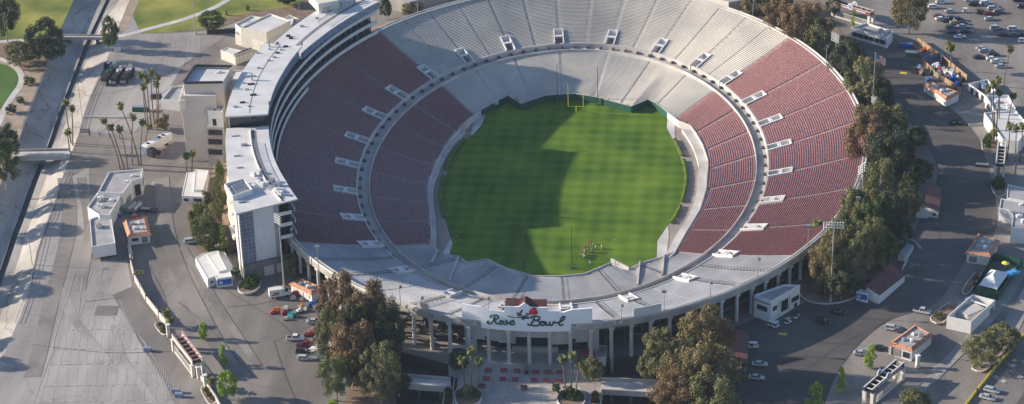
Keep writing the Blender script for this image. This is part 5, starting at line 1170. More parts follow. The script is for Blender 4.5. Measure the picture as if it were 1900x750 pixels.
gate('entrance gate with dark sign truss and round emblem at the bottom right', (1618, 755), (1674, 706), 4.6, 2.6, 'navy' if 'navy' in M else 'dark', 1, True, 'cream', 2)
gate('entrance gate with brown sign truss and round emblem in the upper right', (1545, 30), (1612, 50), 4.6, 2.6, 'roof_maroon', 1, True, 'tan', 3)
gate('entrance gate seen end-on between the bush islands on the right', (1846, 330), (1850, 292), 4.4, 2.6, 'bluegrey', -1, False, 'cream', 4)
for la, x, y in (('white gate pillar beside the upper left planter', 313, 624), ('white gate pillar below the left entrance gate', 369, 703), ('white gate pillar beside the lower left planter', 382, 718), ('pale gate pillar behind the lower right entrance gate', 1702, 682)):
    p = at(x, y); r = thing('gate_pillar', la, 'pillar', (p.x, p.y, p.z), group='free-standing gate pillars'); mb = MB(); mb.box((p.x, p.y, p.z+2), (1.0, 1.0, 4), .5); mb.build('shaft', M['cream'], r); mb = MB(); mb.box((p.x, p.y, p.z+4.1), (1.3, 1.3, .3), .5); mb.build('cap', M['white'], r)

# ============================================================ VEHICLES
def loft(mb, st):
    """stations (x, halfwidth low, z low, halfwidth mid, z mid, halfwidth top, z top)"""
    b = len(mb.v)
    for x, w0, z0, w1, z1, w2, z2 in st: mb.v += [(x, -w0, z0), (x, -w1, z1), (x, -w2, z2), (x, w2, z2), (x, w1, z1), (x, w0, z0)]
    for i in range(len(st)-1):
        for j in range(6): a = b+6*i+j; c = b+6*i+(j+1) % 6; mb.f.append([a, c, c+6, a+6])
    mb.f.append([b+j for j in range(6)][::-1]); k = b+6*(len(st)-1); mb.f.append([k+j for j in range(6)])
def wheels(r, xs, wy, rad=.33):
    for x in xs:
        for s in (-1, 1):
            mb = MB(); mb.tube((x, s*(wy-.11), rad), (x, s*(wy+.11), rad), rad, rad, 14); w_ = mb.build('wheel', M['tyre'], r); mb = MB(); mb.tube((x, s*(wy-.12), rad), (x, s*(wy+.13), rad), rad*.55, rad*.5, 10); mb.build('rim', M['metal'], w_)
PAINT = {}
def paint(n, c, r=.28): PAINT[n] = mat('paint_'+n, c, r, .03, 2, spec=.55)
for n_, c_ in (('white', (.72, .72, .71)), ('silver', (.42, .44, .46)), ('grey', (.16, .17, .19)), ('black', (.018, .02, .025)), ('navy', (.025, .04, .09)), ('maroon', (.20, .02, .025)), ('dark red', (.16, .02, .02)), ('pale gold', (.45, .38, .26))): paint(n_, c_)
def hull(kind):
    mb = MB(); L = {'sedan': 2.35, 'suv': 2.35, 'wagon': 2.35, 'pickup': 2.75}[kind]; zb = .95 if kind == 'sedan' else 1.05
    if kind == 'pickup': st = [(-L, .8, .45, .95, .6, .92, 1.0), (-L+.1, .85, .35, .97, .6, .94, 1.05), (-1.2, .88, .3, .98, .65, .94, 1.05), (1.2, .88, .3, .98, .65, .92, 1.08), (2.3, .85, .32, .96, .62, .86, .98), (L-.08, .8, .38, .92, .6, .78, .82), (L, .75, .42, .85, .6, .7, .68)]
    else: st = [(-L, .68, .42, .80, .62, .70, .82), (-L+.12, .75, .33, .88, .62, .80, zb), (-1.5, .82, .28, .92, .62, .86, zb+.03), (.9, .82, .28, .92, .62, .86, zb), (1.8, .80, .28, .9, .6, .80, zb-.12), (2.2, .74, .32, .84, .58, .70, zb-.28), (L, .66, .4, .74, .55, .62, .6)]
    loft(mb, st); return mb
def make_car(kind):
    r = proto_mode(thing('parked_car' if kind != 'pickup' else 'pickup_truck', 'x', 'car')); r['proto'] = 1
    b = hull(kind)
    spec = {'sedan': (-1.85, 1.15, -1.05, .35, .93, 1.42, .84, .62), 'suv': (-2.2, 1.1, -1.95, .45, 1.05, 1.66, .86, .70), 'wagon': (-2.2, 1.15, -1.9, .35, .97, 1.48, .84, .64), 'pickup': (-.75, 1.35, -.6, .75, 1.05, 1.78, .90, .70)}[kind]
    x0, x1, tx0, tx1, zl, zt, wl, wt = spec
    g = MB(); g.v = [(x0, -wl, zl-.02), (x1, -wl, zl-.02), (x1, wl, zl-.02), (x0, wl, zl-.02), (tx0, -wt, zt), (tx1, -wt, zt), (tx1, wt, zt), (tx0, wt, zt)]; g.f = [[0, 1, 5, 4], [1, 2, 6, 5], [2, 3, 7, 6], [3, 0, 4, 7], [4, 5, 6, 7]]
    b.box(((tx0+tx1)/2, 0, zt+.03), (tx1-tx0+.1, wt*2+.06, .08))
    for s in (-1, 1):
        for (ax, az, bx, bz) in ((x0, zl, tx0, zt), (x1, zl, tx1, zt), ((x0+x1)/2-.1, zl, (tx0+tx1)/2, zt)): b.beam((ax, s*(wl+.005), az), (bx, s*(wt+.015), bz), .09, .07)
    if kind == 'pickup': pass
    body = b.build('body', PAINT['white'], r); body['paint'] = 1
    g.build('window_glass', M['glass'], body)
    if kind == 'pickup': mb = MB(); mb.box((-1.75, 0, 1.02), (1.75, 1.6, .1)); mb.build('cargo_bed', M['dark'], r)
    wheels(r, (-1.4 if kind != 'pickup' else -1.75, 1.42 if kind != 'pickup' else 1.75), .80, .33 if kind == 'sedan' else .38)
    Lx = {'pickup': 2.72}.get(kind, 2.3)
    for s in (-1, 1): mb = MB(); mb.box((Lx, s*.62, .68), (.12, .3, .16)); mb.build('headlight', M['white'], r); mb = MB(); mb.box((-Lx-.02, s*.66, .74), (.1, .22, .2)); mb.build('tail_light', M['red'], r)
    return r
CARP = {k: make_car(k) for k in ('sedan', 'suv', 'wagon', 'pickup')}; used = set()
def recolor(o, m):
    if o.get('paint'): o.material_slots[0].link = 'OBJECT'; o.material_slots[0].material = m
    for c in o.children: recolor(c, m)
def car(px, py, kind, colr, rz, la, group=None, z=None):
    p = at(px, py, z); src = CARP[kind]
    if kind in used: c = dup(src)
    else: c = src; used.add(kind)
    c.location = (p.x, p.y, p.z+Z4); c.rotation_euler = (0, 0, radians(rz)); recolor(c, PAINT[colr]); c['label'] = la; c['category'] = 'car' if kind != 'pickup' else 'pickup truck'
    if 'proto' in c: del c['proto']
    if group: c['group'] = group
    elif 'group' in c: del c['group']
    return c
PK = 'cars parked in the upper right car park'; A0 = 191
cars = [
 (1747, 7, 'suv', 'white', 'white car under the big tree at the top of the car park'), (1732, 16, 'suv', 'white', 'white car nearest the lone big tree, left end of the top row'), (1764, 24, 'sedan', 'silver', 'silver car alone between the top row and the dark cluster'),
 (1800, 2, 'sedan', 'white', 'white car cut off by the top edge, left of the dark suv'), (1807, 11, 'suv', 'black', 'dark suv at the left of the top middle group'), (1813, 3, 'sedan', 'silver', 'silver car at the very top edge behind the dark suv'), (1829, 8, 'wagon', 'white', 'white wagon in the top middle group'),
 (1838, 13, 'sedan', 'navy', 'dark blue car wedged between a white and a silver one in the top middle group'), (1843, 18, 'wagon', 'silver', 'silver wagon in the middle of the top middle group'), (1821, 26, 'suv', 'black', 'black suv at the lower left of the top middle group'), (1835, 28, 'sedan', 'maroon', 'dark car right beside the black suv, lower top middle group'), (1853, 25, 'suv', 'grey', 'grey suv at the right end of the top middle group'),
 (1837, 38, 'sedan', 'silver', 'silver car alone just below the top middle group'), (1889, 3, 'suv', 'black', 'black suv at the top edge near the right corner'), (1897, 15, 'suv', 'navy', 'dark car cut off by the right edge near the top'),
 (1742, 33, 'sedan', 'maroon', 'maroon car at the upper left end of the dark cluster'), (1746, 38, 'sedan', 'white', 'white car at the left end of the dark cluster'), (1757, 41, 'sedan', 'navy', 'navy car second from the left in the dark cluster'), (1768, 38, 'suv', 'black', 'black suv at the top of the dark cluster'), (1778, 39, 'suv', 'navy', 'navy suv at the upper right of the dark cluster'),
 (1773, 45, 'sedan', 'pale gold', 'black and gold car in the middle of the dark cluster'), (1785, 46, 'sedan', 'black', 'black car at the right end of the dark cluster'), (1764, 53, 'sedan', 'grey', 'grey car on the left of the pair below the dark cluster'), (1787, 52, 'sedan', 'silver', 'silver car on the right of the pair below the dark cluster'), (1768, 62, 'sedan', 'navy', 'navy car in the shadow line above the lone white car'),
 (1792, 61, 'sedan', 'black', 'black car in the shadow line right of the navy one'), (1781, 71, 'sedan', 'white', 'lone white car at the edge of the long shadow'), (1848, 55, 'suv', 'silver', 'white-silver suv left of the white suv near the right side'), (1881, 57, 'suv', 'white', 'clean white suv near the right side of the car park'), (1862, 67, 'suv', 'black', 'black suv in the shadow below the white-silver suv'), (1881, 67, 'sedan', 'grey', 'dark grey car in the shadow below the clean white suv'),
 (1900, 79, 'suv', 'white', 'white vehicle cut off by the right edge in the shadow'), (1822, 93, 'sedan', 'silver', 'silver car at the top of the lower group'), (1827, 97, 'sedan', 'silver', 'second silver car from the top of the lower group, touching the first'), (1843, 104, 'suv', 'black', 'black suv in the middle of the lower group'), (1816, 109, 'sedan', 'navy', 'dark blue car at the left end of the lower group'),
 (1841, 112, 'sedan', 'white', 'white car behind another white one in the lower group'), (1849, 117, 'sedan', 'white', 'white car at the front of the lower group'), (1858, 126, 'sedan', 'silver', 'silver-blue car alone at the bottom of the lower group'), (1898, 68, 'sedan', 'black', 'black car in the shadow at the right edge beside the dark grey one')]
for x, y, k, c_, la in cars: car(x, y, k, c_, 8+((x*7+y*3) % 9)-4, la, PK)
car(355, 451, 'suv', 'silver', 14, 'silver suv beside the round green trees near the press pavilion')
car(548, 631, 'pickup', 'white', 4, 'white pickup with open black bed on the asphalt left of the big trees')
car(583, 600, 'sedan', 'silver', 8, 'silver sedan half under the big rust-brown trees')
car(566, 668, 'wagon', 'silver', 3, 'silver wagon, lowest of the three cars parked at the tan shed')
car(563, 656, 'suv', 'black', 3, 'black suv between a silver wagon and a dark red pickup')
car(567, 643, 'pickup', 'dark red', 4, 'dark red pickup behind the white pickup, close to the tan shed')
car(1410, 679, 'sedan', 'silver', -3, 'upper of two silver cars in the shade beside the long maroon roof'); car(1404, 704, 'sedan', 'silver', -5, 'lower of two silver cars in the shade beside the big eucalyptus')
car(1527, 600, 'suv', 'black', -18, 'black suv, lower left of the two dark cars on the shaded road'); car(1555, 583, 'sedan', 'black', -16, 'black sedan, upper right of the two dark cars on the shaded road')
car(1711, 581, 'pickup', 'silver', -18, 'silver pickup between the white yard and the tiled stand'); car(1598, 659, 'sedan', 'silver', -3, 'silver car beside the slim green tree near the bottom right gate'); car(1634, 650, 'sedan', 'black', -6, 'dark car behind the slim green tree, left of the tiled stand'); car(1656, 613, 'suv', 'silver', -14, 'silver car parked behind the tiled stand near the lamp')
car(1673, 617, 'sedan', 'navy', -18, 'dark blue car at the back corner of the lower right tiled stand')
car(1840, 728, 'wagon', 'silver', -22, 'silver suv, upper of the two in the bottom right corner car park'); car(1832, 741, 'sedan', 'silver', -22, 'silver sedan, lower of the two in the bottom right corner car park')
PAINTED = None
def boxes(name, la, cat, px, py, parts, rz=0, z=None, group=None):
    p = at(px, py, z); r = thing(name, la, cat, (p.x, p.y, p.z+.1), radians(rz), group); proto_mode(r)
    for nm, m, lst in parts:
        mb = MB()
        for it in lst:
            if it[0] == 'b': mb.box(it[1], it[2], it[3] if len(it) > 3 else 0)
            elif it[0] == 't': mb.tube(*it[1:])
            elif it[0] == 's': mb.blob(*it[1:])
        mb.build(nm, M[m], r)
    return r
def wh(xs, wy, rad=.4): return [('wheel', 'tyre', [('t', (x, s*(wy-.15), rad), (x, s*(wy+.15), rad), rad, rad, 12)]) for x in xs for s in (-1, 1)]
boxes('van', 'white box van with coloured livery beside the tiled stand under the stadium', 'van', 519, 551, [('cargo_box', 'white', [('b', (-1.2, 0, 1.9), (4.2, 2.2, 2.5))]), ('cab', 'white', [('b', (1.8, 0, 1.25), (1.7, 1.9, 1.3)), ('b', (2.8, 0, .9), (.8, 1.8, .7))]), ('windscreen', 'glass', [('b', (2.3, 0, 1.75), (.9, 1.75, .5))]), ('side_panel', 'rose', [('b', (-1.0, -1.12, 2.0), (1.8, .04, .5))]), ('side_panel', 'green_wall', [('b', (-1.4, -1.12, 1.4), (2.4, .04, .35))])]+wh((-2.2, 2.2), .9), 20)
boxes('trailer', 'long white production trailer parked beside the angular building', 'trailer', 292, 277, [('box', 'white', [('b', (0, 0, 2.5), (13.5, 2.6, 2.9))]), ('roof_unit', 'dark', [('b', (1.5, 0, 4.1), (.9, 1.2, .3)), ('b', (3.5, 0, 4.1), (.9, 1.2, .3)), ('b', (-4.5, 0, 4.1), (.9, .9, .3))]), ('end_panel', 'bluegrey', [('b', (-6.8, 0, 2.4), (.1, 2.3, 2.4))]), ('landing_gear', 'dark', [('b', (4, 0, .6), (1.2, 2, 1.0))])]+wh((-5.4, -4.2), 1.1, .5), 62)
boxes('truck', 'dark truck tractor in front of the white production trailer', 'truck', 283, 291, [('cab', 'dark', [('b', (0, 0, 1.8), (2.6, 2.4, 2.4))]), ('windscreen', 'glass', [('b', (-1.32, 0, 2.2), (.06, 2.0, .8))]), ('chassis', 'dark', [('b', (2.4, 0, .7), (3, 1.2, .5))])]+wh((-.6, 2.6), 1.05, .5), 62)
for i, (px, py, bm_, la) in enumerate(((202, 150, 'green_wall', 'leftmost dark truck of the three in the upper left lot, with a green load'), (220, 148, 'tan', 'middle dark truck of the three in the upper left lot, with a tan load'), (238, 147, 'tan', 'rightmost dark truck of the three in the upper left lot, with a tan load'))):
    boxes('truck', la, 'truck', px, py, [('cab', 'dark', [('b', (-3.6, 0, 1.7), (2.2, 2.4, 2.2)), ('b', (-3.2, 0, 2.9), (1.2, 2, .5))]), ('windscreen', 'glass', [('b', (-4.72, 0, 2.1), (.06, 2.1, .8))]), ('dump_body', 'dark', [('b', (1.2, 0, 2.1), (6.0, 2.5, 2.0))]), ('load', bm_, [('b', (2.2, 0, 3.3), (3.8, 1.8, .6), .1), ('s', (.6, .1, 3.2), .9, i, 1), ('s', (3.6, .1, 3.6), 1.0, i+4, 1)]), ('hood', 'metal', [('b', (-5.1, 0, 1.1), (.8, 2.0, .9))])]+wh((-3.8, 1.4, 2.8), 1.05, .55), 83, group='dark trucks parked together in the upper left lot')
for i, (px, py, rz, c_, la) in enumerate(((201, 127, 10, 'dark', 'dark machine with a white cover behind the leftmost truck'), (212, 128, 70, 'metal', 'machine with pale top between the left and middle trucks'))):
    boxes('machine', la, 'machine', px, py, [('body', c_, [('b', (0, 0, 1.2), (3, 2, 1.6))]), ('cover', 'white', [('b', (.3, 0, 2.2), (1.2, 1.2, .5))])]+wh((-1, 1), .9, .45), rz)
def cart(px, py, la, rz=0, roof='white', long=False):
    L = 1.6 if not long else 2.4
    return boxes('golf_cart', la, 'golf cart', px, py, [('body', 'white', [('b', (L*.35, 0, .55), (L*.7, 1.15, .5)), ('b', (-L*.4, 0, .5), (L*.7, 1.15, .35))]), ('seat', 'dark', [('b', (-.3, 0, .8), (.5, 1.1, .2)), ('b', (-.55, 0, 1.1), (.12, 1.1, .5))]), ('roof', roof, [('b', (-.1, 0, 1.9), (L*1.15, 1.25, .1))]), ('post', 'pole_dark', [('t', (x, s*.55, .7), (x, s*.55, 1.9), .04, .04, 5) for x in (-.8, .7) for s in (-1, 1)])]+wh((-L*.5, L*.5), .55, .24), rz, group='golf carts')
cart(1791, 24, 'white golf cart standing alone in the car park'); cart(1397, 646, 'white roofed cart beside the long maroon-roofed shed', 0, long=True); cart(1440, 608, 'white cart, right of the two in front of the ticket office', 30); cart(1431, 605, 'white cart, left of the two in front of the ticket office', 30); cart(1478, 590, 'small dark-roofed cart at the far end of the ticket office', 70, 'dark')
cart(1462, 601, 'small cart between the ticket office and the dark cars', 40, 'metal')
boxes('utility_vehicle', 'dark four-seat utility vehicle on the east road below the tiled stand', 'utility vehicle', 1773, 231, [('chassis', 'dark', [('b', (0, 0, .6), (4.2, 1.7, .6))]), ('hood', 'white', [('b', (-.8, -.5, 1.0), (.8, .5, .3)), ('b', (1.4, -.5, 1.0), (.8, .5, .3))]), ('seat', 'dark', [('b', (x, y, 1.4), (.6, .55, .7)) for x in (-.9, .3, 1.5) for y in (-.4, .5)])]+wh((-1.4, 1.4), .8, .4), 5)
# containers, dumpsters, boxes
def dumpster(px, py, la, m='bluegrey', s=(2.2, 1.4, 1.3), rz=-5, group=None):
    return boxes('dumpster', la, 'dumpster', px, py, [('bin', m, [('b', (0, 0, s[2]*.45), (s[0], s[1], s[2]*.9))]), ('lid', 'metal' if m != 'blue' else 'bluegrey', [('b', (0, .1, s[2]*.97), (s[0]+.1, s[1]*.8, .1))]), ('rib', m, [('b', (s[0]*k/3, -s[1]/2-.04, s[2]*.45), (.1, .08, s[2]*.8)) for k in (-1, 0, 1)])], rz, group=group)
dumpster(274, 652, 'grey-blue dumpster alone on the left lot'); dumpster(327, 729, 'grey-blue dumpster, upper of the two beside the bottom left gate'); dumpster(332, 737, 'grey-blue dumpster, lower of the two beside the bottom left gate')
dumpster(1680, 88, 'bright blue skip beside the long white office', 'blue', (5, 2.4, 1.6), -5); dumpster(1822, 309, 'low dark skip on the east road near the end-on gate', 'dark', (4.2, 1.8, .9), -8)
dumpster(1680, 475, 'pale rectangular container on the shaded road below the maroon-roofed shed', 'concrete_pale', (8.2, 2.4, 2.2), 68)
dumpster(218, 95, 'white boxy hut beside the ivy-clad tree near the footbridge', 'white', (2.4, 2.2, 2.4), 5)
dumpster(262, 206, 'long dark green container behind the palms', 'green_wall', (6, 2.4, 1.8), 0); dumpster(290, 182, 'dark container behind the palm trunks and the low white building', 'dark', (4, 2.4, 2.0), 10)
dumpster(1691, 106, 'green and pale machine on the road above the flag', 'green_wall', (4.5, 2.6, 2.2), -10)
GT = 'tanks in a row beside the angular building'
for i, (la, x) in enumerate((('green tank, leftmost of four behind the tiled stand', 225), ('green tank, second from the left of four behind the tiled stand', 234), ('grey tank, third from the left of four behind the tiled stand', 244), ('grey tank, rightmost of four behind the tiled stand', 254))):
    boxes('tank', la, 'tank', x, 390, [('shell', 'pole' if i > 1 else 'teal2' if 'teal2' in M else 'metal', [('t', (-2.6, 0, 1.1), (2.6, 0, 1.1), .95, .95, 14)]), ('saddle', 'dark', [('b', (x_, 0, .25), (.4, 1.5, .5)) for x_ in (-1.6, 1.6)])], 78, group=GT)
boxes('trailer', 'long dark flat trailer right of the tanks', 'trailer', 276, 393, [('bed', 'dark', [('b', (0, 0, .8), (6.5, 1.8, .4))]), ('rack', 'metal', [('b', (-1, 0, 1.1), (3, 1.4, .3))])]+wh((-.6, .6), .8, .35), -4)
for i, (x, y, m_, la) in enumerate(((222, 402, 'blue', 'blue bin at the corner of the tiled stand and the service building'), (226, 396, 'teal', 'teal bin beside the blue bin behind the tiled stand'), (250, 404, 'orange', 'rusty crate on the ground behind the tiled stand'), (268, 345, 'white', 'small white crate in the yard right of the angular building'), (286, 344, 'concrete_pale', 'pale box on the asphalt near the angular building'))):
    boxes('crate', la, 'crate', x, y, [('box', m_, [('b', (0, 0, .5), (1.3, 1.0, 1.0))]), ('lid', 'roof_grey', [('b', (0, 0, 1.04), (1.36, 1.06, .08))])], i*17)
for k in range(5): boxes('bin', ['topmost white bin nearest the left tiled stand', 'white bin second from the top in the row below the tiled stand', 'middle white bin of the five below the tiled stand', 'white bin second from the bottom of the five', 'lowest white bin of the five beside the tan wall'][k], 'bin', 240+k*.9, 459+k*5.5, [('tub', 'white', [('b', (0, 0, .6), (1.0, .8, 1.2))]), ('lid', 'roof_grey', [('b', (0, 0, 1.23), (1.05, .85, .08))])], 80, group='row of five white bins')
CL = [(505, 582, 'orange', 'orange machine standing alone on the asphalt left of the work pile'), (513, 579, 'orange', 'small orange attachment beside the lone orange machine'), (527, 583, 'red', 'red-brown machine at the left end of the work pile'), (530, 575, 'white', 'white bag behind the red-brown machine'), (531, 594, 'concrete_pale', 'pale flat box in front of the work pile'), (541, 588, 'teal', 'teal crate in the work pile'), (547, 582, 'concrete_pale', 'pale sheets left of the teal crate'),
      (556, 579, 'white', 'white sheet stack in the middle of the work pile'), (566, 577, 'concrete_pale', 'pale crate at the right of the work pile'), (580, 568, 'blue', 'blue boxy compressor at the right end of the work pile'), (585, 571, 'bluegrey', 'grey-blue crate behind the blue compressor'), (549, 549, 'red', 'red drum in front of the tiled stand under the stadium'), (544, 556, 'concrete_pale', 'pale flat panel beside the white van'), (560, 558, 'wood', 'wooden pallet beside the tiled stand under the stadium'),
      (558, 571, 'wood', 'long wooden plank stack above the work pile'), (592, 607, 'rose', 'pink-red covered crate right of the silver sedan'), (570, 624, 'red', 'red framed rack beside the white pickup, left'), (578, 622, 'red', 'red framed rack beside the white pickup, right'), (586, 630, 'blue', 'blue and white crate at the tan shed'), (575, 636, 'wood', 'wood crate behind the dark red pickup'), (580, 652, 'white', 'white tank right of the black suv'), (595, 618, 'white', 'white sack near the pink-red crate')]
for i, (x, y, m_, la) in enumerate(CL):
    R = random.Random(i*5+1); s = R.uniform(.8, 1.5); s2 = R.uniform(.9, 1.3)
    boxes('crate' if m_ not in ('orange', 'red') else 'machine', la, la.split()[-1] if 0 else ('crate' if m_ not in ('orange', 'red') else 'machine'), x, y, [('box', m_, [('b', (0, 0, s*.4), (s*1.5, s*1.1, s*.8)), ('b', (.2*s, .1, s*.95), (s*.8, s*.6, s*.35), .3)]), ('base', 'dark', [('b', (0, 0, .1), (s*1.6, s*1.2, .16))]), ('handle', 'metal', [('b', (-s*.6, 0, s*.9), (.1, s*.7, .3))])], R.uniform(-40, 40))
# equipment yard in the upper right
YD = [('white', 1731, 128), ('rose', 1743, 133), ('white', 1737, 127), ('cream', 1755, 138), ('white', 1764, 139), ('metal', 1770, 142), ('blue', 1767, 150), ('bluegrey', 1745, 146), ('metal', 1752, 149), ('white', 1776, 147), ('dark', 1780, 158), ('blue', 1774, 160), ('roof_grey', 1740, 142), ('wood', 1760, 147), ('dark', 1785, 152), ('cream', 1749, 133), ('dark', 1705, 134), ('dark', 1712, 140), ('white', 1704, 131), ('wood', 1709, 138), ('dark', 1697, 136), ('blue', 1722, 152), ('dark', 1775, 166), ('roof_grey', 1728, 150), ('green_wall', 1733, 137), ('wood', 1722, 104), ('orange', 1714, 96), ('wood', 1731, 107)]
row = ['topmost', 'upper', 'middle', 'lower', 'lowest']
for i, (m_, x, y) in enumerate(YD):
    R = random.Random(i+50); s = R.uniform(1.0, 2.0); cn = {'rose': 'pinkish', 'metal': 'grey metal', 'bluegrey': 'grey-blue', 'roof_grey': 'dull grey', 'green_wall': 'dark green', 'wood': 'wooden'}.get(m_, m_)
    where = 'left of the yard on the road side' if x < 1715 and y > 120 else ('at the brown fence' if y < 115 else 'inside the fenced equipment yard')
    k = sum(1 for a, b, c in YD[:i] if a == m_)
    la = '%s crate %s, %s' % (cn, where.replace(' fenced', '').replace(' on the road side', ''), ['first of its colour from the top left', 'second of its colour', 'third of its colour', 'fourth of its colour', 'fifth of its colour', 'sixth of its colour'][k])
    boxes('crate', la, 'crate', x, y, [('box', m_, [('b', (0, 0, s*.4), (s*1.3, s, s*.8)), ('b', (s*.2, 0, s), (s*.6, s*.5, s*.4), .4)]), ('base', 'dark', [('b', (0, 0, .08), (s*1.4, s*1.1, .14))]), ('handle', 'metal', [('b', (s*.6, 0, s*.6), (.12, s*.6, .2))])], R.uniform(-50, 50), group='equipment stored in the fenced yard')
for i, (x, y, la) in enumerate(((444, 117, 'cooling unit, left of three beside the small cream box building'), (452, 114, 'cooling unit, middle of three beside the small cream box building'), (460, 111, 'cooling unit, right of three beside the small cream box building'))):
    boxes('cooling_unit', la, 'cooling unit', x, y, [('casing', 'cream', [('b', (0, 0, 1.6), (5, 1.5, 3.2))]), ('coil', 'metal', [('t', (-2.2, 0, 3.6), (2.2, 0, 3.6), .6, .6, 10)]), ('fan', 'dark', [('t', (k, 0, 4.2), (k, 0, 4.3), .4, .4, 8) for k in (-1.4, 0, 1.4)])], 55, group='cooling units')
# tent yard
p = [at(a, b, None, 3.4) for a, b in ((1816, 528), (1839, 495), (1873, 502), (1850, 537))]; zg = G(p[0].y); r = thing('tent', 'big white hip-roofed tent inside the green fenced yard', 'tent', (p[0].x, p[0].y, zg)); c = sum(p, Vector())/4; mb = MB()
e0 = (p[1]+p[2])/2*.62+(p[0]+p[3])/2*.38; e1 = (p[1]+p[2])/2*.38+(p[0]+p[3])/2*.62; e0.z = e1.z = zg+5.6; q = [Vector((a.x, a.y, zg+3.2)) for a in p]
mb.face([q[1], q[2], e0]); mb.face([q[3], q[0], e1]); mb.face([q[0], q[1], e0, e1]); mb.face([q[2], q[3], e1, e0]); mb.build('canopy', M['white'], r)
mb = MB(); mb.prism([(a.x, a.y) for a in inset([(a.x, a.y) for a in q], .3) and [Vector(v) for v in inset([(a.x, a.y) for a in q], .3)]], zg, zg+3.15, top=False); mb.build('side_wall', M['green_wall'], r)
for a in q: mb = MB(); mb.tube((a.x, a.y, zg), (a.x, a.y, zg+3.2), .07, .07, 6); mb.build('pole', M['metal'], r)
pp = at(1865, 500); r = thing('parasol', 'yellow parasol behind the white tent', 'parasol', tuple(pp)); mb = MB(); mb.tube(pp, pp+Vector((0, 0, 2.4)), .04, .04, 6); mb.build('pole', M['metal'], r); mb = MB(); n = 12
for i in range(n): a, b = 2*pi*i/n, 2*pi*(i+1)/n; mb.face([pp+Vector((0, 0, 2.9)), pp+Vector((1.3*cos(a), 1.3*sin(a), 2.3)), pp+Vector((1.3*cos(b), 1.3*sin(b), 2.3))]); mb.tube(pp+Vector((0, 0, 2.88)), pp+Vector((1.3*cos(a), 1.3*sin(a), 2.28)), .03, .03, 4)
mb.build('canopy', M['yellow'], r)
pp = at(1877, 519); r = thing('canopy', 'blue flat canopy right of the white tent', 'canopy', tuple(pp)); mb = MB(); mb.box((pp.x, pp.y, pp.z+2.6), (4.4, 2.8, .15), .7); mb.box((pp.x, pp.y, pp.z+2.8), (3, 1.6, .25), .7); mb.build('top', M['blue3'] if 'blue3' in M else M['blue'], r)
for sx in (-1, 1):
    for sy in (-1, 1): v = Vector((cos(.7)*sx*2-sin(.7)*sy*1.2, sin(.7)*sx*2+cos(.7)*sy*1.2, 0)); mb = MB(); mb.tube(pp+v, pp+v+Vector((0, 0, 2.6)), .05, .05, 6); mb.build('pole', M['metal'], r)

# ============================================================ LAMPS, MASTS, FLAG
def mast(px, py, ty, la, rows=3, cols=6, wd=3.6, face=0, rad=.32, tilt=.5):
    P = at(px, py); h = (py-ty)/pxpm(P); r = thing('floodlight_mast', la, 'floodlight', (P.x, P.y, P.z), group='tall floodlight masts'); mb = MB(); mb.tube((P.x, P.y, P.z), (P.x, P.y, P.z+h), rad, rad*.5, 10); mb.build('pole', M['pole'], r)
    mb = MB(); mb.tube((P.x, P.y, P.z), (P.x, P.y, P.z+1.2), rad*1.6, rad*1.6, 10); mb.build('base', M['concrete'], r)
    d = Vector((cos(face), sin(face), 0)); n = Vector((-d.y, d.x, 0)); mb = MB()
    for k in range(rows): z = P.z+h-.2-k*.9; mb.beam(P+d*-wd/2+Vector((0, 0, z-P.z)), P+d*wd/2+Vector((0, 0, z-P.z)), .12, .12)
    mb.build('crossarm', M['pole'], r)
    for k in range(rows):
        for j in range(cols):
            c = P+d*(-wd/2+wd*(j+.5)/cols)+n*.35; z = P.z+h-.35-k*.9; mb = MB(); mb.tube((c.x, c.y, z), (c.x+n.x*.4, c.y+n.y*.4, z-.3), .16, .36, 8); mb.build('lamp', M['white'], r)
    return r
mast(527.5, 535, 396, 'tall floodlight mast in front of the press pavilion south end', 4, 4, 3.4, 2.4)
mast(1541, 560, 412, 'tall floodlight mast with a wide lamp head above the east trees', 3, 8, 6.6, .05)
mast(1596, 438, 306, 'tall floodlight mast among the trees with a tilted lamp head, east rim', 4, 4, 4.6, 1.0)
mast(363, 64, -4, 'floodlight mast on the park edge at the top left', 2, 6, 4.6, .1, .22)
mast(1549, 140, 64, 'floodlight head seen from behind above the upper east trees', 4, 5, 4.4, 2.3); mast(1621, 236, 180, 'floodlight head beside the flagpole foot among the east trees', 3, 3, 2.8, 2.2)
def lamp(px, py, ty, la, base_z=None, double=False, group='lamp poles around the rim', arm=.6, head='box'):
    P = at(px, py, base_z); h = (py-ty)/pxpm(P); r = thing('street_lamp' if base_z is None else 'rim_lamp', la, 'lamp', (P.x, P.y, P.z), group=group); mb = MB(); mb.tube((P.x, P.y, P.z), (P.x, P.y, P.z+h), .13, .09, 7); mb.build('pole', M['pole'], r)
    for s in ((-1, 1) if double else (1,)):
        mb = MB(); mb.beam((P.x, P.y, P.z+h), (P.x+s*arm, P.y, P.z+h+.1), .09, .09); mb.build('arm', M['pole'], r)
        mb = MB(); mb.box((P.x+s*arm, P.y, P.z+h), (.8, .5, .4) if base_z is None else (.7, .7, .8)); mb.build('lamp_head', M['metal'], r)
    return r
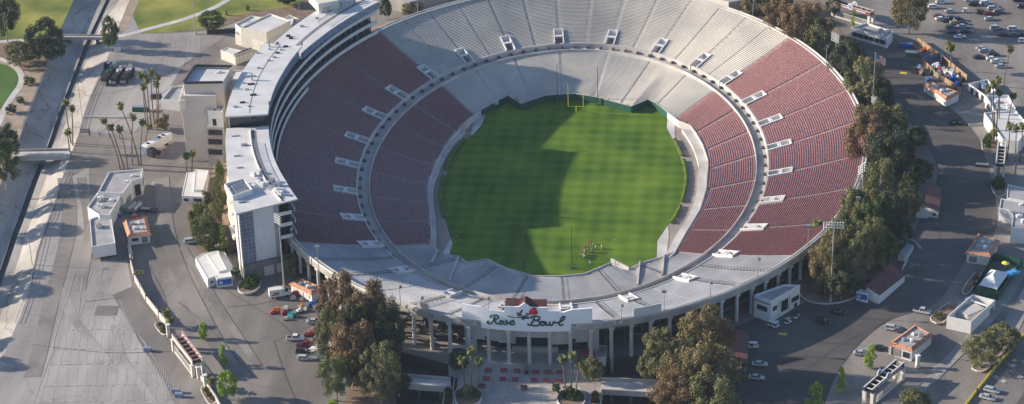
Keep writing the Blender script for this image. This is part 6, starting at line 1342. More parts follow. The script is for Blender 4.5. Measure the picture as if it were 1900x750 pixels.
for x, y, t, la in ((592, 508, 458, 'lamp pole on the left part of the near rim'), (743, 568, 531, 'lamp pole on the near rim above the big left trees'), (783, 580, 552, 'short lamp pole on the near rim left of the sign'), (907, 600, 552, 'thin pole on the rim just left of the raised sign middle'), (1232, 578, 540, 'lamp pole on the near rim right of the white billboard'), (1318, 558, 524, 'thin pole on the near rim above the right trees'), (1406, 520, 480, 'lamp pole on the lower right rim'), (1499, 460, 420, 'lamp pole where the maroon seats meet the lower right rim'), (1590, 420, 368, 'lamp pole on the east rim between the floodlight masts'),
                    (1397, 30, 2, 'lamp pole on the upper right rim'), (1474, 70, 38, 'lamp pole on the upper right rim beside the brown tree'), (1533, 118, 88, 'lamp pole on the upper right rim below the brown tree'), (775, 22, -2, 'lamp pole on the upper left end of the far rim'), (1153, 600, 566, 'thin pole on the near rim between sign and billboard'), (541, 450, 425, 'short lamp pole at the left end of the near rim')):
    lamp(x, y, t, la, 18.7, True if t in (458, 540, 420, 368) else False, arm=.35)
lamp(1649, 660, 607, 'double-armed street lamp at the lower right tiled stand', None, True, 'street lamps', 2.2)
lamp(155, 240, 155, 'tall thin lamp beside the channel above the palms', None, False, 'street lamps', 1.2); lamp(60, 492, 447, 'thin lamp at the channel rail in the left lot', None, False, 'street lamps', 1.2); lamp(118, 322, 292, 'thin lamp at the left end of the parking stalls', None, False, 'street lamps', 1.2)
lamp(234, 355, 333, 'dark pole on the wall of the angular service building', None, False, 'street lamps', .4); lamp(516, 28, -6, 'dark pole left of the small green-grey building', None, False, 'street lamps', .5); lamp(556, 30, -6, 'dark pole right of the small green-grey building', None, False, 'street lamps', .5)
P = at(1617, 224); h = (224-103)/pxpm(P); P2_ = P+Vector((1.0, 0, 0)); r = thing('flagpole', 'tall flagpole flying a striped flag beside the east trees', 'flagpole', tuple(P)); mb = MB(); mb.tube(P, P+Vector((.2, 0, h)), .17, .10, 8); mb.build('pole', M['pole'], r); mb = MB(); mb.blob(P+Vector((.2, 0, h+.1)), .2, 1, 1, 0); mb.build('finial', M['yellow'], r)
def flagq(u, v): return P+Vector((.25+u*4.6*.82, .6*sin(u*7)*u+u*.8, h-.3-v*2.9-u*1.9-.25*sin(u*8+v)))
fl_ = [MB() for _ in range(3)]; nu, nv = 20, 13
for i in range(nu):
    for j in range(nv):
        k = 2 if (i < nu*.4 and j < 7) else (0 if j % 2 == 0 else 1); q = [flagq(i/nu, j/nv), flagq((i+1)/nu, j/nv), flagq((i+1)/nu, (j+1)/nv), flagq(i/nu, (j+1)/nv)]; fl_[k].face([v+Vector((0, .015*a, 0)) for v, a in zip(q, (0, 0, 0, 0))])
ff = fl_[0].build('flag', M['flagred'] if 'flagred' in M else M['rose'], r); fl_[1].build('stripe', M['white'], ff); fl_[2].build('canton', M['blue'], ff)
mb = MB()
for i in range(5):
    for j in range(4): c = flagq((i+.7)*.4/5.6, (j+.6)*.53/4.4); mb.box(c+Vector((0, -.05, 0)), (.13, .05, .13))
mb.build('stars', M['white'], ff)

# ============================================================ PEOPLE
def skinmesh(name, verts, edges, radii, sub=1):
    me = bpy.data.meshes.new(name); me.from_pydata(verts, edges, []); o = bpy.data.objects.new(name, me); col.objects.link(o)
    md = o.modifiers.new('s', 'SKIN'); md.use_smooth_shade = True
    for i, rr in enumerate(radii):
        sv = me.skin_vertices[0].data[i] if me.skin_vertices else None
        if sv: sv.radius = rr if isinstance(rr, tuple) else (rr, rr)
    if me.skin_vertices: me.skin_vertices[0].data[0].use_root = True
    s = o.modifiers.new('u', 'SUBSURF'); s.levels = sub; s.render_levels = sub
    dg = bpy.context.evaluated_depsgraph_get(); dg.update(); m2 = bpy.data.meshes.new_from_object(o.evaluated_get(dg)); bpy.data.objects.remove(o); return m2
def add_skin_layer(me): 
    bm = bmesh.new(); bm.from_mesh(me); bm.verts.layers.skin.verify(); bm.to_mesh(me); bm.free()
def skinned(name, verts, edges, radii, sub=1):
    me = bpy.data.meshes.new(name); me.from_pydata(verts, edges, []); bm = bmesh.new(); bm.from_mesh(me); ly = bm.verts.layers.skin.verify(); bm.verts.ensure_lookup_table()
    for i, rr in enumerate(radii): bm.verts[i][ly].radius = rr if isinstance(rr, tuple) else (rr, rr)
    bm.verts[0][ly].use_root = True; bm.to_mesh(me); bm.free(); o = bpy.data.objects.new(name, me); col.objects.link(o)
    md = o.modifiers.new('s', 'SKIN'); md.use_smooth_shade = True; s = o.modifiers.new('u', 'SUBSURF'); s.levels = sub; s.render_levels = sub
    dg = bpy.context.evaluated_depsgraph_get(); m2 = bpy.data.meshes.new_from_object(o.evaluated_get(dg)); bpy.data.objects.remove(o); return m2
def person_proto(pose):
    st = .14 if pose else .05; ar = .45 if pose else .12
    V = [(0, 0, .95), (0, 0, 1.15), (0, 0, 1.38), (0, 0, 1.5), (.01, 0, 1.6), (.02, 0, 1.72),
         (0, .11, .9), (st, .13, .5), (.02+st*.4, .14, .09), (.16+st*.4, .15, .04), (0, -.11, .9), (-st, -.13, .5), (-.05-st, -.14, .09), (.09-st, -.15, .04),
         (0, .19, 1.40), (.04, .27, 1.14), (ar, .26, .95 if not pose else 1.15), (ar+.08, .25, .88 if not pose else 1.17), (0, -.19, 1.40), (.02, -.28, 1.14), (.08, -.28, .90), (.1, -.27, .82)]
    Ed = [(0, 1), (1, 2), (2, 3), (3, 4), (4, 5), (0, 6), (6, 7), (7, 8), (8, 9), (0, 10), (10, 11), (11, 12), (12, 13), (2, 14), (14, 15), (15, 16), (16, 17), (2, 18), (18, 19), (19, 20), (20, 21)]
    Rd = [.13, .12, .13, .055, .085, .075, .085, .06, .04, .035, .085, .06, .04, .035, .055, .043, .03, .035, .055, .043, .03, .035]
    body = skinned('body', V, Ed, Rd)
    fcv = []
    sh = skinned('shirt', [V[0], V[1], V[2], V[14], V[15], V[18], V[19]], [(0, 1), (1, 2), (2, 3), (3, 4), (2, 5), (5, 6)], [.15, .145, .155, .08, .062, .08, .062])
    pn = skinned('trousers', [V[0], V[6], V[7], V[8], V[10], V[11], V[12]], [(0, 1), (1, 2), (2, 3), (0, 4), (4, 5), (5, 6)], [.15, .105, .08, .055, .105, .08, .055])
    hr = MB(); hr.blob((-.015, 0, 1.71), .105, 3, 2, .03); hb = hr
    return body, sh, pn, hb
PP = [person_proto(0), person_proto(1)]
hairme = []
PEO = [(1116.2, 461.8, 'cloth_white', 'cloth_white', 0, 190, 'person all in white standing apart to the right of the group'), (1142.2, 451.8, 'cloth_white', 'grass_green', 0, 90, 'small far person in a white top, furthest right on the pitch'),
 (1092, 454, 'cloth_maroon', 'cloth_dark', 0, 200, 'person in dark red at the top left of the group'), (1096.5, 453, 'cloth_maroon', 'cloth_maroon', 1, 240, 'person in dark red at the top of the group, right of another'), (1086, 463, 'cloth_pink', 'cloth_maroon', 0, 300, 'person in pinkish shirt on the left edge of the group'),
 (1091.5, 462, 'cloth_maroon', 'cloth_dark', 1, 0, 'person in dark red near the middle left of the group'), (1088.3, 468.5, 'cloth_white', 'cloth_dark', 0, 30, 'person in a white shirt and dark trousers left of the middle'), (1084.5, 468, 'cloth_maroon', 'cloth_white', 0, 10, 'person in dark red with white trousers on the far left'),
 (1080.3, 473, 'cloth_maroon', 'cloth_dark', 1, 20, 'person in dark red at the lower left of the group'), (1078.6, 478, 'cloth_white', 'cloth_maroon', 0, 0, 'person in white at the leftmost lower end of the group'), (1082.3, 477, 'cloth_pink', 'cloth_white', 0, 40, 'person in pink, second from the lower left'),
 (1084.8, 481, 'cloth_white', 'cloth_dark', 1, 60, 'person in white leaning forward at the lower edge of the group'), (1086.5, 474.5, 'cloth_maroon', 'cloth_maroon', 0, 340, 'person in dark red below the middle of the group'), (1100.5, 459.5, 'cloth_white', 'cloth_dark', 0, 180, 'person in a pale top at the right of the group'),
 (1105, 463.5, 'cloth_white', 'cloth_blue', 1, 200, 'person in white and blue at the right side of the group'), (1100, 471.5, 'cloth_blue', 'cloth_dark', 0, 150, 'person in blue in the middle right of the group'), (1097, 468.5, 'cloth_white', 'cloth_white', 0, 170, 'person in white beside the one in blue'), (1106, 467.8, 'cloth_dark', 'cloth_dark', 0, 200, 'person all in black at the right of the group'),
 (1094.8, 489.5, 'cloth_dark', 'cloth_white', 0, 90, 'person in black standing alone nearest the near stand'), (847, 444, 'cloth_white', 'cloth_dark', 0, 0, 'person in white in the shade at the lower left of the pitch'), (829, 405, 'cloth_white', 'cloth_blue', 0, 0, 'person in white at the west touchline in the shade')]
M['cloth_maroon'] = mat('cloth_maroon', (.16, .02, .03), .85, .1, 3); M['cloth_pink'] = mat('cloth_pink', (.5, .22, .22), .85, .1, 3)
def place_person(x, y, sh, pn, k, rz, la, z=0.06, sc=1.0, zz=None):
    P = at(x, y, z); r = thing('person', la, 'person', (P.x, P.y, z), radians(rz), 'people on the pitch'); proto_mode(r); r.scale = (sc, sc, sc)
    b = bpy.data.objects.new('body', PP[k][0]); col.objects.link(b); b.parent = r
    if not PP[k][0].materials: PP[k][0].materials.append(M['skin'])
    for nm, me, m_ in (('shirt', PP[k][1], sh), ('trousers', PP[k][2], pn)):
        o = bpy.data.objects.new(nm, me); col.objects.link(o); o.parent = r
        if not me.materials: me.materials.append(M['cloth_dark'])
        o.material_slots[0].link = 'OBJECT'; o.material_slots[0].material = M[m_]
    h_ = PP[k][3].build('hair', M['hair'], r)
    return r
for x, y, sh, pn, k, rz, la in PEO: place_person(x, y, sh, pn, k, rz, la, sc=1.06)
P = at(976.5, 693, 5.1); r = thing('statue', 'dark standing statue on a plinth on the plaza', 'statue', (P.x, P.y, 5.1)); proto_mode(r); 
b = bpy.data.objects.new('figure', PP[1][0].copy()); b.data.materials.clear(); b.data.materials.append(M['bronze'] if 'bronze' in M else M['green_wall']); col.objects.link(b); b.parent = r; b.location = (0, 0, .8); b.scale = (1.25,)*3
mb = MB(); mb.box((0, 0, .4), (1.1, 1.1, .8)); mb.build('plinth', M['dark'], r)
# picnic tables
TB = [(906, 689), (935, 689), (959, 690), (994, 692), (1017, 692), (1038.5, 692), (902, 704), (933, 705), (956, 706), (991, 707), (1014, 708), (1036, 709)]
tb0 = proto_mode(thing('picnic_table', 'x', 'picnic table'))
mb = MB(); mb.box((0, 0, .75), (2.0, .8, .07)); mb.build('table_top', M['red'], tb0)
for s in (-1, 1): mb = MB(); mb.box((0, s*.75, .45), (2.0, .32, .07)); mb.build('bench', M['red'], tb0)
for s in (-1, 1): mb = MB(); mb.beam((s*.75, -.8, .02), (s*.75, .25, .72), .07, .07); mb.beam((s*.75, .8, .02), (s*.75, -.25, .72), .07, .07); mb.build('frame', M['dark'], tb0)
for i, (x, y) in enumerate(TB):
    o = tb0 if i == 0 else dup(tb0); P = at(x, y, 5.08); o.location = P; o['label'] = 'red picnic table, %s of six in the %s row on the plaza' % (['leftmost', 'second from the left', 'third from the left', 'third from the right', 'second from the right', 'rightmost'][i % 6], 'back' if i < 6 else 'front'); o['group'] = 'red picnic tables on the plaza'
for x, y, la in ((894, 720, 'dark brown bench board at the left front of the plaza'), (972, 723, 'dark brown bench board at the middle front of the plaza'), (1051, 725, 'dark brown bench board at the right front of the plaza')):
    boxes('bench', la, 'bench', x, y, [('seat', 'roof_maroon', [('b', (0, 0, .5), (2.0, .9, .1))]), ('back', 'roof_maroon', [('b', (0, .5, .8), (2.0, .1, .7))]), ('leg', 'dark', [('b', (-.8, 0, .22), (.12, .8, .44))]), ('leg', 'dark', [('b', (.8, 0, .22), (.12, .8, .44))])], 0, 5.05, 'dark benches in front of the picnic tables')
# parasol/banners near the entrance
boxes('canopy', 'pinkish red canopy beside the right entrance columns', 'canopy', 1092, 668, [('top', 'rose', [('b', (0, 0, 2.6), (3.4, 2.6, .18)), ('b', (0, 0, 2.85), (2.0, 1.4, .3))]), ('pole', 'metal', [('t', (x, y, 0), (x, y, 2.6), .05, .05, 6) for x in (-1.5, 1.5) for y in (-1.1, 1.1)])], 10, 5.05)

# ============================================================ TREES
def crown(seed, style):
    R = random.Random(seed); mb = MB()
    cl = []
    if style == 'euc':
        for i in range(60):
            a = R.uniform(0, 2*pi); h = R.uniform(.24, .97); rr = .46*sqrt(max(0, 1-((h-.58)/.46)**2))*(.35+.65*R.random()**.5); cl.append((rr*cos(a), rr*sin(a), h, R.uniform(.08, .16)))
        per, ls = 190, .0145
    elif style == 'round':
        for i in range(80):
            a = R.uniform(0, 2*pi); t = R.uniform(-.8, 1); rr = .46*sqrt(1-t*t*.98)*R.uniform(.6, 1); cl.append((rr*cos(a), rr*sin(a), .56+t*.40, R.uniform(.08, .13)))
        per, ls = 170, .0155
    elif style == 'sapling':
        for i in range(34):
            h = R.uniform(.12, .98); rr = .40*(1-((h-.45)/.62)**2)*R.random()**.4; a = R.uniform(0, 2*pi); cl.append((rr*cos(a), rr*sin(a), h, R.uniform(.10, .17)))
        per, ls = 60, .028
    else:
        for i in range(30):
            h = R.uniform(.2, 1); rr = .42*R.random()**.5; a = R.uniform(0, 2*pi); cl.append((rr*cos(a), rr*sin(a), h*.8, R.uniform(.12, .2)))
        per, ls = 70, .03
    for cx, cy, cz, cr in cl:
        for k in range(int(per*(cr/.1)**1.5)):
            v = Vector((R.gauss(0, 1), R.gauss(0, 1), R.gauss(0, 1))).normalized()*cr*R.random()**.3; P = Vector((cx, cy, cz))+Vector((v.x, v.y, v.z*.8))
            if style in ('euc',): P.z -= .015*R.random()
            n = (v.normalized()*1.3+Vector((R.gauss(0, .6), R.gauss(0, .6), R.gauss(.2, .6)))).normalized(); b = n.orthogonal().normalized(); a2 = n.cross(b); q = ls*R.uniform(.7, 1.5)
            mb.face([P-b*q, P-a2*q*.55, P+b*q, P+a2*q*.55])
    return mb, cl
CR_ = {}
def crown_me(style, k):
    if (style, k) not in CR_:
        mb, cl = crown({'euc': 10, 'round': 40, 'sapling': 70, 'bush': 90}[style]+k, style); me = bpy.data.meshes.new('crown'); me.from_pydata([tuple(v) for v in mb.v], [], mb.f); me.materials.append(M['leaf_green'])
        t = MB(); R = random.Random(k); top = {'euc': .5, 'round': .45, 'sapling': .8, 'bush': .3}[style]; w0 = {'euc': .022, 'round': .028, 'sapling': .012, 'bush': .02}[style]
        pts = [Vector((0, 0, -.02))]; 
        for i in range(1, 6): pts.append(Vector((R.uniform(-.02, .02)*i*.6, R.uniform(-.02, .02)*i*.6, top*i/5)))
        for i in range(5): t.tube(pts[i], pts[i+1], w0*(1-.11*i), w0*(1-.11*(i+1)), 8)
        for c in R.sample(cl, min(11, len(cl))):
            s = pts[R.randrange(2, 6)]; m_ = s.lerp(Vector(c[:3]), .5)+Vector((0, 0, -.03)); t.tube(s, m_, w0*.5, w0*.32, 5); t.tube(m_, Vector(c[:3]), w0*.32, w0*.12, 5)
        tm = bpy.data.meshes.new('trunk'); tm.from_pydata([tuple(v) for v in t.v], [], t.f); tm.materials.append(M['trunk']); CR_[(style, k)] = (me, tm)
    return CR_[(style, k)]
tcount = [0]
def tree(x, top, base, wpx, style, leaf, la, group=None, z=None, name=None, cat='tree'):
    P = at(x, base, z); s = pxpm(P); h = (base-top)/s; wd = wpx/s*.888; k = tcount[0] % (5 if style == 'euc' else 3); tcount[0] += 1
    nm = name or {'euc': 'eucalyptus_tree', 'round': 'round_tree', 'sapling': 'young_tree', 'bush': 'bush'}[style]
    r = thing(nm, la, cat, (P.x, P.y, P.z), random.uniform(0, 6.28), group); kf = {'euc': 1.04, 'round': 1.08}.get(style, 1.16)*(.92 if group == SEG else 1); r.scale = (wd*kf, wd*kf, h); cm, tm = crown_me(style, k)
    c = bpy.data.objects.new('crown', cm); col.objects.link(c); c.parent = r; c.material_slots[0].link = 'OBJECT'; c.material_slots[0].material = M[leaf]
    t = bpy.data.objects.new('trunk', tm); col.objects.link(t); t.parent = r; return r
SWG = 'eucalyptus trees left of the entrance'; SEG = 'eucalyptus trees right of the entrance'; EG = 'trees on the east bank'
T = [
 (632, 512, 648, 74, 'euc', 'leaf_rust', 'tall rust-brown eucalyptus overlapping the stadium rim, left end of the clump', SWG), (690, 530, 668, 84, 'euc', 'leaf_rust', 'rust-brown eucalyptus in the middle of the left clump', SWG), (722, 556, 680, 60, 'euc', 'leaf_dark', 'dark eucalyptus against the stadium columns', SWG),
 (622, 572, 690, 66, 'euc', 'leaf_olive', 'olive-brown eucalyptus over the tan shed', SWG), (662, 590, 712, 78, 'euc', 'leaf_rust', 'brown eucalyptus in the lower middle of the left clump', SWG), (708, 642, 748, 74, 'euc', 'leaf_olive', 'small-crowned eucalyptus with white trunk in front of the left ramp bridge', SWG),
 (626, 664, 745, 66, 'euc', 'leaf_green', 'greener eucalyptus at the lower left of the clump', SWG), (655, 640, 725, 60, 'euc', 'leaf_rust', 'thin brown eucalyptus beside the greener one', SWG), (741, 690, 735, 44, 'round', 'leaf_dark', 'dark low tree under the left ramp bridge', SWG), (672, 555, 680, 60, 'euc', 'leaf_dark', 'dark core tree behind the rust-brown eucalyptus', SWG), (728, 548, 572, 14, 'round', 'leaf_green', 'little green treetop poking over the rim beside the lamp', None),
 (1302, 572, 705, 92, 'euc', 'leaf_gold', 'brown-gold eucalyptus touching the stadium rim', SEG), (1338, 588, 692, 50, 'euc', 'leaf_rust', 'brownish eucalyptus beside the long maroon-roofed shed', SEG), (1226, 612, 705, 76, 'euc', 'leaf_olive', 'darker green tree against the shaded columns', SEG), (1206, 650, 706, 50, 'round', 'leaf_olive', 'low olive tree at the end of the right ramp bridge', SEG),
 (1262, 648, 760, 88, 'euc', 'leaf_gold', 'golden eucalyptus in the middle of the right clump', SEG), (1316, 640, 764, 104, 'euc', 'leaf_gold', 'widest golden eucalyptus of the right clump', SEG), (1250, 694, 800, 92, 'euc', 'leaf_rust', 'rust-tipped eucalyptus cut by the bottom edge, left', SEG), (1318, 700, 815, 110, 'euc', 'leaf_olive', 'olive eucalyptus cut by the bottom edge, right', SEG), (1372, 662, 712, 30, 'euc', 'leaf_gold', 'small golden tree at the corner of the maroon-roofed shed', SEG), (1284, 620, 730, 60, 'euc', 'leaf_dark', 'dark inner tree of the right clump', SEG),
 (1400, -14, 40, 56, 'round', 'leaf_gold', 'yellow-green tree behind the upper right rim', EG), (1448, -6, 78, 66, 'euc', 'leaf_rust', 'brown tree behind the upper right rim', EG), (1486, 8, 100, 76, 'euc', 'leaf_rust', 'larger grey-brown tree near the upper right rim lamp', EG), (1522, 38, 116, 56, 'euc', 'leaf_olive', 'olive tree above the floodlight head on the east bank', EG), (1424, -24, 22, 44, 'round', 'leaf_olive', 'small olive tree at the top edge behind the rim', EG),
 (1570, 78, 165, 66, 'round', 'leaf_dark', 'dark tree with a brown top right of the floodlight head', EG), (1600, 112, 205, 76, 'round', 'leaf_olive', 'broad olive tree left of the flagpole', EG), (1632, 150, 218, 50, 'round', 'leaf_dark', 'dark tree behind the flagpole', EG), (1612, 190, 285, 66, 'euc', 'leaf_gold', 'yellow-brown tree under the flagpole', EG), (1650, 196, 285, 66, 'round', 'leaf_olive', 'olive-green tree right of the yellow-brown one', EG), (1606, 220, 322, 74, 'euc', 'leaf_rust', 'rust-brown tree overlapping the maroon seats', EG), (1644, 245, 350, 78, 'euc', 'leaf_dark', 'big dark tree in the middle of the east bank', EG),
 (1700, 238, 276, 42, 'round', 'leaf_green', 'green tree at the road edge on the east bank', EG), (1672, 262, 330, 46, 'euc', 'leaf_dark', 'dark slender tree beside the road edge', EG), (1626, 300, 412, 62, 'euc', 'leaf_olive', 'grey-olive tree right of the tilted floodlight', EG), (1582, 352, 452, 56, 'euc', 'leaf_olive', 'olive tree overlapping the seats below the tilted floodlight', EG), (1610, 370, 465, 60, 'euc', 'leaf_green', 'dark olive tree in the lower half of the east bank', EG), (1648, 352, 452, 66, 'euc', 'leaf_dark', 'dark tree left of the upper shed', EG), (1612, 405, 492, 66, 'euc', 'leaf_olive', 'olive tree in front of the dark trees, lower east bank', EG),
 (1556, 408, 520, 66, 'euc', 'leaf_olive', 'olive tree behind the wide floodlight head', EG), (1580, 432, 535, 70, 'euc', 'leaf_olive', 'broad olive tree right of the wide floodlight mast', EG), (1530, 440, 545, 60, 'euc', 'leaf_gold', 'yellowish tree left of the wide floodlight mast', EG), (1640, 432, 500, 46, 'euc', 'leaf_green', 'greenish tree above the lower maroon-roofed shed', EG), (1676, 410, 452, 36, 'euc', 'leaf_dark', 'dark small tree at the kerb below the upper shed', EG), (1560, 490, 556, 60, 'round', 'leaf_dark', 'low dark tree around the foot of the wide floodlight mast', EG),
 (1708, 298, 345, 44, 'round', 'leaf_dark', 'dark round tree above the upper maroon-roofed shed', EG), (1686, 354, 404, 46, 'round', 'leaf_olive', 'yellow-green round tree left of the upper maroon-roofed shed', EG), (1684, 316, 372, 40, 'round', 'leaf_dark', 'dark tree between the two round ones near the upper shed', EG), (1686, -22, 63, 66, 'euc', 'leaf_gold', 'lone big brown-gold tree with a white trunk at the car park corner', None),
 (1858, 602, 656, 62, 'round', 'leaf_olive', 'olive tree beside the yellow barrier boards', 'olive trees at the lower right'), (1818, 622, 684, 66, 'euc', 'leaf_olive', 'grey olive tree in the square white bed', 'olive trees at the lower right'), (1695, 724, 785, 64, 'round', 'leaf_olive', 'grey-green treetop at the bottom edge right of the gate', None),
 (90, 40, 124, 72, 'round', 'leaf_dark', 'big dark round tree beside the footbridge', 'park trees'), (14, -26, 78, 60, 'euc', 'leaf_dark', 'dark upright tree in the top left corner', 'park trees'), (38, 82, 122, 62, 'round', 'leaf_olive', 'olive spreading tree at the top left path', 'park trees'), (208, 34, 96, 30, 'round', 'leaf_green', 'ivy-clad tree at the east end of the footbridge', 'park trees'), (10, 232, 295, 62, 'round', 'leaf_dark', 'dark tree above the wide bridge at the left edge', 'park trees'), (12, 262, 350, 62, 'round', 'leaf_green', 'dark green tree below the wide bridge at the left edge', 'park trees'),
 (394, 22, 58, 46, 'round', 'leaf_green', 'round green tree at the lot edge near the top floodlight', 'park trees'), (532, -24, 10, 44, 'round', 'leaf_dark', 'dark tree at the top edge beside the press pavilion', 'park trees'), (460, 10, 20, 7, 'sapling', 'leaf_dark', 'tiny tree on the grass right of the path', 'park trees'), (421, 20, 29, 5, 'sapling', 'leaf_dark', 'tiny tree on the grass left of the cream block', 'park trees'),
 (56, 142, 158, 20, 'bush', 'leaf_green', 'round bush beside the cart path, upper', 'bushes on the channel side slope'), (38, 180, 192, 15, 'bush', 'leaf_green', 'round bush beside the cart path, middle', 'bushes on the channel side slope'), (21, 195, 210, 19, 'bush', 'leaf_dark', 'dark bush beside the cart path, lower', 'bushes on the channel side slope'),
 (372, 378, 432, 44, 'round', 'leaf_bushy', 'round green tree left of two above the silver suv', 'trees at the press pavilion'), (400, 380, 446, 40, 'round', 'leaf_olive', 'olive tree right of two above the silver suv', 'trees at the press pavilion'), (384, 405, 462, 46, 'round', 'leaf_green', 'green tree in front nearest the silver suv', 'trees at the press pavilion'), (413, 305, 385, 26, 'sapling', 'leaf_bushy', 'slender yellow-green tree against the press pavilion wall', 'trees at the press pavilion'), (408, 330, 400, 24, 'sapling', 'leaf_olive', 'slender olive tree beside the yellow-green one', 'trees at the press pavilion'), (417, 420, 470, 26, 'sapling', 'leaf_bushy', 'slender tree beside the corner of the press pavilion', 'trees at the press pavilion'), (389, 352, 378, 22, 'bush', 'leaf_olive', 'bush against the white building with a raised roof', 'trees at the press pavilion'), (438, 496, 514, 18, 'bush', 'leaf_green', 'bush at the foot of the press pavilion corner', 'trees at the press pavilion'), (388, 452, 466, 20, 'bush', 'leaf_bushy', 'bright bush above the building with the blue sign', 'trees at the press pavilion'),
 (303, 212, 244, 22, 'bush', 'leaf_gold', 'yellowish bush between the palms and the annex tower', None),
 (378, 596, 630, 19, 'sapling', 'leaf_bright', 'slim bright green tree, uppermost of three near the left gate', 'bright green young trees'), (415, 641, 678, 20, 'sapling', 'leaf_bright', 'slim bright green tree, middle of three near the left gate', 'bright green young trees'), (423, 688, 742, 38, 'round', 'leaf_bright', 'wider bright green tree, lowest of three near the left gate', 'bright green young trees'), (1613, 638, 683, 22, 'sapling', 'leaf_bright', 'slim bright green tree beside the silver car at bottom right', 'bright green young trees'), (1560, 682, 729, 20, 'sapling', 'leaf_bright', 'slim bright green tree in the middle of the lower right lot', 'bright green young trees'), (1513, 711, 768, 38, 'sapling', 'leaf_bright', 'bushy bright green tree cut by the bottom edge', 'bright green young trees'),
 (852, 648, 690, 38, 'round', 'leaf_dark', 'dark round tree behind the left plaza palms', None), (1097, 664, 707, 46, 'round', 'leaf_olive', 'leaning olive tree beside the right plaza palms', None), (766, 8, 28, 44, 'round', 'leaf_olive', 'olive bush behind the rim at the end of the press pavilion', None), (716, 0, 36, 24, 'round', 'leaf_dark', 'dark tree in the gap beside the north end of the press pavilion', None),
 (620, 742, 762, 24, 'round', 'leaf_bright', 'bright shrub at the bottom edge below the left clump', None), (1545, -5, 30, 30, 'round', 'leaf_olive', 'olive tree at the top edge beside the upper right gate', None), (540, 470, 512, 26, 'bush', 'leaf_olive', 'shrubs in the dark under the left end of the stadium', None), (1582, 20, 60, 8, 'sapling', 'leaf_bright', 'small bright tree at the corner of the long white office', None)]
M['leaf_bushy'] = leafmat('leaf_bushy', (.07, .11, .025), (.14, .17, .04))
for t in T: tree(*t)
# shrubs and ground cover under the trees
def cover(name, px, n, m, seed, s=(.7, 1.6), la=None):
    pts = [(p.x, p.y) for p in PX(px)]; R = random.Random(seed); mb = MB(); xs = [p[0] for p in pts]; ys = [p[1] for p in pts]; k = 0
    while k < n:
        x, y = R.uniform(min(xs), max(xs)), R.uniform(min(ys), max(ys))
        if not inside((x, y), pts): continue
        k += 1; b = leafball((x, y, G(y)+.4), R.uniform(*s), R.random(), 90, .7); q = len(mb.v); mb.v += b.v; mb.f += [[q+i for i in f] for f in b.f]
    o = mb.build(name, M[m]); o['kind'] = 'stuff'; return o
cover('undergrowth', [(1500, 540), (1560, 440), (1640, 330), (1610, 200), (1560, 110), (1520, 60), (1570, 70), (1640, 180), (1690, 250), (1690, 310), (1680, 330), (1690, 395), (1680, 440), (1650, 500), (1600, 535), (1550, 560)], 300, 'leaf_green', 5)
cover('undergrowth', [(640, 600), (735, 590), (742, 660), (730, 700), (650, 720)], 50, 'leaf_dark', 6); cover('undergrowth', [(1200, 600), (1345, 600), (1345, 700), (1210, 720)], 60, 'leaf_dark', 7)
cover('undergrowth', [(352, 385), (410, 385), (420, 440), (400, 462), (360, 450)], 40, 'leaf_green', 8, (.5, 1.1)); cover('undergrowth', [(530, 480), (560, 500), (585, 520), (555, 512), (530, 500)], 14, 'leaf_olive', 9, (.5, 1.1))
# palms
def palm_crown(seed, dense=1.0):
    R = random.Random(seed); mb = MB()
    for i in range(int(46*dense)):
        a = R.uniform(0, 2*pi); el = R.uniform(-.9, 1.25); L = R.uniform(1.5, 2.2); d = Vector((cos(a), sin(a), 0)); side = Vector((-sin(a), cos(a), 0)); P = Vector((0, 0, 0)); e = el; n = 5
        for k in range(n):
            Q = P+(d*cos(e)+Vector((0, 0, sin(e))))*L/n; e -= .33; w0 = .05 if k < 2 else .42*sin(pi*(k+.2)/(n+.2)); w1 = .42*sin(pi*(k+1.2)/(n+.2)) if k > 0 else .1
            up = Vector((0, 0, .18))
            mb.face([P-side*w0-up*w0, P, Q, Q-side*w1-up*w1]); mb.face([P, P+side*w0-up*w0, Q+side*w1-up*w1, Q]); P = Q
    return mb
PC = []
for s_ in range(3):
    mb = palm_crown(s_+5); me = bpy.data.meshes.new('crown'); me.from_pydata([tuple(v) for v in mb.v], [], mb.f); me.materials.append(M['leaf_palm']); PC.append(me)
pcn = [0]
def palm(hx, hy, bx, by, la, group=None, z=None, s=1.0):
    B = at(bx, by, z); h = (by-hy)/pxpm(B); H = at(hx, hy, B.z+h); H.y = B.y+max(-2, min(2, H.y-B.y)); r = thing('palm_tree', la, 'palm tree', tuple(B), 0, group); r['_world'] = 1
    mb = MB(); n = 8; pr_ = B.copy()
    for k in range(1, n+1):
        t = k/n; q = B.lerp(H, t); bow = sin(pi*t)*.04*h*(1 if (pcn[0] % 2) else -.6); q.x = B.x+(H.x-B.x)*t**1.3; q.y += 0; q.x += bow*.4; mb.tube(pr_, q, .26-.10*(k-1)/n, .26-.10*k/n, 7); pr_ = q
    mb.build('trunk', M['palm_trunk'], r); c = bpy.data.objects.new('crown', PC[pcn[0] % 3]); col.objects.link(c); c.parent = r; c.location = pr_-B; c.rotation_euler = (0, 0, pcn[0]*1.3); c.scale = (s, s, s); pcn[0] += 1; return r
LP = 'tall fan palms west of the stadium'; RP = 'leaning palms on the east side'; PPG = 'palms on the entrance plaza'
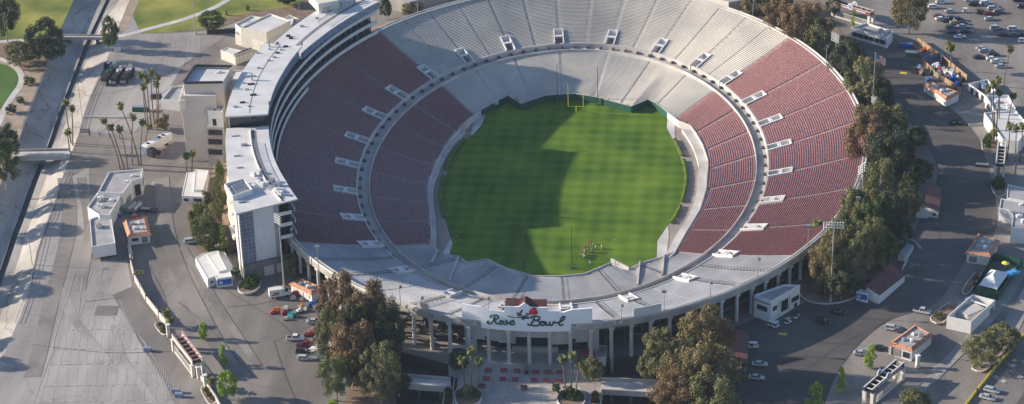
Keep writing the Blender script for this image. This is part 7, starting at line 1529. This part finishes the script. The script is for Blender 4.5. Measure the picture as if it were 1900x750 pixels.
for a in [(121, 190, 132, 266, 'leftmost tall palm by the channel, above the wide bridge', LP), (133, 200, 135, 270, 'second tall palm by the channel, right of the leftmost', LP), (125, 244, 130, 283, 'short palm by the channel just above the wide bridge', LP),
 (261, 139, 275, 236, 'tall palm, leftmost head of the tight palm cluster', LP), (280, 133, 287, 232, 'tallest palm of the tight cluster', LP), (293, 141, 294, 236, 'palm at the right edge of the tight cluster', LP), (266, 161, 272, 240, 'lower head at the left of the tight palm cluster', LP), (290, 155, 291, 242, 'lower head at the right of the tight palm cluster', LP), (272, 147, 282, 240, 'palm in the middle of the tight cluster', LP),
 (223, 196, 258, 306, 'long leaning palm left of the container', LP), (247, 216, 246, 306, 'palm right below the dark green container', LP), (192, 223, 223, 314, 'leftmost of the palms over the angular building', LP), (206, 236, 231, 314, 'second palm from the left over the angular building', LP), (222, 238, 237, 313, 'third palm from the left over the angular building', LP), (265, 226, 262, 306, 'low palm head just left of the white trailer', LP), (275, 234, 270, 262, 'low bushy palm head near the trailer end', LP),
 (345, 288, 347, 320, 'left of two palms above the raised-roof building', LP), (357, 284, 356, 320, 'right of two palms above the raised-roof building', LP), (308, 579, 308, 604, 'small palm in the upper left gate planter', None), (315, 592, 314, 610, 'smallest palm at the upper left gate pillar', None), (391, 704, 391, 726, 'small palm in the lower left gate planter', None)]: palm(*a)
for a in [(857, 668, 863, 734, 'left palm of three at the left of the plaza', PPG), (874, 650, 876, 736, 'tallest palm of three at the left of the plaza', PPG), (888, 671, 885, 736, 'right palm of three at the left of the plaza', PPG), (1043, 666, 1051, 736, 'left palm of three at the right of the plaza', PPG), (1063, 659, 1058, 736, 'middle palm of three at the right of the plaza', PPG), (1076, 674, 1068, 738, 'right palm of three at the right of the plaza', PPG), (867, 721, 867, 742, 'low palm head in the left plaza planter', PPG), (1032, 718, 1042, 742, 'little palm leaning over the left side of the right plaza planter', PPG)]: palm(*a, z=5)
for a in [(1764, 84, 1763, 132, 'wide drooping palm standing at the brown fence', RP, None, 1.5), (1875, 90, 1862, 162, 'tall single palm among the parked cars', RP, None, 1.2), (1834, 163, 1842, 262, 'left head of the palm group at the white buildings', RP), (1843, 156, 1846, 262, 'second head of the palm group at the white buildings', RP), (1852, 147, 1852, 240, 'highest head of the palm group at the white buildings', RP), (1855, 170, 1848, 262, 'lower middle head of the palm group at the white buildings', RP), (1880, 176, 1862, 262, 'right leaning palm over the cluttered roof', RP), (1847, 246, 1853, 290, 'palm in the road island at the gate', RP), (1874, 232, 1868, 296, 'palm right of the road island', RP), (1886, 236, 1884, 312, 'second palm right of the road island', RP), (1897, 234, 1892, 300, 'palm at the right edge beside the road island', RP),
 (1517, 414, 1521, 452, 'palm at the corner of the maroon seats among the east trees', None, None, 1.3), (1628, 388, 1632, 440, 'pale palm hidden among the east bank trees', None, None, 1.2), (1662, 262, 1665, 300, 'palm in the dark trees of the east bank', None, None, 1.1)]: palm(*a)
# trees on the west bank and in the park, just outside the picture on the left and above, whose shadows reach into it
for i, (x, b_, h_, w_) in enumerate(((-34, 376, 58, 46), (-58, 418, 70, 62), (-96, 500, 64, 52), (-118, 530, 74, 64), (-158, 622, 60, 54), (-172, 668, 76, 70), (-190, 720, 58, 50), (20, -34, 50, 60), (60, -46, 50, 60), (258, -18, 44, 44), (290, -30, 44, 40))):
    tree(x, b_-h_, b_, w_, 'round', 'leaf_dark', 'dark round tree standing outside the picture, number %s from the far end of its row' % ['one', 'two', 'three', 'four', 'five', 'six', 'seven', 'eight', 'nine', 'ten', 'eleven'][i], 'trees outside the picture')
# ============================================================ HAZE
HZ = True
if HZ:
    mb = MB(); mb.box((0, 50, 200), (1500, 1700, 400)); mb.v = [(v[0], v[1], (-1.5 if v[2] < 50 else 385)) for v in mb.v]
    hm = bpy.data.materials.new('haze'); hm.use_nodes = True; t = hm.node_tree; t.nodes.remove(t.nodes['Principled BSDF']); pv = t.nodes.new('ShaderNodeVolumePrincipled')
    pv.inputs['Color'].default_value = (.66, .80, 1, 1); pv.inputs['Density'].default_value = 0.00004; pv.inputs['Anisotropy'].default_value = .1
    t.links.new(pv.outputs[0], t.nodes['Material Output'].inputs['Volume']); o = mb.build('haze', hm); o['kind'] = 'stuff'
print('objects', len(bpy.data.objects))
